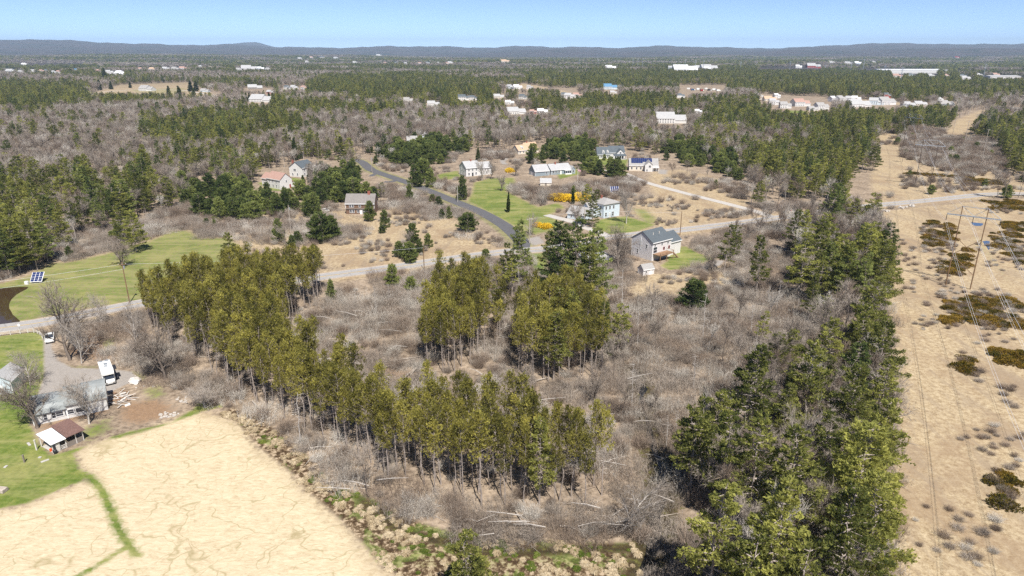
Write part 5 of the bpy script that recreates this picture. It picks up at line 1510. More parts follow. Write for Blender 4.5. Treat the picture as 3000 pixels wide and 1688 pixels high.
def emit():
    for kind, L in PTS.items():
        if not L: continue
        rows = np.concatenate(L, 0)
        H = HT[kind] * rows[:, 5]
        bx, by, d = proj(rows[:, 0], rows[:, 1], rows[:, 2]); tx, ty, _ = proj(rows[:, 0], rows[:, 1], rows[:, 2] + H)
        # leave out what stands wholly outside the frame
        pad = 2000 * .35 * H / d + 20
        inside = (bx > -pad - 150) & (bx < 3000 + pad + 150) & (ty < 1688 + 150) & (by > 0)
        rows, H, d, bx, by, ty = rows[inside], H[inside], d[inside], bx[inside], by[inside], ty[inside]
        vis = H / d * 2000 * ((bx > -20) & (bx < 3020) & (ty < 1680))
        if kind in ('tussock', 'thicket'):
            ind = np.zeros(len(rows), bool)
        elif kind == 'shrub':
            c = classify(bx, by)
            lone = (c == KL['scrub']) | inpoly(bx, by, CORRIDOR_S)
            sc = np.where(lone, vis, 0)
            ind = np.zeros(len(rows), bool); ind[np.argsort(-sc)[:300]] = True; ind &= sc > 0
        else:
            ind = np.zeros(len(rows), bool); ind[np.argsort(-vis)[:300]] = True; ind &= vis > 0
        first = {}
        objs = []
        for row in rows[ind]:
            v = int(row[6])
            loc = (row[0], row[1], row[2]); sc = (row[4], row[4], row[5])
            tilt = (RNG.normal() * .025, RNG.normal() * .025)
            if v in first:
                o = copy_tree(first[v], loc, row[3], sc, tilt)
            else:
                tr, cr = PROTO[kind][v]
                nm = {'old_tree': 'old_tree', 'juniper': 'juniper_patch', 'snag': 'dead_tree', 'shrub': 'bare_shrub'}.get(kind, kind)
                if tr is not None and cr is not None:
                    o = empty(nm); link('trunk', tr, o); link('crown', cr, o)
                else:
                    o = link(nm, tr or cr)
                o.location = loc; o.rotation_euler = (*tilt, row[3]); o.scale = sc
                first[v] = o
            objs.append(o)
        label_all(kind, objs) if objs else None
        rest = rows[~ind]
        if len(rest) and kind in STUFF:
            protos = []
            for v in range(len(PROTO[kind])):
                if v in first:
                    protos.append(list(first[v].children) or [first[v]])
                elif kind in ('tussock', 'thicket'):
                    # the few hummocks that are drawn on their own so the rest can copy them
                    k = np.where(rest[:, 6] == v)[0]
                    row = rest[k[0]]
                    o = link('tussock' if kind == 'tussock' else 'thicket', PROTO[kind][v][1], None, tuple(row[:3])); o.scale = (row[4], row[4], row[5])
                    tag(o, ['broad straw tussock in the wet marsh', 'large pale tussock beside the mud', 'narrow tall tussock in the marsh', 'small bright green tuft in the marsh'][v] if kind == 'tussock' else ['dense grey sapling thicket', 'reddish brown sapling thicket', 'low grey brush thicket', 'tall pale sapling thicket', 'medium grey brush thicket'][v], kind, kind='stuff')
                    protos.append([o])
                else:
                    protos.append(list(first[min(first)].children) or [first[min(first)]])
            gn_scatter(STUFF[kind][0], rest, protos, STUFF[kind][1], STUFF[kind][2])
        print(kind, 'single', int(ind.sum()), 'massed', int((~ind).sum()))


emit()

# ------------------------------------------------------------------ houses
def frame_at(a_px, b_px):
    """origin and turn of a building from the two feet of its front wall"""
    A = cast(*a_px); B = cast(*b_px)
    d = B - A
    return A, atan2(d.y, d.x), hypot(d.x, d.y)


def gable_volume(root, x0, x1, y0, y1, h, rise, wall, roof, axis='x', z0=-.4, over=.35, name_w='wall', name_r='roof', th=.22):
    """walls with gables and a pitched roof; the ridge runs along axis"""
    w = MB()
    if axis == 'x':
        ym = (y0 + y1) / 2
        w.extr([(y0, z0), (y1, z0), (y1, h), (ym, h + rise), (y0, h)], x0, x1, axis='x')
    else:
        xm = (x0 + x1) / 2
        w.extr([(x0, z0), (x1, z0), (x1, h), (xm, h + rise), (x0, h)], y0, y1, axis='y')
    wo_ = w.build(name_w, wall, root)
    r = MB()
    if axis == 'x':
        a, b, m_ = y0, y1, (y0 + y1) / 2
    else:
        a, b, m_ = x0, x1, (x0 + x1) / 2
    half = m_ - a
    k = rise / half
    e = over
    g = .02
    prof = [(a - e, h - k * e + g), (m_, h + rise + g), (b + e, h - k * e + g), (b + e, h - k * e + g + th), (m_, h + rise + th + g), (a - e, h - k * e + g + th)]
    if axis == 'x': r.extr(prof, x0 - e * .8, x1 + e * .8, axis='x')
    else: r.extr(prof, y0 - e * .8, y1 + e * .8, axis='y')
    ro = r.build(name_r, roof, root)
    # white trim on eaves and corners
    t = MB()
    if axis == 'x':
        for yy, s in ((a - e, -1), (b + e, 1)):
            t.box(x0 - e * .8, x1 + e * .8, yy + (s * .0 if s < 0 else 0) - (.08 if s < 0 else -.0), yy + (.0 if s < 0 else .08), h - k * e - .1, h - k * e + th)
    else:
        for xx, s in ((a - e, -1), (b + e, 1)):
            t.box(xx - (.08 if s < 0 else 0), xx + (0 if s < 0 else .08), y0 - e * .8, y1 + e * .8, h - k * e - .1, h - k * e + th)
    for xx in (x0, x1):
        for yy in (y0, y1):
            sx = -1 if xx == x0 else 1; sy = -1 if yy == y0 else 1
            t.box(min(xx + sx * .03, xx - sx * .15), max(xx + sx * .03, xx - sx * .15), min(yy + sy * .03, yy - sy * .15), max(yy + sy * .03, yy - sy * .15), z0, h - .02)
    t.build('trim', M['trim'], root)
    return wo_, ro


def window(root, face, x0, x1, y0, y1, u, z, w=1.0, h=1.4, frame=None, glass=None, name='window', muntin=True):
    """face f b l r; u along the wall from its left end seen from outside"""
    fr = MB(); gl = MB()

    def B(mb, ua, ub, za, zb, d0, d1):
        if face == 'f': mb.box(x0 + ua, x0 + ub, y0 - d1, y0 - d0, za, zb)
        elif face == 'b': mb.box(x1 - ub, x1 - ua, y1 + d0, y1 + d1, za, zb)
        elif face == 'l': mb.box(x0 - d1, x0 - d0, y1 - ub, y1 - ua, za, zb)
        else: mb.box(x1 + d0, x1 + d1, y0 + ua, y0 + ub, za, zb)
    t = .11
    B(fr, u - w / 2 - t, u + w / 2 + t, z + h, z + h + t, .004, .08)
    B(fr, u - w / 2 - t, u + w / 2 + t, z - t, z, .004, .10)
    B(fr, u - w / 2 - t, u - w / 2, z, z + h, .004, .08)
    B(fr, u + w / 2, u + w / 2 + t, z, z + h, .004, .08)
    if muntin: B(fr, u - w / 2, u + w / 2, z + h * .48, z + h * .52, .03, .06)
    f = fr.build(name, frame or M['trim'], root)
    B(gl, u - w / 2, u + w / 2, z, z + h, .004, .028)
    gl.build('pane', glass or M['glass'], f)
    return f


def door(root, face, x0, x1, y0, y1, u, w=1.0, h=2.1, mat='trim', z=0.0, name='door'):
    fr = MB(); kn = MB()

    def B(mb, ua, ub, za, zb, d0, d1):
        if face == 'f': mb.box(x0 + ua, x0 + ub, y0 - d1, y0 - d0, za, zb)
        elif face == 'b': mb.box(x1 - ub, x1 - ua, y1 + d0, y1 + d1, za, zb)
        elif face == 'l': mb.box(x0 - d1, x0 - d0, y1 - ub, y1 - ua, za, zb)
        else: mb.box(x1 + d0, x1 + d1, y0 + ua, y0 + ub, za, zb)
    B(fr, u - w / 2, u + w / 2, z, z + h, .004, .06)
    o = fr.build(name, M[mat], root)
    B(kn, u + w / 2 - .16, u + w / 2 - .08, z + h * .45, z + h * .5, .06, .12)
    kn.build('handle', M['dark'], o)
    return o


def chimney(roof, x, y, z0, z1, w=.8, mat='brick'):
    m = MB(); m.box(x - w / 2, x + w / 2, y - w / 2, y + w / 2, z0, z1); m.box(x - w / 2 - .08, x + w / 2 + .08, y - w / 2 - .08, y + w / 2 + .08, z1, z1 + .15)
    return m.build('chimney', M[mat], roof)


# white house, slate roof (gable towards the camera)
A, rz, L = frame_at((850, 517), (887, 520))
r = empty('white_house', A, rz, 'white two-storey house with dark slate roof and brick chimney at wood edge', 'house')
_, ro = gable_volume(r, 0, L, 0, 11, 5.4, 3.2, M['white_wall'], M['roof_slate'], 'y')
chimney(ro, L * .25, .9, 5, 9.4, .9)
for u, z in ((2.2, .9), (5.6, .9), (3.4, 3.4), (4.3, 3.4)): window(r, 'f', 0, L, 0, 11, u, z, .8, 1.3)
for u in (2, 5, 8): window(r, 'r', 0, L, 0, 11, u, .9, .9, 1.4); window(r, 'r', 0, L, 0, 11, u, 3.4, .9, 1.3)

# white house, brown roof
A, rz, L = frame_at((823, 556), (862, 549))
r = empty('white_house', A, rz, 'white house with faded reddish brown roof and tall plain gable end', 'house')
_, ro = gable_volume(r, 0, L - 1.2, 0, 11.5, 5.2, 3.0, M['white_wall'], M['roof_brown'], 'y')
gable_volume(r, L - 1.2, L + 1.4, 1, 10, 2.5, .9, M['white_wall'], M['roof_brown'], 'y', name_w='lean_to_wall', name_r='lean_to_roof')
gable_volume(r, .3, L - 2.2, 11.5, 17, 4.6, 2.5, M['white_wall'], M['roof_brown'], 'y', name_w='rear_wall', name_r='rear_roof')
window(r, 'f', 0, L, 0, 11, 3.8, 3.4, .7, 1.2); window(r, 'f', 0, L, 0, 11, 1.8, .8, .7, 1.2)
door(r, 'f', 0, L, 0, 11, 6.0, .9, 2.1, 'red_wall')
for u in (2, 5, 8): window(r, 'l', 0, L, 0, 11.5, u, .9, .9, 1.3); window(r, 'l', 0, L, 0, 11.5, u, 3.3, .9, 1.2)

# brown garrison house
A, rz, L = frame_at((1014, 628), (1098, 628))
r = empty('brown_house', A, rz, 'weathered brown wooden house with grey roof, brick chimney and pale windows', 'house')
m = MB(); m.box(.0, L, .35, 8.5, -.4, 2.6); m.build('lower_wall', M['brown_wall'], r)
_, ro = gable_volume(r, 0, L, 0, 8.5, 5.0, 3.4, M['brown_wall'], shingle('weathered_brown_grey_shingles', (.17, .155, .145), (.24, .22, .205)), 'x', z0=2.6)
m = MB(); m.box(-.05, L + .05, -.06, .0, 2.35, 2.75); m.build('band_board', M['old_wall'], r)
chimney(ro, L * .78, 4.25, 7.5, 9.6, 1.1)
for u in (2.2, 3.3, 9.9, 11.0, L / 2): window(r, 'f', 0, L, 0, 8.5, u, 3.3, .8, 1.2)
for u in (2.2, 3.3, L / 2 - 1): window(r, 'f', 0, L, .35, 8.5, u, .7, .85, 1.3)
window(r, 'f', 0, L, .35, 8.5, L / 2 + 2.2, .2, 2.2, 1.9)
door(r, 'f', 0, L, .35, 8.5, L / 2 + .3, 1.0, 2.1, 'trim')

# big white farmhouse
A, rz, L = frame_at((1366, 518), (1443, 511))
r = empty('white_farmhouse', A, rz, 'long white two-part farmhouse with pale roof beside the green lawn', 'house')
_, ro = gable_volume(r, 0, L * .53, 0, 9.5, 5.0, 3.1, M['white_wall'], M['roof_ltgrey'], 'x')
gable_volume(r, L * .53, L, .8, 8.5, 4.3, 2.7, M['white_wall'], M['roof_ltgrey'], 'x', name_w='wing_wall', name_r='wing_roof')
chimney(ro, L * .3, 4.7, 7, 9.0, .8)
for u in (1.8, 4.2, 6.6): window(r, 'f', 0, L, 0, 9.5, u, 3.2, .8, 1.3)
for u in (1.8, 6.4): window(r, 'f', 0, L, 0, 9.5, u, .8, .8, 1.4)
door(r, 'f', 0, L, 0, 9.5, 4.2, 1.0, 2.1, 'dark')
for u in (9.6, 11.2, 13, 14.6): window(r, 'f', 0, L, .8, 8.5, u, 2.7, .7, 1.1)
for u in (10.2, 13.8): window(r, 'f', 0, L, .8, 8.5, u, .7, .8, 1.3)
for u in (2.5, 6.8): window(r, 'l', 0, L, 0, 9.5, u, .8, .9, 1.4); window(r, 'l', 0, L, 0, 9.5, u, 3.2, .9, 1.3)

# blue-grey ranch with attached garage
A, rz, L = frame_at((1614, 513), (1682, 508))
r = empty('ranch_house', A, rz, 'blue-grey ranch house with pale roof, small porch and attached garage', 'house')
_, ro = gable_volume(r, 0, L * .86, 0, 9, 2.9, 2.7, M['blue_wall'], M['roof_ltgrey'], 'x')
chimney(ro, L * .3, 4.2, 5, 6.6, .8)
gable_volume(r, L * .84, L, -1.2, 4, 2.8, 1.6, M['blue_wall'], M['roof_ltgrey'], 'y', name_w='wing_wall', name_r='wing_roof')
gable_volume(r, -10.8, -1.6, -.8, 7.5, 2.9, 3.1, M['blue_wall'], M['roof_ltgrey'], 'x', name_w='garage_wall', name_r='garage_roof')
m = MB(); m.box(-1.6, 0, 1.2, 6, -.4, 2.5); m.build('link_wall', M['blue_wall'], r)
m = MB(); m.box(-1.6, 0, .9, 6.3, 2.52, 2.75); m.build('link_roof', M['roof_ltgrey'], r)
p = MB(); p.box(L * .55, L * .82, -2.2, -.02, 2.35, 2.55)
for k in range(4): x = L * .55 + .1 + k * (L * .27 - .3) / 3; p.box(x, x + .13, -2.15, -2.02, .5, 2.35)
p.box(L * .55, L * .82, -2.2, -.02, -.2, .55)
p.build('porch', M['trim'], r)
for u in (1.6, 3.4, 5.4): window(r, 'f', 0, L, 0, 9, u, 1.0, .9, 1.2)
window(r, 'f', L * .84, L, -1.2, 4, L * .08, 1.0, .9, 1.3)
window(r, 'f', -10.8, -1.6, -.8, 7.5, 7.4, 1.0, .8, 1.1)
door(r, 'f', 0, L, 0, 9, 6.6, .95, 2.1, 'trim')
door(r, 'l', -10.8, -1.6, -.8, 7.5, 4.2, 4.4, 2.2, 'trim', name='garage_door')

# tan-roofed cape
A, rz, L = frame_at((1516, 452), (1578, 446))
r = empty('tan_roofed_house', A, rz, 'cream house with warm tan roof and dormer among the pines', 'house')
_, ro = gable_volume(r, L * .42, L, .5, 9, 2.9, 3.9, M['cream_wall'], M['roof_tan'], 'x')
_, r2 = gable_volume(r, 0, L * .46, -1.2, 7, 2.7, 3.2, M['cream_wall'], M['roof_tan'], 'x', name_w='wing_wall', name_r='wing_roof')
chimney(ro, L * .6, 4.8, 6, 7.9, .8)
d = MB(); d.extr([(3.1, 3.1), (4.9, 3.1), (4.9, 4.7), (4.0, 5.5), (3.1, 4.7)], -.3, 2.2, axis='y'); do = d.build('dormer', M['white_wall'], r)
window(do, 'f', 3.1, 4.9, -.3, 2, .9, 3.5, .7, 1.0)
for u in (1.5, 4.5, 6.8): window(r, 'f', 0, L, -1.2, 7, u, .8, .9, 1.3)
for u in (9.5, 12, 14): window(r, 'f', 0, L, .5, 9, u, .9, .9, 1.3)

# porch-fronted white house
A, rz, L = frame_at((1754, 466), (1831, 465))
r = empty('white_house', A, rz, 'white house with dark slate roof, two dormers and a gabled front porch', 'house')
_, ro = gable_volume(r, L * .42, L, 1.5, 10.5, 4.0, 3.8, M['white_wall'], M['roof_slate'], 'x')
_, r2 = gable_volume(r, -.8, L * .44, .6, 9.4, 3.0, 4.3, M['white_wall'], M['roof_slate'], 'x', name_w='wing_wall', name_r='wing_roof')
gable_volume(r, L * .68, L * .93, -1.2, 4, 4.2, 2.2, M['white_wall'], M['roof_slate'], 'y', name_w='front_gable_wall', name_r='front_gable_roof')
for x in (2.6, 5.6):
    d = MB(); d.extr([(x, 3.6), (x + 1.5, 3.6), (x + 1.5, 5.0), (x + .75, 5.8), (x, 5.0)], 1.0, 3.4, axis='y'); do = d.build('dormer', M['white_wall'], r)
    window(do, 'f', x, x + 1.5, 1.0, 3, .75, 4.0, .6, .85)
p = MB(); p.extr([(-4.2, 2.4), (-1.2, 3.2), (-1.2, 3.4), (-4.2, 2.6)], L * .52, L, axis='x'); p.build('porch_roof', M['roof_slate'], r)
for k in range(6): x = L * .53 + k * (L * .45) / 5; q = MB(); q.box(x, x + .2, -4.1, -3.9, 0, 2.45); q.build('porch_post', M['trim'], r)
q = MB(); q.box(L * .52, L, -4.2, -1.2, -.2, .35); q.build('porch_floor', M['concrete'], r)
for u in (2.6, 5.4, 7.2): window(r, 'f', -.8, L, .6, 9, u, .9, .9, 1.3)
window(r, 'f', L * .68, L * .93, -1.2, 4, L * .125, 3.6, 1.0, 1.1)
for u in (.9, 2.4, 3.9): window(r, 'f', L * .68, L * .93, -1.2, 4, u, .7, .9, 1.5)

# solar-roofed house
A, rz, L = frame_at((1848, 500), (1912, 500))
rz += radians(-6)
r = empty('solar_house', A, rz, 'cream house whose long grey roof carries rows of blue solar panels', 'house')
_, ro = gable_volume(r, -1, L + 3, 0, 12, 3.2, 3.4, M['cream_wall'], M['roof_grey'], 'x')
_, r2 = gable_volume(r, L * .62, L * .95, -3.2, 4, 4.2, 2.0, M['white_wall'], M['roof_grey'], 'y', name_w='front_gable_wall', name_r='front_gable_roof')
k = 3.4 / 6
for row in range(4):
    for c in range(11):
        if row == 0 and c > 5: continue
        x = .2 + c * 1.16; ya = 1.6 + row * 1.08
        if x > L + 1.5: continue
        m = MB(); za = 3.2 + k * ya + .36; zb = 3.2 + k * (ya + .98) + .36
        m._a([(x, ya, za), (x + 1.06, ya, za), (x + 1.06, ya + .98, zb), (x, ya + .98, zb), (x, ya, za + .05), (x + 1.06, ya, za + .05), (x + 1.06, ya + .98, zb + .05), (x, ya + .98, zb + .05)], [(0, 3, 2, 1), (4, 5, 6, 7), (0, 1, 5, 4), (1, 2, 6, 5), (2, 3, 7, 6), (3, 0, 4, 7)])
        m.build('solar_panel', M['panel'], r)
for u in (1.5, 4.5, 7.0): window(r, 'f', -1, L, 0, 9, u, .9, .9, 1.3)
window(r, 'f', L * .62, L * .95, -3.2, 4, 1.2, .4, .8, 1.0); window(r, 'f', L * .62, L * .95, -3.2, 4, 2.8, 2.6, 1.2, 1.2)
q = MB(); q.box(L * .96, L + 3.4, -2.6, -.02, 2.2, 2.4); q.build('deck', M['trim'], r)
for x in (L * .98, L + 1.6, L + 3.2): q = MB(); q.box(x, x + .15, -2.6, -2.45, -.2, 3.2); q.build('deck_post', M['trim'], r)
q = MB(); q.box(L * .96, L + 3.4, -2.66, -2.56, 3.1, 3.25); q.box(L * .96, L + 3.4, -2.66, -2.58, 2.6, 2.66); q.build('railing', M['trim'], r)

# hip-roofed white house
A, rz, L = frame_at((1768, 640), (1814, 632))
r = empty('hip_roofed_house', A, rz, 'square white two-storey house with grey hip roof beside a tall bare tree', 'house')
D = 9.0; Hh = 6.0
m = MB(); m.box(0, L, 0, D, -.4, Hh); m.build('wall', M['ltblue_wall'], r)
e = .5; m = MB(); cx, cy = L / 2, D / 2
z0 = Hh + .02; zt = Hh + 2.0
vs = [(-e, -e, z0), (L + e, -e, z0), (L + e, D + e, z0), (-e, D + e, z0), (-e, -e, z0 + .22), (L + e, -e, z0 + .22), (L + e, D + e, z0 + .22), (-e, D + e, z0 + .22), (cx, cy - 1, zt), (cx, cy + 1, zt)]
m._a(vs, [(0, 3, 2, 1), (0, 1, 5, 4), (1, 2, 6, 5), (2, 3, 7, 6), (3, 0, 4, 7), (4, 5, 8), (5, 6, 9, 8), (6, 7, 9), (7, 4, 8, 9)])
ro = m.build('roof', M['roof_grey'], r)
chimney(ro, cx - 1, cy + 1.5, zt - .8, zt + .8, .7)
t = MB(); t.box(-.1, L + .1, -.1, 0, Hh - .45, Hh); t.box(-.1, 0, 0, D, Hh - .45, Hh); t.build('cornice', M['trim'], r)
for u in (1.3, 3.5, 5.7): window(r, 'f', 0, L, 0, D, u, 3.8, .9, 1.4)
for u in (1.3, 5.4): window(r, 'f', 0, L, 0, D, u, .7, .9, 1.7)
door(r, 'f', 0, L, 0, D, 3.5, 1.0, 2.2, 'trim')
for u in (2.0, 4.5, 7.0): window(r, 'l', 0, L, 0, D, u, 3.8, .9, 1.4); window(r, 'l', 0, L, 0, D, u, .7, .9, 1.6)
gable_volume(r, -5.5, -.05, 3.5, 8, 4.6, 1.8, M['ltblue_wall'], M['roof_grey'], 'x', name_w='rear_wing_wall', name_r='rear_wing_roof')
A, rz, L = frame_at((1662, 640), (1716, 648))
r = empty('garage', A, rz, 'low pale garage with sagging grey roof left of the hip-roofed house', 'garage')
gable_volume(r, 0, L, 0, 7.5, 2.6, 2.4, M['ltblue_wall'], M['roof_grey'], 'x')
for u in (2.0, 4.2, 6.4): window(r, 'f', 0, L, 0, 7, u, .9, .7, 1.1)
door(r, 'l', 0, L, 0, 7.5, 3.7, 3.0, 2.2, 'dark', name='garage_door')

# grey clapboard house
A = cast(1909, 765); B = cast(1963, 750)
rz = atan2((B - A).y, (B - A).x); L = hypot((B - A).x, (B - A).y)
r = empty('grey_house', A, rz, 'pale grey clapboard house with dark slate roof, rear deck and lower wing', 'house')
D = 9.6; Hh = 6.6
_, ro = gable_volume(r, 0, L, 0, D, Hh, 3.1, M['grey_wall'], M['roof_slate'], 'x')
gable_volume(r, L, L + 6.2, .5, 8, 5.0, 2.6, M['grey_wall'], M['roof_slate'], 'x', name_w='wing_wall', name_r='wing_roof')
for x, mt in ((L * .3, 'yellow'), (L * .62, 'trim')):
    q = MB(); q.tube((x, 2.6, Hh + 1.2), (x, 2.6, Hh + 2.7), .14); q.build('vent_pipe', M['board_white'], ro)
for u in (1.3, L * .5, L * .82): window(r, 'f', 0, L, 0, D, u, 5.0, .75, 1.1)
for u in (L * .62, L * .9): window(r, 'f', 0, L, 0, D, u, 3.2, .7, .8, M['red_wall'])
window(r, 'f', 0, L, 0, D, L * .86, .9, .7, .8)
window(r, 'f', 0, L, 0, D, 1.5, 2.7, 1.9, 2.1, name='patio_door')
for u, z in ((3.0, 1.6), (7, 4.2), (4.2, 5.0)): window(r, 'l', 0, L, 0, D, u, z, .8, 1.3)
q = MB(); q.box(-.1, -.02, 5.2, 5.5, 3.2, 7.6); q.build('downpipe', M['trim'], r)
q = MB(); q.box(.4, L * .78, -3.4, -.06, 2.35, 2.55); q.build('deck', M['board_brown'], r)
for x in (.5, L * .4, L * .75):
    q = MB(); q.box(x, x + .14, -3.35, -3.2, -.1, 3.4); q.build('deck_post', M['board_brown'], r)
q = MB(); q.box(.4, L * .78, -3.4, -3.34, 3.3, 3.42); q.box(.4, L * .78, -3.4, -3.36, 2.9, 2.96); q.box(L * .78 - .06, L * .78, -3.3, -.1, 3.3, 3.42); q.build('railing', M['board_brown'], r)
q = MB()
for k in range(9): q.box(L * .80 + k * .32, L * .80 + k * .32 + .34, -3.3, -2.2, 2.2 - k * .27, 2.27 - k * .27)
q.build('stairs', M['board_brown'], r)
# garden shed
A, rz, L = frame_at((1884, 808), (1915, 803))
r = empty('garden_shed', A, rz, 'small grey garden shed with a steep grey roof below the grey house', 'shed')
gable_volume(r, 0, L, 0, 3.0, 2.0, 1.3, M['grey_wall'], M['roof_grey'], 'x', over=.2)
door(r, 'f', 0, L, 0, 3, L * .7, 1.1, 1.7, 'trim'); window(r, 'f', 0, L, 0, 3, L * .28, .8, .6, .6)
# small house hidden by the pines
A, rz, L = frame_at((1752, 782), (1786, 772))
rz += radians(-14)
r = empty('low_white_house', A, rz, 'low white house with pale roof half hidden behind the tall centre pines', 'house')
gable_volume(r, -2.5, L, 0, 8, 2.8, 2.3, M['white_wall'], M['roof_ltgrey'], 'y')
for u in (2, 4.4): window(r, 'f', -2.5, L, 0, 8, u, .9, .8, 1.2)
# garden building behind the shrubs
A, rz, L = frame_at((1583, 545), (1615, 545))
r = empty('garden_shed', A, rz, 'small shed with pale pinkish roof among the bare shrubs below the ranch house', 'shed')
gable_volume(r, 0, L, 0, 4.5, 2.0, 1.7, M['cream_wall'], M['roof_ltgrey'], 'x', over=.25)
door(r, 'f', 0, L, 0, 4.5, L / 2, 1.0, 1.8, 'old_wall')

# ------------------------------------------------------------------ farmyard, lower left
A, rz, L = frame_at((120, 1243), (318, 1200))
r = empty('white_barn', A, rz, 'long low white barn with patched grey curved roof beside the gravel yard', 'barn')
s1 = L * .40
mroof = simple('grey_sheet_roof', (.20, .22, .22), (.36, .38, .38), .35, .6)
for (xa, xb, hh, ri, nm) in ((-1.2, s1, 2.3, 1.8, 'lower'), (s1, L, 2.9, 2.0, 'upper')):
    y0, y1 = 0, 6.6
    n = 9
    prof = [(y0, -.4), (y1, -.4), (y1, hh)] + [((y0 + y1) / 2 + (y1 - y0) / 2 * cos(pi * k / n), hh + ri * sin(pi * k / n) ** .8) for k in range(1, n)] + [(y0, hh)]
    m = MB(); m.extr(prof, xa, xb - .01, axis='x'); m.build(nm + '_wall', M['white_wall'], r)
    rp = [((y0 + y1) / 2 + (y1 - y0 + .7) / 2 * cos(pi * k / n), hh + .03 + (ri + .05) * sin(pi * k / n) ** .8) for k in range(0, n + 1)]
    rq = [((y0 + y1) / 2 + (y1 - y0 + .95) / 2 * cos(pi * k / n), hh + .03 + (ri + .22) * sin(pi * k / n) ** .8) for k in range(n, -1, -1)]
    m = MB()
    allp = rp + rq[::1]
    K = n + 1
    xs = (xa - .25, xb + (.25 if nm == 'upper' else -.02))
    vs = [(x, a, z) for x in xs for a, z in allp]
    T = len(allp); fs = []
    for i in range(T): fs.append((i, (i + 1) % T, T + (i + 1) % T, T + i))
    for i in range(K - 1):
        for o_ in (0, T): fs.append((o_ + i, o_ + i + 1, o_ + T - 2 - i, o_ + T - 1 - i))
    m._a(vs, fs); m.build(nm + '_roof', mroof, r)
for u in (4.6, 6.4): window(r, 'f', -1.2, L, 0, 6, u + 1.2 - 1.2, .9, 1.2, .9)
for u in (1.0, 2.4): window(r, 'f', 0, L, 0, 6, u, .7, .6, 1.2)
q = MB(); q.box(s1 - .09, s1 + .09, -.12, -.01, 0, 2.9); q.build('downpipe', M['trim'], r)
window(r, 'r', -1.2, L, 0, 6, 3.3, 1.0, 1.0, 1.0)
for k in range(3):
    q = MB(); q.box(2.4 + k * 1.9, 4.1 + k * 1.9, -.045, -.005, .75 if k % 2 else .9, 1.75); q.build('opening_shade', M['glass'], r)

# open-sided shed: rust roof half and white roof half
PA, PB = cast(157, 1330), cast(247, 1290)
rz = atan2((PB - PA).y, (PB - PA).x); L = hypot((PB - PA).x, (PB - PA).y)
r = empty('open_shed', PA, rz, 'open-sided shed, one half rusty brown roof, other half bright white roof', 'shed')
D = 4.6; s1 = L * .44
m = MB(); m._a([(-.3, -.4, 2.05), (s1, -.4, 2.05), (s1, D, 2.75), (-.3, D, 2.75), (-.3, -.4, 2.13), (s1, -.4, 2.13), (s1, D, 2.83), (-.3, D, 2.83)], [(0, 3, 2, 1), (4, 5, 6, 7), (0, 1, 5, 4), (1, 2, 6, 5), (2, 3, 7, 6), (3, 0, 4, 7)])
m.build('white_roof', M['roof_white'], r)
m = MB(); m._a([(s1 + .02, -.5, 2.25), (L + .3, -.5, 2.25), (L + .3, D + .3, 3.0), (s1 + .02, D + .3, 3.0), (s1 + .02, -.5, 2.35), (L + .3, -.5, 2.35), (L + .3, D + .3, 3.1), (s1 + .02, D + .3, 3.1)], [(0, 3, 2, 1), (4, 5, 6, 7), (0, 1, 5, 4), (1, 2, 6, 5), (2, 3, 7, 6), (3, 0, 4, 7)])
m.build('rusty_roof', M['roof_rust'], r)
for x, y, h in ((0, 0, 2.03), (s1 * .5, 0, 2.03), (s1 - .1, 0, 2.03), (L * .75, 0, 2.22), (L - .1, 0, 2.22), (0, D - .2, 2.7), (s1 - .1, D - .2, 2.7), (L - .1, D - .2, 2.95)):
    q = MB(); q.box(x, x + .13, y, y + .13, -.2, h); q.build('post', M['board_white'], r)
q = MB(); q.box(s1 + .1, L, D - .08, D, -.2, 2.9); q.box(L - .06, L, .15, D - .1, -.2, 2.3); q.build('back_wall', M['old_wall'], r)
q = MB(); q.box(s1 + .15, L - .1, .02, .08, -.1, 1.0)
q.build('front_wall', M['old_wall'], r)
q = MB()
for k in range(3): q.box(s1 * .6, s1 + .1, -.02, .03, .2 + k * .3, .32 + k * .3)
q.build('rail_fence', M['board_white'], r)
q = MB(); q.box(s1 * .25, s1 * .5, -.06, -.01, .05, 1.7); q.build('gate_panel', M['board_white'], r)
q = MB(); q.box(.1, s1, .1, D - .2, .0, .06); q.build('floor_slab', M['concrete'], r)
m = MB(); m.tube((0, 0, 0), (0, 0, .45), .22, .24, 10); m.tube((0, 0, .45), (0, 0, .49), .26, .26, 10); o = m.build('plastic_bucket', M['orange']); o.location = cast(150, 1322); tag(o, 'bright orange bucket standing under the white shed roof', 'bucket')
m = MB(); m.tube((0, 0, .35), (0, 0, .75), .32, .36, 12); m.tube((0, 0, .75), (0, 0, .95), .36, .12, 12)
for k in range(3): m.tube((.28 * cos(k * 2.1), .28 * sin(k * 2.1), 0), (.2 * cos(k * 2.1), .2 * sin(k * 2.1), .4), .03, .03, 5)
o = m.build('kettle_grill', M['dark']); o.location = cast(163, 1330); tag(o, 'round black grill at the corner of the white-roofed shed', 'grill')

# pale building at the left edge
r = empty('pale_shed', cast(-28, 1158), radians(12), 'pale blue shed cut off by the left edge above the west yard', 'shed')
gable_volume(r, 0, 4.4, 0, 6, 3.0, 1.5, M['ltblue_wall'], M['roof_ltgrey'], 'y')
door(r, 'f', 0, 4.4, 0, 6, 2.2, 1.2, 2.0, 'trim')

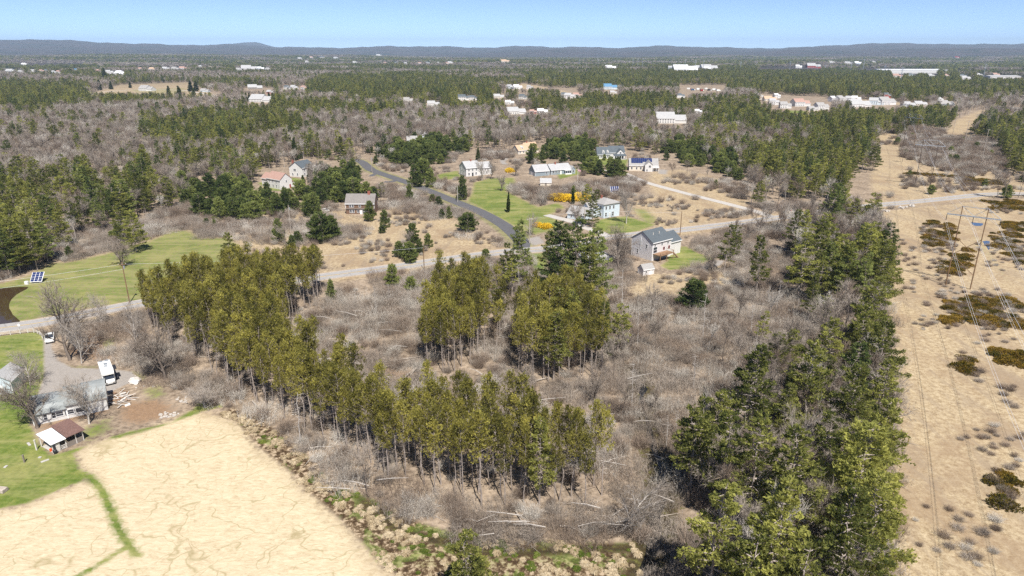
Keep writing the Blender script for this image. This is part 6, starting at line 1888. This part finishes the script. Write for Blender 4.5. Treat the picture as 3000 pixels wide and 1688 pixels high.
# posts, bench, stones and boards in the yard
for i, (a, b, h, lab) in enumerate(((108, 1319, 2.1, 'tall pale post on the lawn left of the white-roofed shed'), (72, 1355, 1.5, 'short thin dark post alone in the lower left lawn'))):
    m = MB(); m.box(-.1, .1, -.1, .1, -.2, h); m.box(-.14, .14, -.14, .14, h, h + .06)
    o = m.build('wooden_post', M['board_white'] if i == 0 else M['old_wall']); o.location = cast(a, b); tag(o, lab, 'post')
r = empty('log_stack', cast(4, 1440), radians(-8), 'small stack of firewood logs on the lawn at the left edge', 'log stack')
for k in range(5):
    for j in range(3):
        q = MB(); q.tube((-.9, k * .24 - .5, .13 + j * .21), (.9, k * .24 - .5 + random.uniform(-.03, .03), .13 + j * .21), .12, .11, 8); q.build('log', M['deadwood'], r)
for i, (a, b, w_, lab) in enumerate(((117, 1341, .5, 'small white flat stone on the lawn below the open shed'), (132, 1351, 1.3, 'long white slab on the lawn below the open shed'), (17, 1368, .7, 'pale stone on the lawn near the left edge'), (85, 1302, 1.4, 'low pale stone left of the tall post'))):
    m = MB(); m.box(-w_ / 2, w_ / 2, -.22, .22, -.03, .14); o = m.build('flat_stone', M['concrete'], bevel=.05); o.location = cast(a, b); o.rotation_euler.z = i * .8; tag(o, lab, 'stone')
NB = 46
for i in range(NB):
    m = MB(); l = random.uniform(1.0, 3.4); wd = random.uniform(.10, .26)
    if i % 7 == 3: l, wd = random.uniform(.9, 1.3), random.uniform(.7, 1.0)
    m.box(-l / 2, l / 2, -wd / 2, wd / 2, -.025, .025)
    o = m.build('loose_board', M['board_white'] if i % 3 else M['board_brown'])
    p = cast(random.gauss(357, 17), random.gauss(1167, 8.5)); o.location = (p.x, p.y, .12 + .5 * random.random() * max(0, 1 - abs(p.x - cast(357, 1167).x) / 3.2))
    o.rotation_euler = (random.uniform(-.3, .3), random.uniform(-.25, .25), random.uniform(-.5, .9) + (1.5 if i % 4 == 0 else 0))
    tag(o, ('pale painted board in the jumbled heap beside the barn' if i % 3 else 'bare brown board in the jumbled heap beside the barn'), 'board', 'boards heaped beside the barn')
def rock(px, py, s, lab, grp=None, mat='stone'):
    import bmesh
    me = bpy.data.meshes.new('stone'); bm = bmesh.new(); bmesh.ops.create_icosphere(bm, subdivisions=2, radius=1)
    f1, f2 = random.uniform(1, 3), random.uniform(0, 6)
    for v in bm.verts:
        k = 1 + .22 * sin(v.co.x * 3.1 * f1 + f2) + .16 * sin(v.co.y * 4.3 + v.co.z * 3 + f2)
        v.co = Vector((v.co.x * s * k, v.co.y * s * .8 * k, v.co.z * s * .5 * k))
    bm.to_mesh(me); bm.free(); me.materials.append(M[mat])
    o = link('stone', me); p = cast(px, py); o.location = (p.x, p.y, s * .12); o.rotation_euler.z = random.random() * 6
    return tag(o, lab, 'stone', grp)
rock(396, 1120, 1.5, 'large pale boulder heap right of the motorhome', mat='board_white')
for i in range(16): rock(random.uniform(470, 530), random.uniform(1212, 1226) - (i % 4) * 2, random.uniform(.2, .5), 'pale stone in the rough row along the field edge', 'stones along the field edge')
for i in range(12): rock(random.uniform(520, 552), random.uniform(1160, 1182), random.uniform(.2, .5), 'pale stone in the small pile below the grey bush', 'stones below the grey bush')
for i in range(10): rock(random.uniform(390, 450), random.uniform(1090, 1145), random.uniform(.12, .32), 'small stone scattered on the bare earth right of the yard', 'stones on the bare earth')
for i, (a, b) in enumerate(((2590, 617), (2600, 620), (2640, 610), (2655, 607), (2668, 604), (2672, 605))): rock(a, b, .9 + .3 * (i % 3), 'grey stone lying on the near verge of the road by the power lines', 'stones on the road verge')


def wheel(parent, x, y, r=.38, w=.26, axis='y'):
    m = MB(); m.tube((x, y - w / 2, r), (x, y + w / 2, r), r, r, 16); o = m.build('wheel', M['rubber'], parent)
    q = MB(); q.tube((x, y - w / 2 - .012, r), (x, y + w / 2 + .012, r), r * .55, r * .55, 12); q.build('rim', M['chrome'], o)


def prism_side(mb, prof, hw, top_in=0.0):
    """side profile (x,z) extruded across the width; upper points drawn in by top_in"""
    zs = [z for _, z in prof]; zm = min(zs); zM = max(zs)
    f = lambda z: hw - top_in * max(0, (z - zm) / (zM - zm + 1e-6))
    n = len(prof)
    vs = [(x, -f(z), z) for x, z in prof] + [(x, f(z), z) for x, z in prof]
    mb._a(vs, [tuple(range(n)), tuple(range(2 * n - 1, n - 1, -1))] + [(i, n + i, n + (i + 1) % n, (i + 1) % n) for i in range(n)])


def car(px, py, rz, paint, lab, kind='sedan'):
    r = empty('pickup_truck' if kind == 'pickup' else 'parked_car', cast(px, py), rz, lab, 'pickup truck' if kind == 'pickup' else 'car')
    b = MB()
    if kind == 'pickup':
        prism_side(b, [(-2.7, .45), (2.75, .45), (2.8, .85), (2.6, 1.08), (1.25, 1.15), (.9, 1.15), (-2.75, 1.12)], .98)
        b.build('body', paint, r, bevel=.04)
        c = MB(); prism_side(c, [(-.75, 1.13), (1.35, 1.13), (.65, 1.82), (-.55, 1.84)], .90, .14); c.build('cab', M['glass'], r)
        c = MB(); c.box(-.55, .6, -.74, .74, 1.83, 1.88); c.build('cab_roof', paint, r)
        c = MB(); c.box(-2.68, -.8, -.86, .86, 1.13, 1.2); c.build('bed_cover', M['dark'], r)
        wx = 1.75, -1.7
    else:
        prism_side(b, [(-2.25, .35), (2.25, .35), (2.3, .7), (1.2, .88), (-1.7, .92), (-2.3, .82)], .90)
        b.build('body', paint, r, bevel=.05)
        c = MB(); prism_side(c, [(-1.75, .9), (1.15, .88), (.35, 1.38), (-1.05, 1.4)], .82, .2); c.build('windows', M['glass'], r)
        c = MB(); c.box(-1.0, .32, -.6, .6, 1.385, 1.43); c.build('car_roof', paint, r, bevel=.015)
        wx = 1.4, -1.4
    for x in wx:
        for y in (-.82, .82): wheel(r, x, y, .4 if kind == 'pickup' else .33)
    for y in (-.68, .68):
        h = MB(); x = 2.79 if kind == 'pickup' else 2.27
        h.box(x, x + .04, y - .16, y + .16, .66, .82); h.build('headlight', M['chrome'], r)
        h = MB(); h.box(-x - .02, -x + .05, y - .14, y + .14, .66, .85); h.build('tail_light', M['car_red'], r)
    return r


car(147, 997, radians(-58), M['van_white'], 'white pickup truck with black bed cover parked where the drive meets road', 'pickup')
car(1695, 656, radians(-20), M['car_blue'], 'dark blue car parked on the drive left of the utility pole')
car(953, 620, radians(3), M['van_white'], 'small white car parked in the meadow left of the brown house')
car(309, 277, radians(2), M['car_dark'], 'dark car parked alone on the far hay field')
car(984, 497, radians(60), M['car_dark'], 'black car on the drive beside the slate-roofed white house')
# motorhome
r = empty('motorhome', cast(318, 1112), radians(-54), 'white motorhome parked nose towards the barn on the gravel yard', 'motorhome')
b = MB(); prism_side(b, [(-4.0, .55), (2.2, .55), (2.2, 2.9), (1.9, 3.15), (-4.0, 3.15)], 1.22); b.build('body', M['van_white'], r, bevel=.06)
b = MB(); prism_side(b, [(2.21, .45), (3.75, .45), (3.85, .95), (3.55, 1.15), (2.9, 1.25), (2.21, 1.3)], 1.0); b.build('bonnet', M['van_white'], r, bevel=.06)
b = MB(); prism_side(b, [(2.21, 1.3), (2.95, 1.26), (2.5, 1.95), (2.21, 2.0)], .98); b.build('windscreen', M['glass'], r)
b = MB(); prism_side(b, [(2.21, 2.02), (2.95, 2.3), (3.0, 2.75), (2.7, 3.05), (2.21, 3.1)], 1.15); b.build('cab_over', M['van_white'], r, bevel=.05)
for x, y, sx, sy in ((-3.4, .5, .35, .35), (-3.4, -.6, .3, .3), (-1.5, .1, .5, .35), (-.1, .0, .3, .3)):
    q = MB(); q.box(x - sx, x + sx, y - sy, y + sy, 3.16, 3.34); q.build('roof_vent', M['steel'], r)
for x in (-2.6, -.9, .9):
    q = MB(); q.box(x - .4, x + .4, 1.225, 1.24, 1.7, 2.3); q.build('window', M['glass'], r)
q = MB(); q.box(-1.0, 1.6, 1.25, 1.9, 2.75, 2.83); q.box(-1.0, 1.6, 1.26, 1.95, .6, .7); q.build('awning', M['dark'], r)
for x in (2.75, -2.3):
    for y in (-1.0, 1.0): wheel(r, x, y, .4, .3)
for y in (-.7, .7):
    h = MB(); h.box(3.83, 3.88, y - .17, y + .17, .68, .9); h.build('headlight', M['chrome'], r)

# rail fence along the road, lower left
fp = smooth_line(W([(-60, 993), (0, 985), (60, 978), (100, 975), (118, 982), (127, 995)]), 2.6)
r = empty('rail_fence', fp[0], 0, 'pale three-rail wooden fence along the road at the left edge', 'fence')
for i, p in enumerate(fp):
    q = MB(); d = p - fp[0]; q.box(d.x - .08, d.x + .08, d.y - .08, d.y + .08, -.2, 1.25); q.build('post', M['board_white'], r)
    if i:
        e = fp[i - 1] - fp[0]
        for z in (.4, .75, 1.1): q = MB(); q.tube((e.x, e.y, z), (d.x, d.y, z), .055, .055, 4); q.build('rail', M['board_white'], r)


# solar arrays
def solar_array(px, py, rz, cols, rows, lab, h=.8, tilt=40):
    r = empty('solar_array', cast(px, py), rz, lab, 'solar array')
    T = tan(radians(tilt)); c = cos(radians(tilt)); s = sin(radians(tilt))
    q = MB(); W_ = cols * 1.1
    for x in (-W_ * .35, W_ * .35): q.tube((x, .8, -.2), (x, .8, h + .9), .07, .07, 6)
    q.build('mount', M['steel'], r)
    q = MB(); q._a([(-W_ / 2 - .08, -.08, h - .12), (W_ / 2 + .08, -.08, h - .12), (W_ / 2 + .08, rows * .95 * c + .08, h + rows * .95 * s - .02), (-W_ / 2 - .08, rows * .95 * c + .08, h + rows * .95 * s - .02)], [(0, 1, 2, 3)])
    for e in ((0, 0), ): pass
    q.build('frame', M['trim'], r)
    for i in range(cols):
        for j in range(rows):
            x = -W_ / 2 + i * 1.1 + .08; a = j * .95 + .06; b = a + .82
            m = MB(); m._a([(x, a * c, h + a * s), (x + .94, a * c, h + a * s), (x + .94, b * c, h + b * s), (x, b * c, h + b * s), (x, a * c - .02, h + a * s + .04), (x + .94, a * c - .02, h + a * s + .04), (x + .94, b * c - .02, h + b * s + .04), (x, b * c - .02, h + b * s + .04)], [(0, 3, 2, 1), (4, 5, 6, 7), (0, 1, 5, 4), (1, 2, 6, 5), (2, 3, 7, 6), (3, 0, 4, 7)])
            m.build('solar_panel', M['panel'], r)
solar_array(106, 830, radians(12), 3, 4, 'small white-framed solar array on the west lawn beside the pond', .6, 35)
solar_array(1802, 570, radians(4), 4, 4, 'free-standing dark solar array behind the hip-roofed house', 1.0, 45)
m = MB(); m.box(-.5, .5, -.4, .4, -.1, .9); o = m.build('utility_box', M['trim'], bevel=.05); o.location = cast(79, 832); tag(o, 'small white utility box left of the west lawn solar array', 'utility box')


# ------------------------------------------------------------------ poles and power lines
def utility_pole(px, py, h, lab, wood='pole_wood', arm=True, transformer=False, rz=.3):
    p = cast(px, py)
    r = empty('utility_pole', p, rz, lab, 'utility pole')
    q = MB(); q.tube((0, 0, -.4), (0, 0, h), .17, .12, 8); q.build('pole', M[wood], r)
    if arm:
        q = MB(); q.box(-1.1, 1.1, -.18, -.07, h - .7, h - .56); q.build('crossarm', M[wood], r)
        for x in (-1, 0, 1): q = MB(); q.tube((x * .95, -.12, h - .56), (x * .95, -.12, h - .36), .06, .05, 6); q.build('insulator', M['trim'], r)
    if transformer: q = MB(); q.tube((.34, 0, h - 2.0), (.34, 0, h - 1.1), .22, .22, 10); q.build('transformer', M['steel'], r)
    return r


def at_h(px, py, h): p = cast(px, py); return Vector((p.x, p.y, p.z + h))
def cable(name, pts, lab, r=.035, sag=1.0, n=12, grp=None, mat='cable'):
    m = MB()
    for a, b in zip(pts[:-1], pts[1:]):
        prev = None
        for k in range(n + 1):
            t = k / n; p = a.lerp(b, t); p.z -= sag * 4 * t * (1 - t)
            if prev is not None: m.tube(prev, p, r, r, 4)
            prev = p.copy()
    o = m.build(name, M[mat]); return tag(o, lab, 'cable', grp)


POLES = [(853, 682, 11.5, 'pale utility pole rising from the meadow left of the brown house', 'deadwood', False, True), (1090, 507, 10, 'pale utility pole at the far bend of the dark side road', 'deadwood', False, True), (1341, 592, 8, 'white pole beside the side road at the west edge of the green lawn', 'bark_pale', False, False),
         (1198, 535, 8, 'thin pale pole between the side road and the young pines', 'deadwood', False, False), (1551, 712, 10, 'pale utility pole at the road junction', 'deadwood', True, False), (1711, 666, 8.5, 'wooden pole on the drive in front of the hip-roofed house', 'deadwood', False, False),
         (380, 888, 12.5, 'utility pole with crossarm beside the road at the west lawn', 'pole_wood', True, True), (1243, 792, 8, 'thin pole at the roadside left of the centre pines', 'pole_wood', False, False), (1992, 690, 10, 'thin roadside pole right of the grey clapboard house', 'pole_wood', False, False), (1333, 832, 9, 'pale leaning pole in the brush below the road', 'bark_pale', False, False)]
for a, b, h, lab, wd, arm, tr in POLES: utility_pole(a, b, h, lab, wd, arm, tr)
cable('roadside_cable', [at_h(-420, 1000, 12), at_h(380, 888, 11.9), at_h(1243, 792, 7.9)], 'thin roadside cable crossing the pond and the west lawn', .025, .8)
cable('roadside_cable', [at_h(-420, 1010, 10.4), at_h(380, 888, 10.4)], 'lower roadside cable crossing the pond', .025, .8)
cable('roadside_cable', [at_h(1551, 712, 9.5), at_h(1711, 666, 8.0), at_h(1992, 690, 9.4)], 'thin cable from the junction to the hip-roofed house', .02, .6)


def h_frame(px1, py1, px2, py2, h, lab, wood='pole_wood', arm=3.6, brace=True):
    A = cast(px1, py1); B = cast(px2, py2)
    d = B - A; sp = hypot(d.x, d.y); rz = atan2(d.y, d.x)
    r = empty('power_line_frame', A, rz, lab, 'pylon')
    for x in (0, sp): q = MB(); q.tube((x, 0, -.5), (x, 0, h), .18, .12, 8); q.build('pole', M[wood], r)
    q = MB(); q.box(-arm, sp + arm, .16, .30, h - 3.1, h - 2.8); q.box(-arm, sp + arm, -.30, -.16, h - 3.1, h - 2.8); q.build('crossarm', M['steel'], r)
    q = MB(); q.box(0, sp, -.08, .08, h - .25, h - .1); q.build('top_beam', M['steel'], r)
    if brace:
        for a, b in (((0, -.2), (-arm, -2.8)), ((0, -.2), (sp / 2, -2.8)), ((sp, -.2), (sp / 2, -2.8)), ((sp, -.2), (sp + arm, -2.8))):
            q = MB(); q.tube((a[0], .35, h + a[1]), (b[0], .35, h + b[1]), .07, .07, 5); q.build('brace', M['steel'], r)
    for za, zb in ((h * .62, h * .40), (h * .40, h * .18)):
        q = MB(); q.tube((0, -.28, za), (sp, -.28, zb), .09, .09, 5); q.tube((0, .28, zb), (sp, .28, za), .09, .09, 5); q.build('cross_brace', M[wood], r)
    ends = []
    Rm = Euler((0, 0, rz)).to_matrix()
    for x in (-arm, sp / 2, sp + arm):
        q = MB(); q.tube((x, 0, h - 3.1), (x, 0, h - 5.0), .09, .09, 6); q.build('insulator', M['dark'], r)
        ends.append(A + Rm @ Vector((x, 0, h - 5.0)))
    tops = [A + Rm @ Vector((x, 0, h)) for x in (0, sp)]
    return ends, tops


e1, t1 = h_frame(2770, 836, 2842, 848, 25.5, 'nearest twin-pole timber power-line frame with grey crossarm and braces')
e2, t2 = h_frame(2680, 545, 2724, 549, 25, 'dark twin-pole power-line frame just beyond the road', 'pole_dark', 3.4)
e3, t3 = h_frame(2645, 430, 2676, 435, 25, 'farthest orange-brown twin-pole power-line frame by the pines', 'pole_wood', 3.4)
dirn = (e1[0] - e2[0]).normalized()
names = ['left', 'middle', 'right']
for i in range(3):
    for s in (-.25, .25):
        off = Vector((s, 0, 0))
        far = e1[i] + Vector((dirn.x, dirn.y, 0)) * 190 + Vector((0, 0, 0)); far.z = 20
        cable('power_cable', [e3[i] + off, e2[i] + off, e1[i] + off, far + off], f"{['left-hand', 'right-hand'][s > 0]} wire of the {names[i]} pair strung between the power-line frames", .018, 4.5, 16, 'power-line wires')
for i in range(2):
    far = t1[i] + Vector((dirn.x, dirn.y, 0)) * 190
    cable('ground_cable', [t3[i], t2[i], t1[i], far], f"thin top wire over the {['left', 'right'][i]} poles of the frames", .02, 3.0, 14)
for a, b, h, lab in ((2823, 432, 20, 'slim pole beside the dirt lane in the power-line clearing'), (2875, 478, 22, 'slim pole at the right wood edge of the clearing'), (2790, 398, 20, 'slim pole behind the dirt lane'), (2912, 402, 18, 'slim pole at the far right of the clearing')):
    utility_pole(a, b, h, lab, 'deadwood', True)
for i, (a, b) in enumerate(((2606, 715), (2596, 618), (2587, 1302), (2659, 1304))):
    m = MB(); m.tube((0, 0, -.2), (0, 0, 1.5), .07, .07, 6); o = m.build('marker_post', M['willow'] if i else M['board_white'], None); o.location = cast(a, b)
    tag(o, ['pale marker post in the clearing left of the near frame', 'marker post beside the road by the power lines', 'short yellow marker post at the foot of the right pine belt', 'yellow and white marker post standing in the open grass'][i], 'marker post')
# flagpole
r = empty('flagpole', cast(1692, 538), 0, 'white flagpole with a small flag right of the ranch house', 'flagpole')
q = MB(); q.tube((0, 0, -.3), (0, 0, 8), .09, .06, 8); q.build('pole', M['trim'], r)
q = MB(); n = 8
vs = [(.06 + 1.5 * k / n, .14 * sin(k * .9), z - .25 * (k / n) ** 1.5) for z in (6.8, 7.8) for k in range(n + 1)]
q._a(vs, [(k, k + 1, n + 2 + k, n + 1 + k) for k in range(n)]); q.build('flag', M['flag'], r)

# fallen logs and leaning stems in the clearing
for i, (a, b, c, d_, lab) in enumerate(((1125, 1060, 1230, 1045, 'long pale log lying left in the clearing'), (1120, 1078, 1225, 1050, 'pale log crossing the others in the clearing'), (1195, 1150, 1240, 1085, 'steep pale log above the front plantation'), (1220, 1152, 1245, 1100, 'second steep pale log above the front plantation'),
        (1202, 1100, 1222, 1075, 'short splintered log at the heap in the clearing'), (1180, 1110, 1215, 1080, 'splintered log leaning on the heap in the clearing'), (1555, 1120, 1610, 1105, 'pale log right of the centre pines'), (845, 930, 905, 934, 'log on the bare ground among the rear plantation trunks'), (930, 920, 1000, 915, 'thin log beside the rear plantation edge'),
        (1640, 1540, 1690, 1546, 'pale fallen stem in the grey brush above the marsh'), (1510, 1495, 1530, 1530, 'short fallen stem in the brush at the marsh edge'), (740, 1175, 770, 1210, 'bent fallen stem at the rim of the straw field'), (1680, 1150, 1710, 1130, 'thin pale log in the brush left of the creek'), (1460, 900, 1500, 915, 'fallen stem between the centre pine clumps'))):
    A = cast(a, b, .35); B = cast(c, d_, .9 if i in (2, 3, 4, 5) else .35)
    m = MB(); m.tube((0, 0, 0), (B - A) * .5 + Vector((0, 0, .05)), .17, .15, 7); m.tube((B - A) * .5 + Vector((0, 0, .05)), B - A, .15, .09, 7)
    o = m.build('fallen_log', M['deadwood']); o.location = A; tag(o, lab, 'log')
nf_ = 0
while nf_ < 60:
    a, b = random.uniform(880, 2000), random.uniform(900, 1580)
    if int(classify(np.array([a]), np.array([b]))[0]) != KL['brush']: continue
    if 1440 < a < 1900 and b < 1200 and random.random() < .5: continue
    nf_ += 1
    l = random.uniform(2.5, 6); t = random.uniform(-.5, .6) + (pi if random.random() < .5 else 0); up = random.uniform(0, .35)
    m = MB(); e = Vector((l * cos(t), l * sin(t), l * up)); mid = e * .5 + Vector((0, 0, random.uniform(0, .3)))
    m.tube((0, 0, 0), mid, .09, .07, 5); m.tube(mid, e, .07, .03, 5)
    for q_ in (.4, .65): m.tube(e * q_, e * q_ + Vector((random.uniform(-1, 1), random.uniform(-1, 1), random.uniform(.3, 1))), .03, .012, 4)
    o = m.build('fallen_branch', M['bark_pale']); o.location = cast(a, b, 1.1) + Vector((0, 0, random.uniform(-.6, .5)))
    tag(o, 'pale fallen stem lying in the grey brush of the wet clearing', 'fallen branch', 'fallen stems in the brush')
# low dark garden fence by the hidden house
r = empty('garden_fence', cast(1755, 823), radians(14), 'low dark garden fence below the hidden white house', 'fence')
for k in range(9): q = MB(); q.box(k * 1.1 - .05, k * 1.1 + .05, -.05, .05, -.1, 1.0); q.build('post', M['old_wall'], r)
q = MB(); q.box(0, 8.8, .05, .08, .1, .95); q.build('panel', M['old_wall'], r)
# road sign
for a, b, lab in ((2316, 629, 'red and white road sign where the pale lane meets the road'), (60, 972, 'small white roadside sign on the fence line by the road')):
    r = empty('road_sign', cast(a, b), 0, lab, 'road sign')
    q = MB(); q.tube((0, 0, -.2), (0, 0, 2.0), .04, .04, 6); q.build('post', M['steel'], r)
    q = MB(); q.tube((0, -.07, 1.9), (0, -.04, 1.9), .38, .38, 8); q.build('plate', M['car_red'] if a > 1000 else M['trim'], r)


# ------------------------------------------------------------------ the far settlement
def far_house(px, py, w, rz, lab, wall='white_wall', roof='roof_grey', h=4.6, wing=True, name='far_house', cat='house', D=None, rise=None):
    r = empty(name, cast(px, py), radians(rz), lab, cat)
    D = D or w * .62
    gable_volume(r, -w / 2, w * .12 if wing else w / 2, 0, D, h, rise or D * .30, M[wall], M[roof], 'x', z0=-2)
    if wing: gable_volume(r, w * .12, w / 2, .6, D * .8, h * .68, D * .24, M[wall], M[roof], 'x', z0=-2, name_w='wing_wall', name_r='wing_roof')
    k = max(2, int(w / 4.0))
    for i in range(k):
        window(r, 'f', -w / 2, w / 2, 0, D, (i + .5) * (w * (.6 if wing else .95)) / k, .8, .9, 1.2, muntin=False)
        if h > 4: window(r, 'f', -w / 2, w / 2, 0, D, (i + .5) * (w * (.6 if wing else .95)) / k, 3.0, .9, 1.1, muntin=False)
    window(r, 'l', -w / 2, w / 2, 0, D, D / 2, .8, .9, 1.2, muntin=False)
    return r


for a in FAR: far_house(*a)
r = far_house(2678, 216, 240, 0, 'very long white warehouse on the far right flat', 'white_wall', 'roof_white', 12, False, 'warehouse', 'warehouse', 80, 3)
r = far_house(2945, 232, 80, 0, 'long pale shed at the far right edge', 'grey_wall', 'roof_ltgrey', 7, False, 'warehouse', 'warehouse', 40, 2)
# lorries and cars on the yard beyond the pines
cl = ['van_white', 'car_blue', 'van_white', 'car_red', 'van_white', 'car_dark', 'van_white', 'van_white']
for i, (a, b) in enumerate(((2018, 263), (2030, 266), (2045, 264), (2056, 268), (2068, 263), (2078, 267), (2092, 265), (2104, 268))):
    r = empty('box_lorry', cast(a, b), radians(15 * (i % 5) - 20), f"{['first', 'second', 'third', 'fourth', 'fifth', 'sixth', 'seventh', 'eighth'][i]} lorry from the left on the far yard", 'lorry', 'lorries on the far yard')
    q = MB(); q.box(-3.5, 2.2, -1.2, 1.2, .8, 3.6); q.build('cargo_box', M[cl[i]], r)
    q = MB(); q.box(2.3, 4.0, -1.1, 1.1, .6, 2.5); q.build('cab', M[cl[(i + 3) % 8]], r)
    for x in (-2.5, 3.0):
        for y in (-1.0, 1.0): wheel(r, x, y, .5, .3)
# distant steel poles and the mast on the skyline
for i, (a, b, h) in enumerate(((1697, 198, 35), (1752, 197, 35), (1853, 206, 42), (1868, 206, 42), (1882, 206, 42), (2005, 212, 38), (2035, 212, 38), (2060, 205, 34), (2168, 212, 34), (2312, 215, 38), (2392, 213, 26), (2416, 212, 26), (2490, 220, 40), (2525, 222, 52), (2589, 222, 34), (2635, 255, 40), (2878, 240, 40))):
    r = empty('steel_pylon', cast(a, b), 0, f"{['first', 'second', 'third', 'fourth', 'fifth', 'sixth', 'seventh', 'eighth', 'ninth', 'tenth', 'eleventh', 'twelfth', 'thirteenth', 'fourteenth', 'fifteenth', 'sixteenth', 'seventeenth'][i]} slim steel pylon from the left along the distance", 'pylon', 'far steel pylons')
    q = MB(); q.tube((0, 0, -2), (0, 0, h), .8, .5, 6); q.build('mast', M['steel'], r)
    for z in (.82, .93): q = MB(); q.box(-4, 4, -.25, .25, h * z, h * z + .6); q.build('crossarm', M['steel'], r)
pm = cast(2750, 142); 
r = empty('radio_mast', (pm.x, pm.y, pm.z), 0, 'thin radio mast rising from the right skyline', 'mast')
q = MB()
for k in range(3): q.tube((1.5 * cos(k * 2.1), 1.5 * sin(k * 2.1), -5), (1.5 * cos(k * 2.1), 1.5 * sin(k * 2.1), 170 * max(1, pm.length / 12000)), 1.0, 1.0, 5)
q.build('lattice', M['steel'], r)

# ------------------------------------------------------------------ haze
hz = MB(); R_ = 18500
hz.box(-R_, R_, -4000, R_, -60, 350)
M_h, nt, out = newmat('haze')
pv = nt.nodes.new("ShaderNodeVolumePrincipled")
pv.inputs['Color'].default_value = (.58, .77, 1.0, 1)
pv.inputs['Density'].default_value = 6.5e-5
pv.inputs['Anisotropy'].default_value = .0
nt.links.new(pv.outputs[0], out.inputs['Volume'])
ho = hz.build('haze', M_h)
tag(ho, 'thin blue air haze over the far woods and hills', 'haze', kind='stuff')
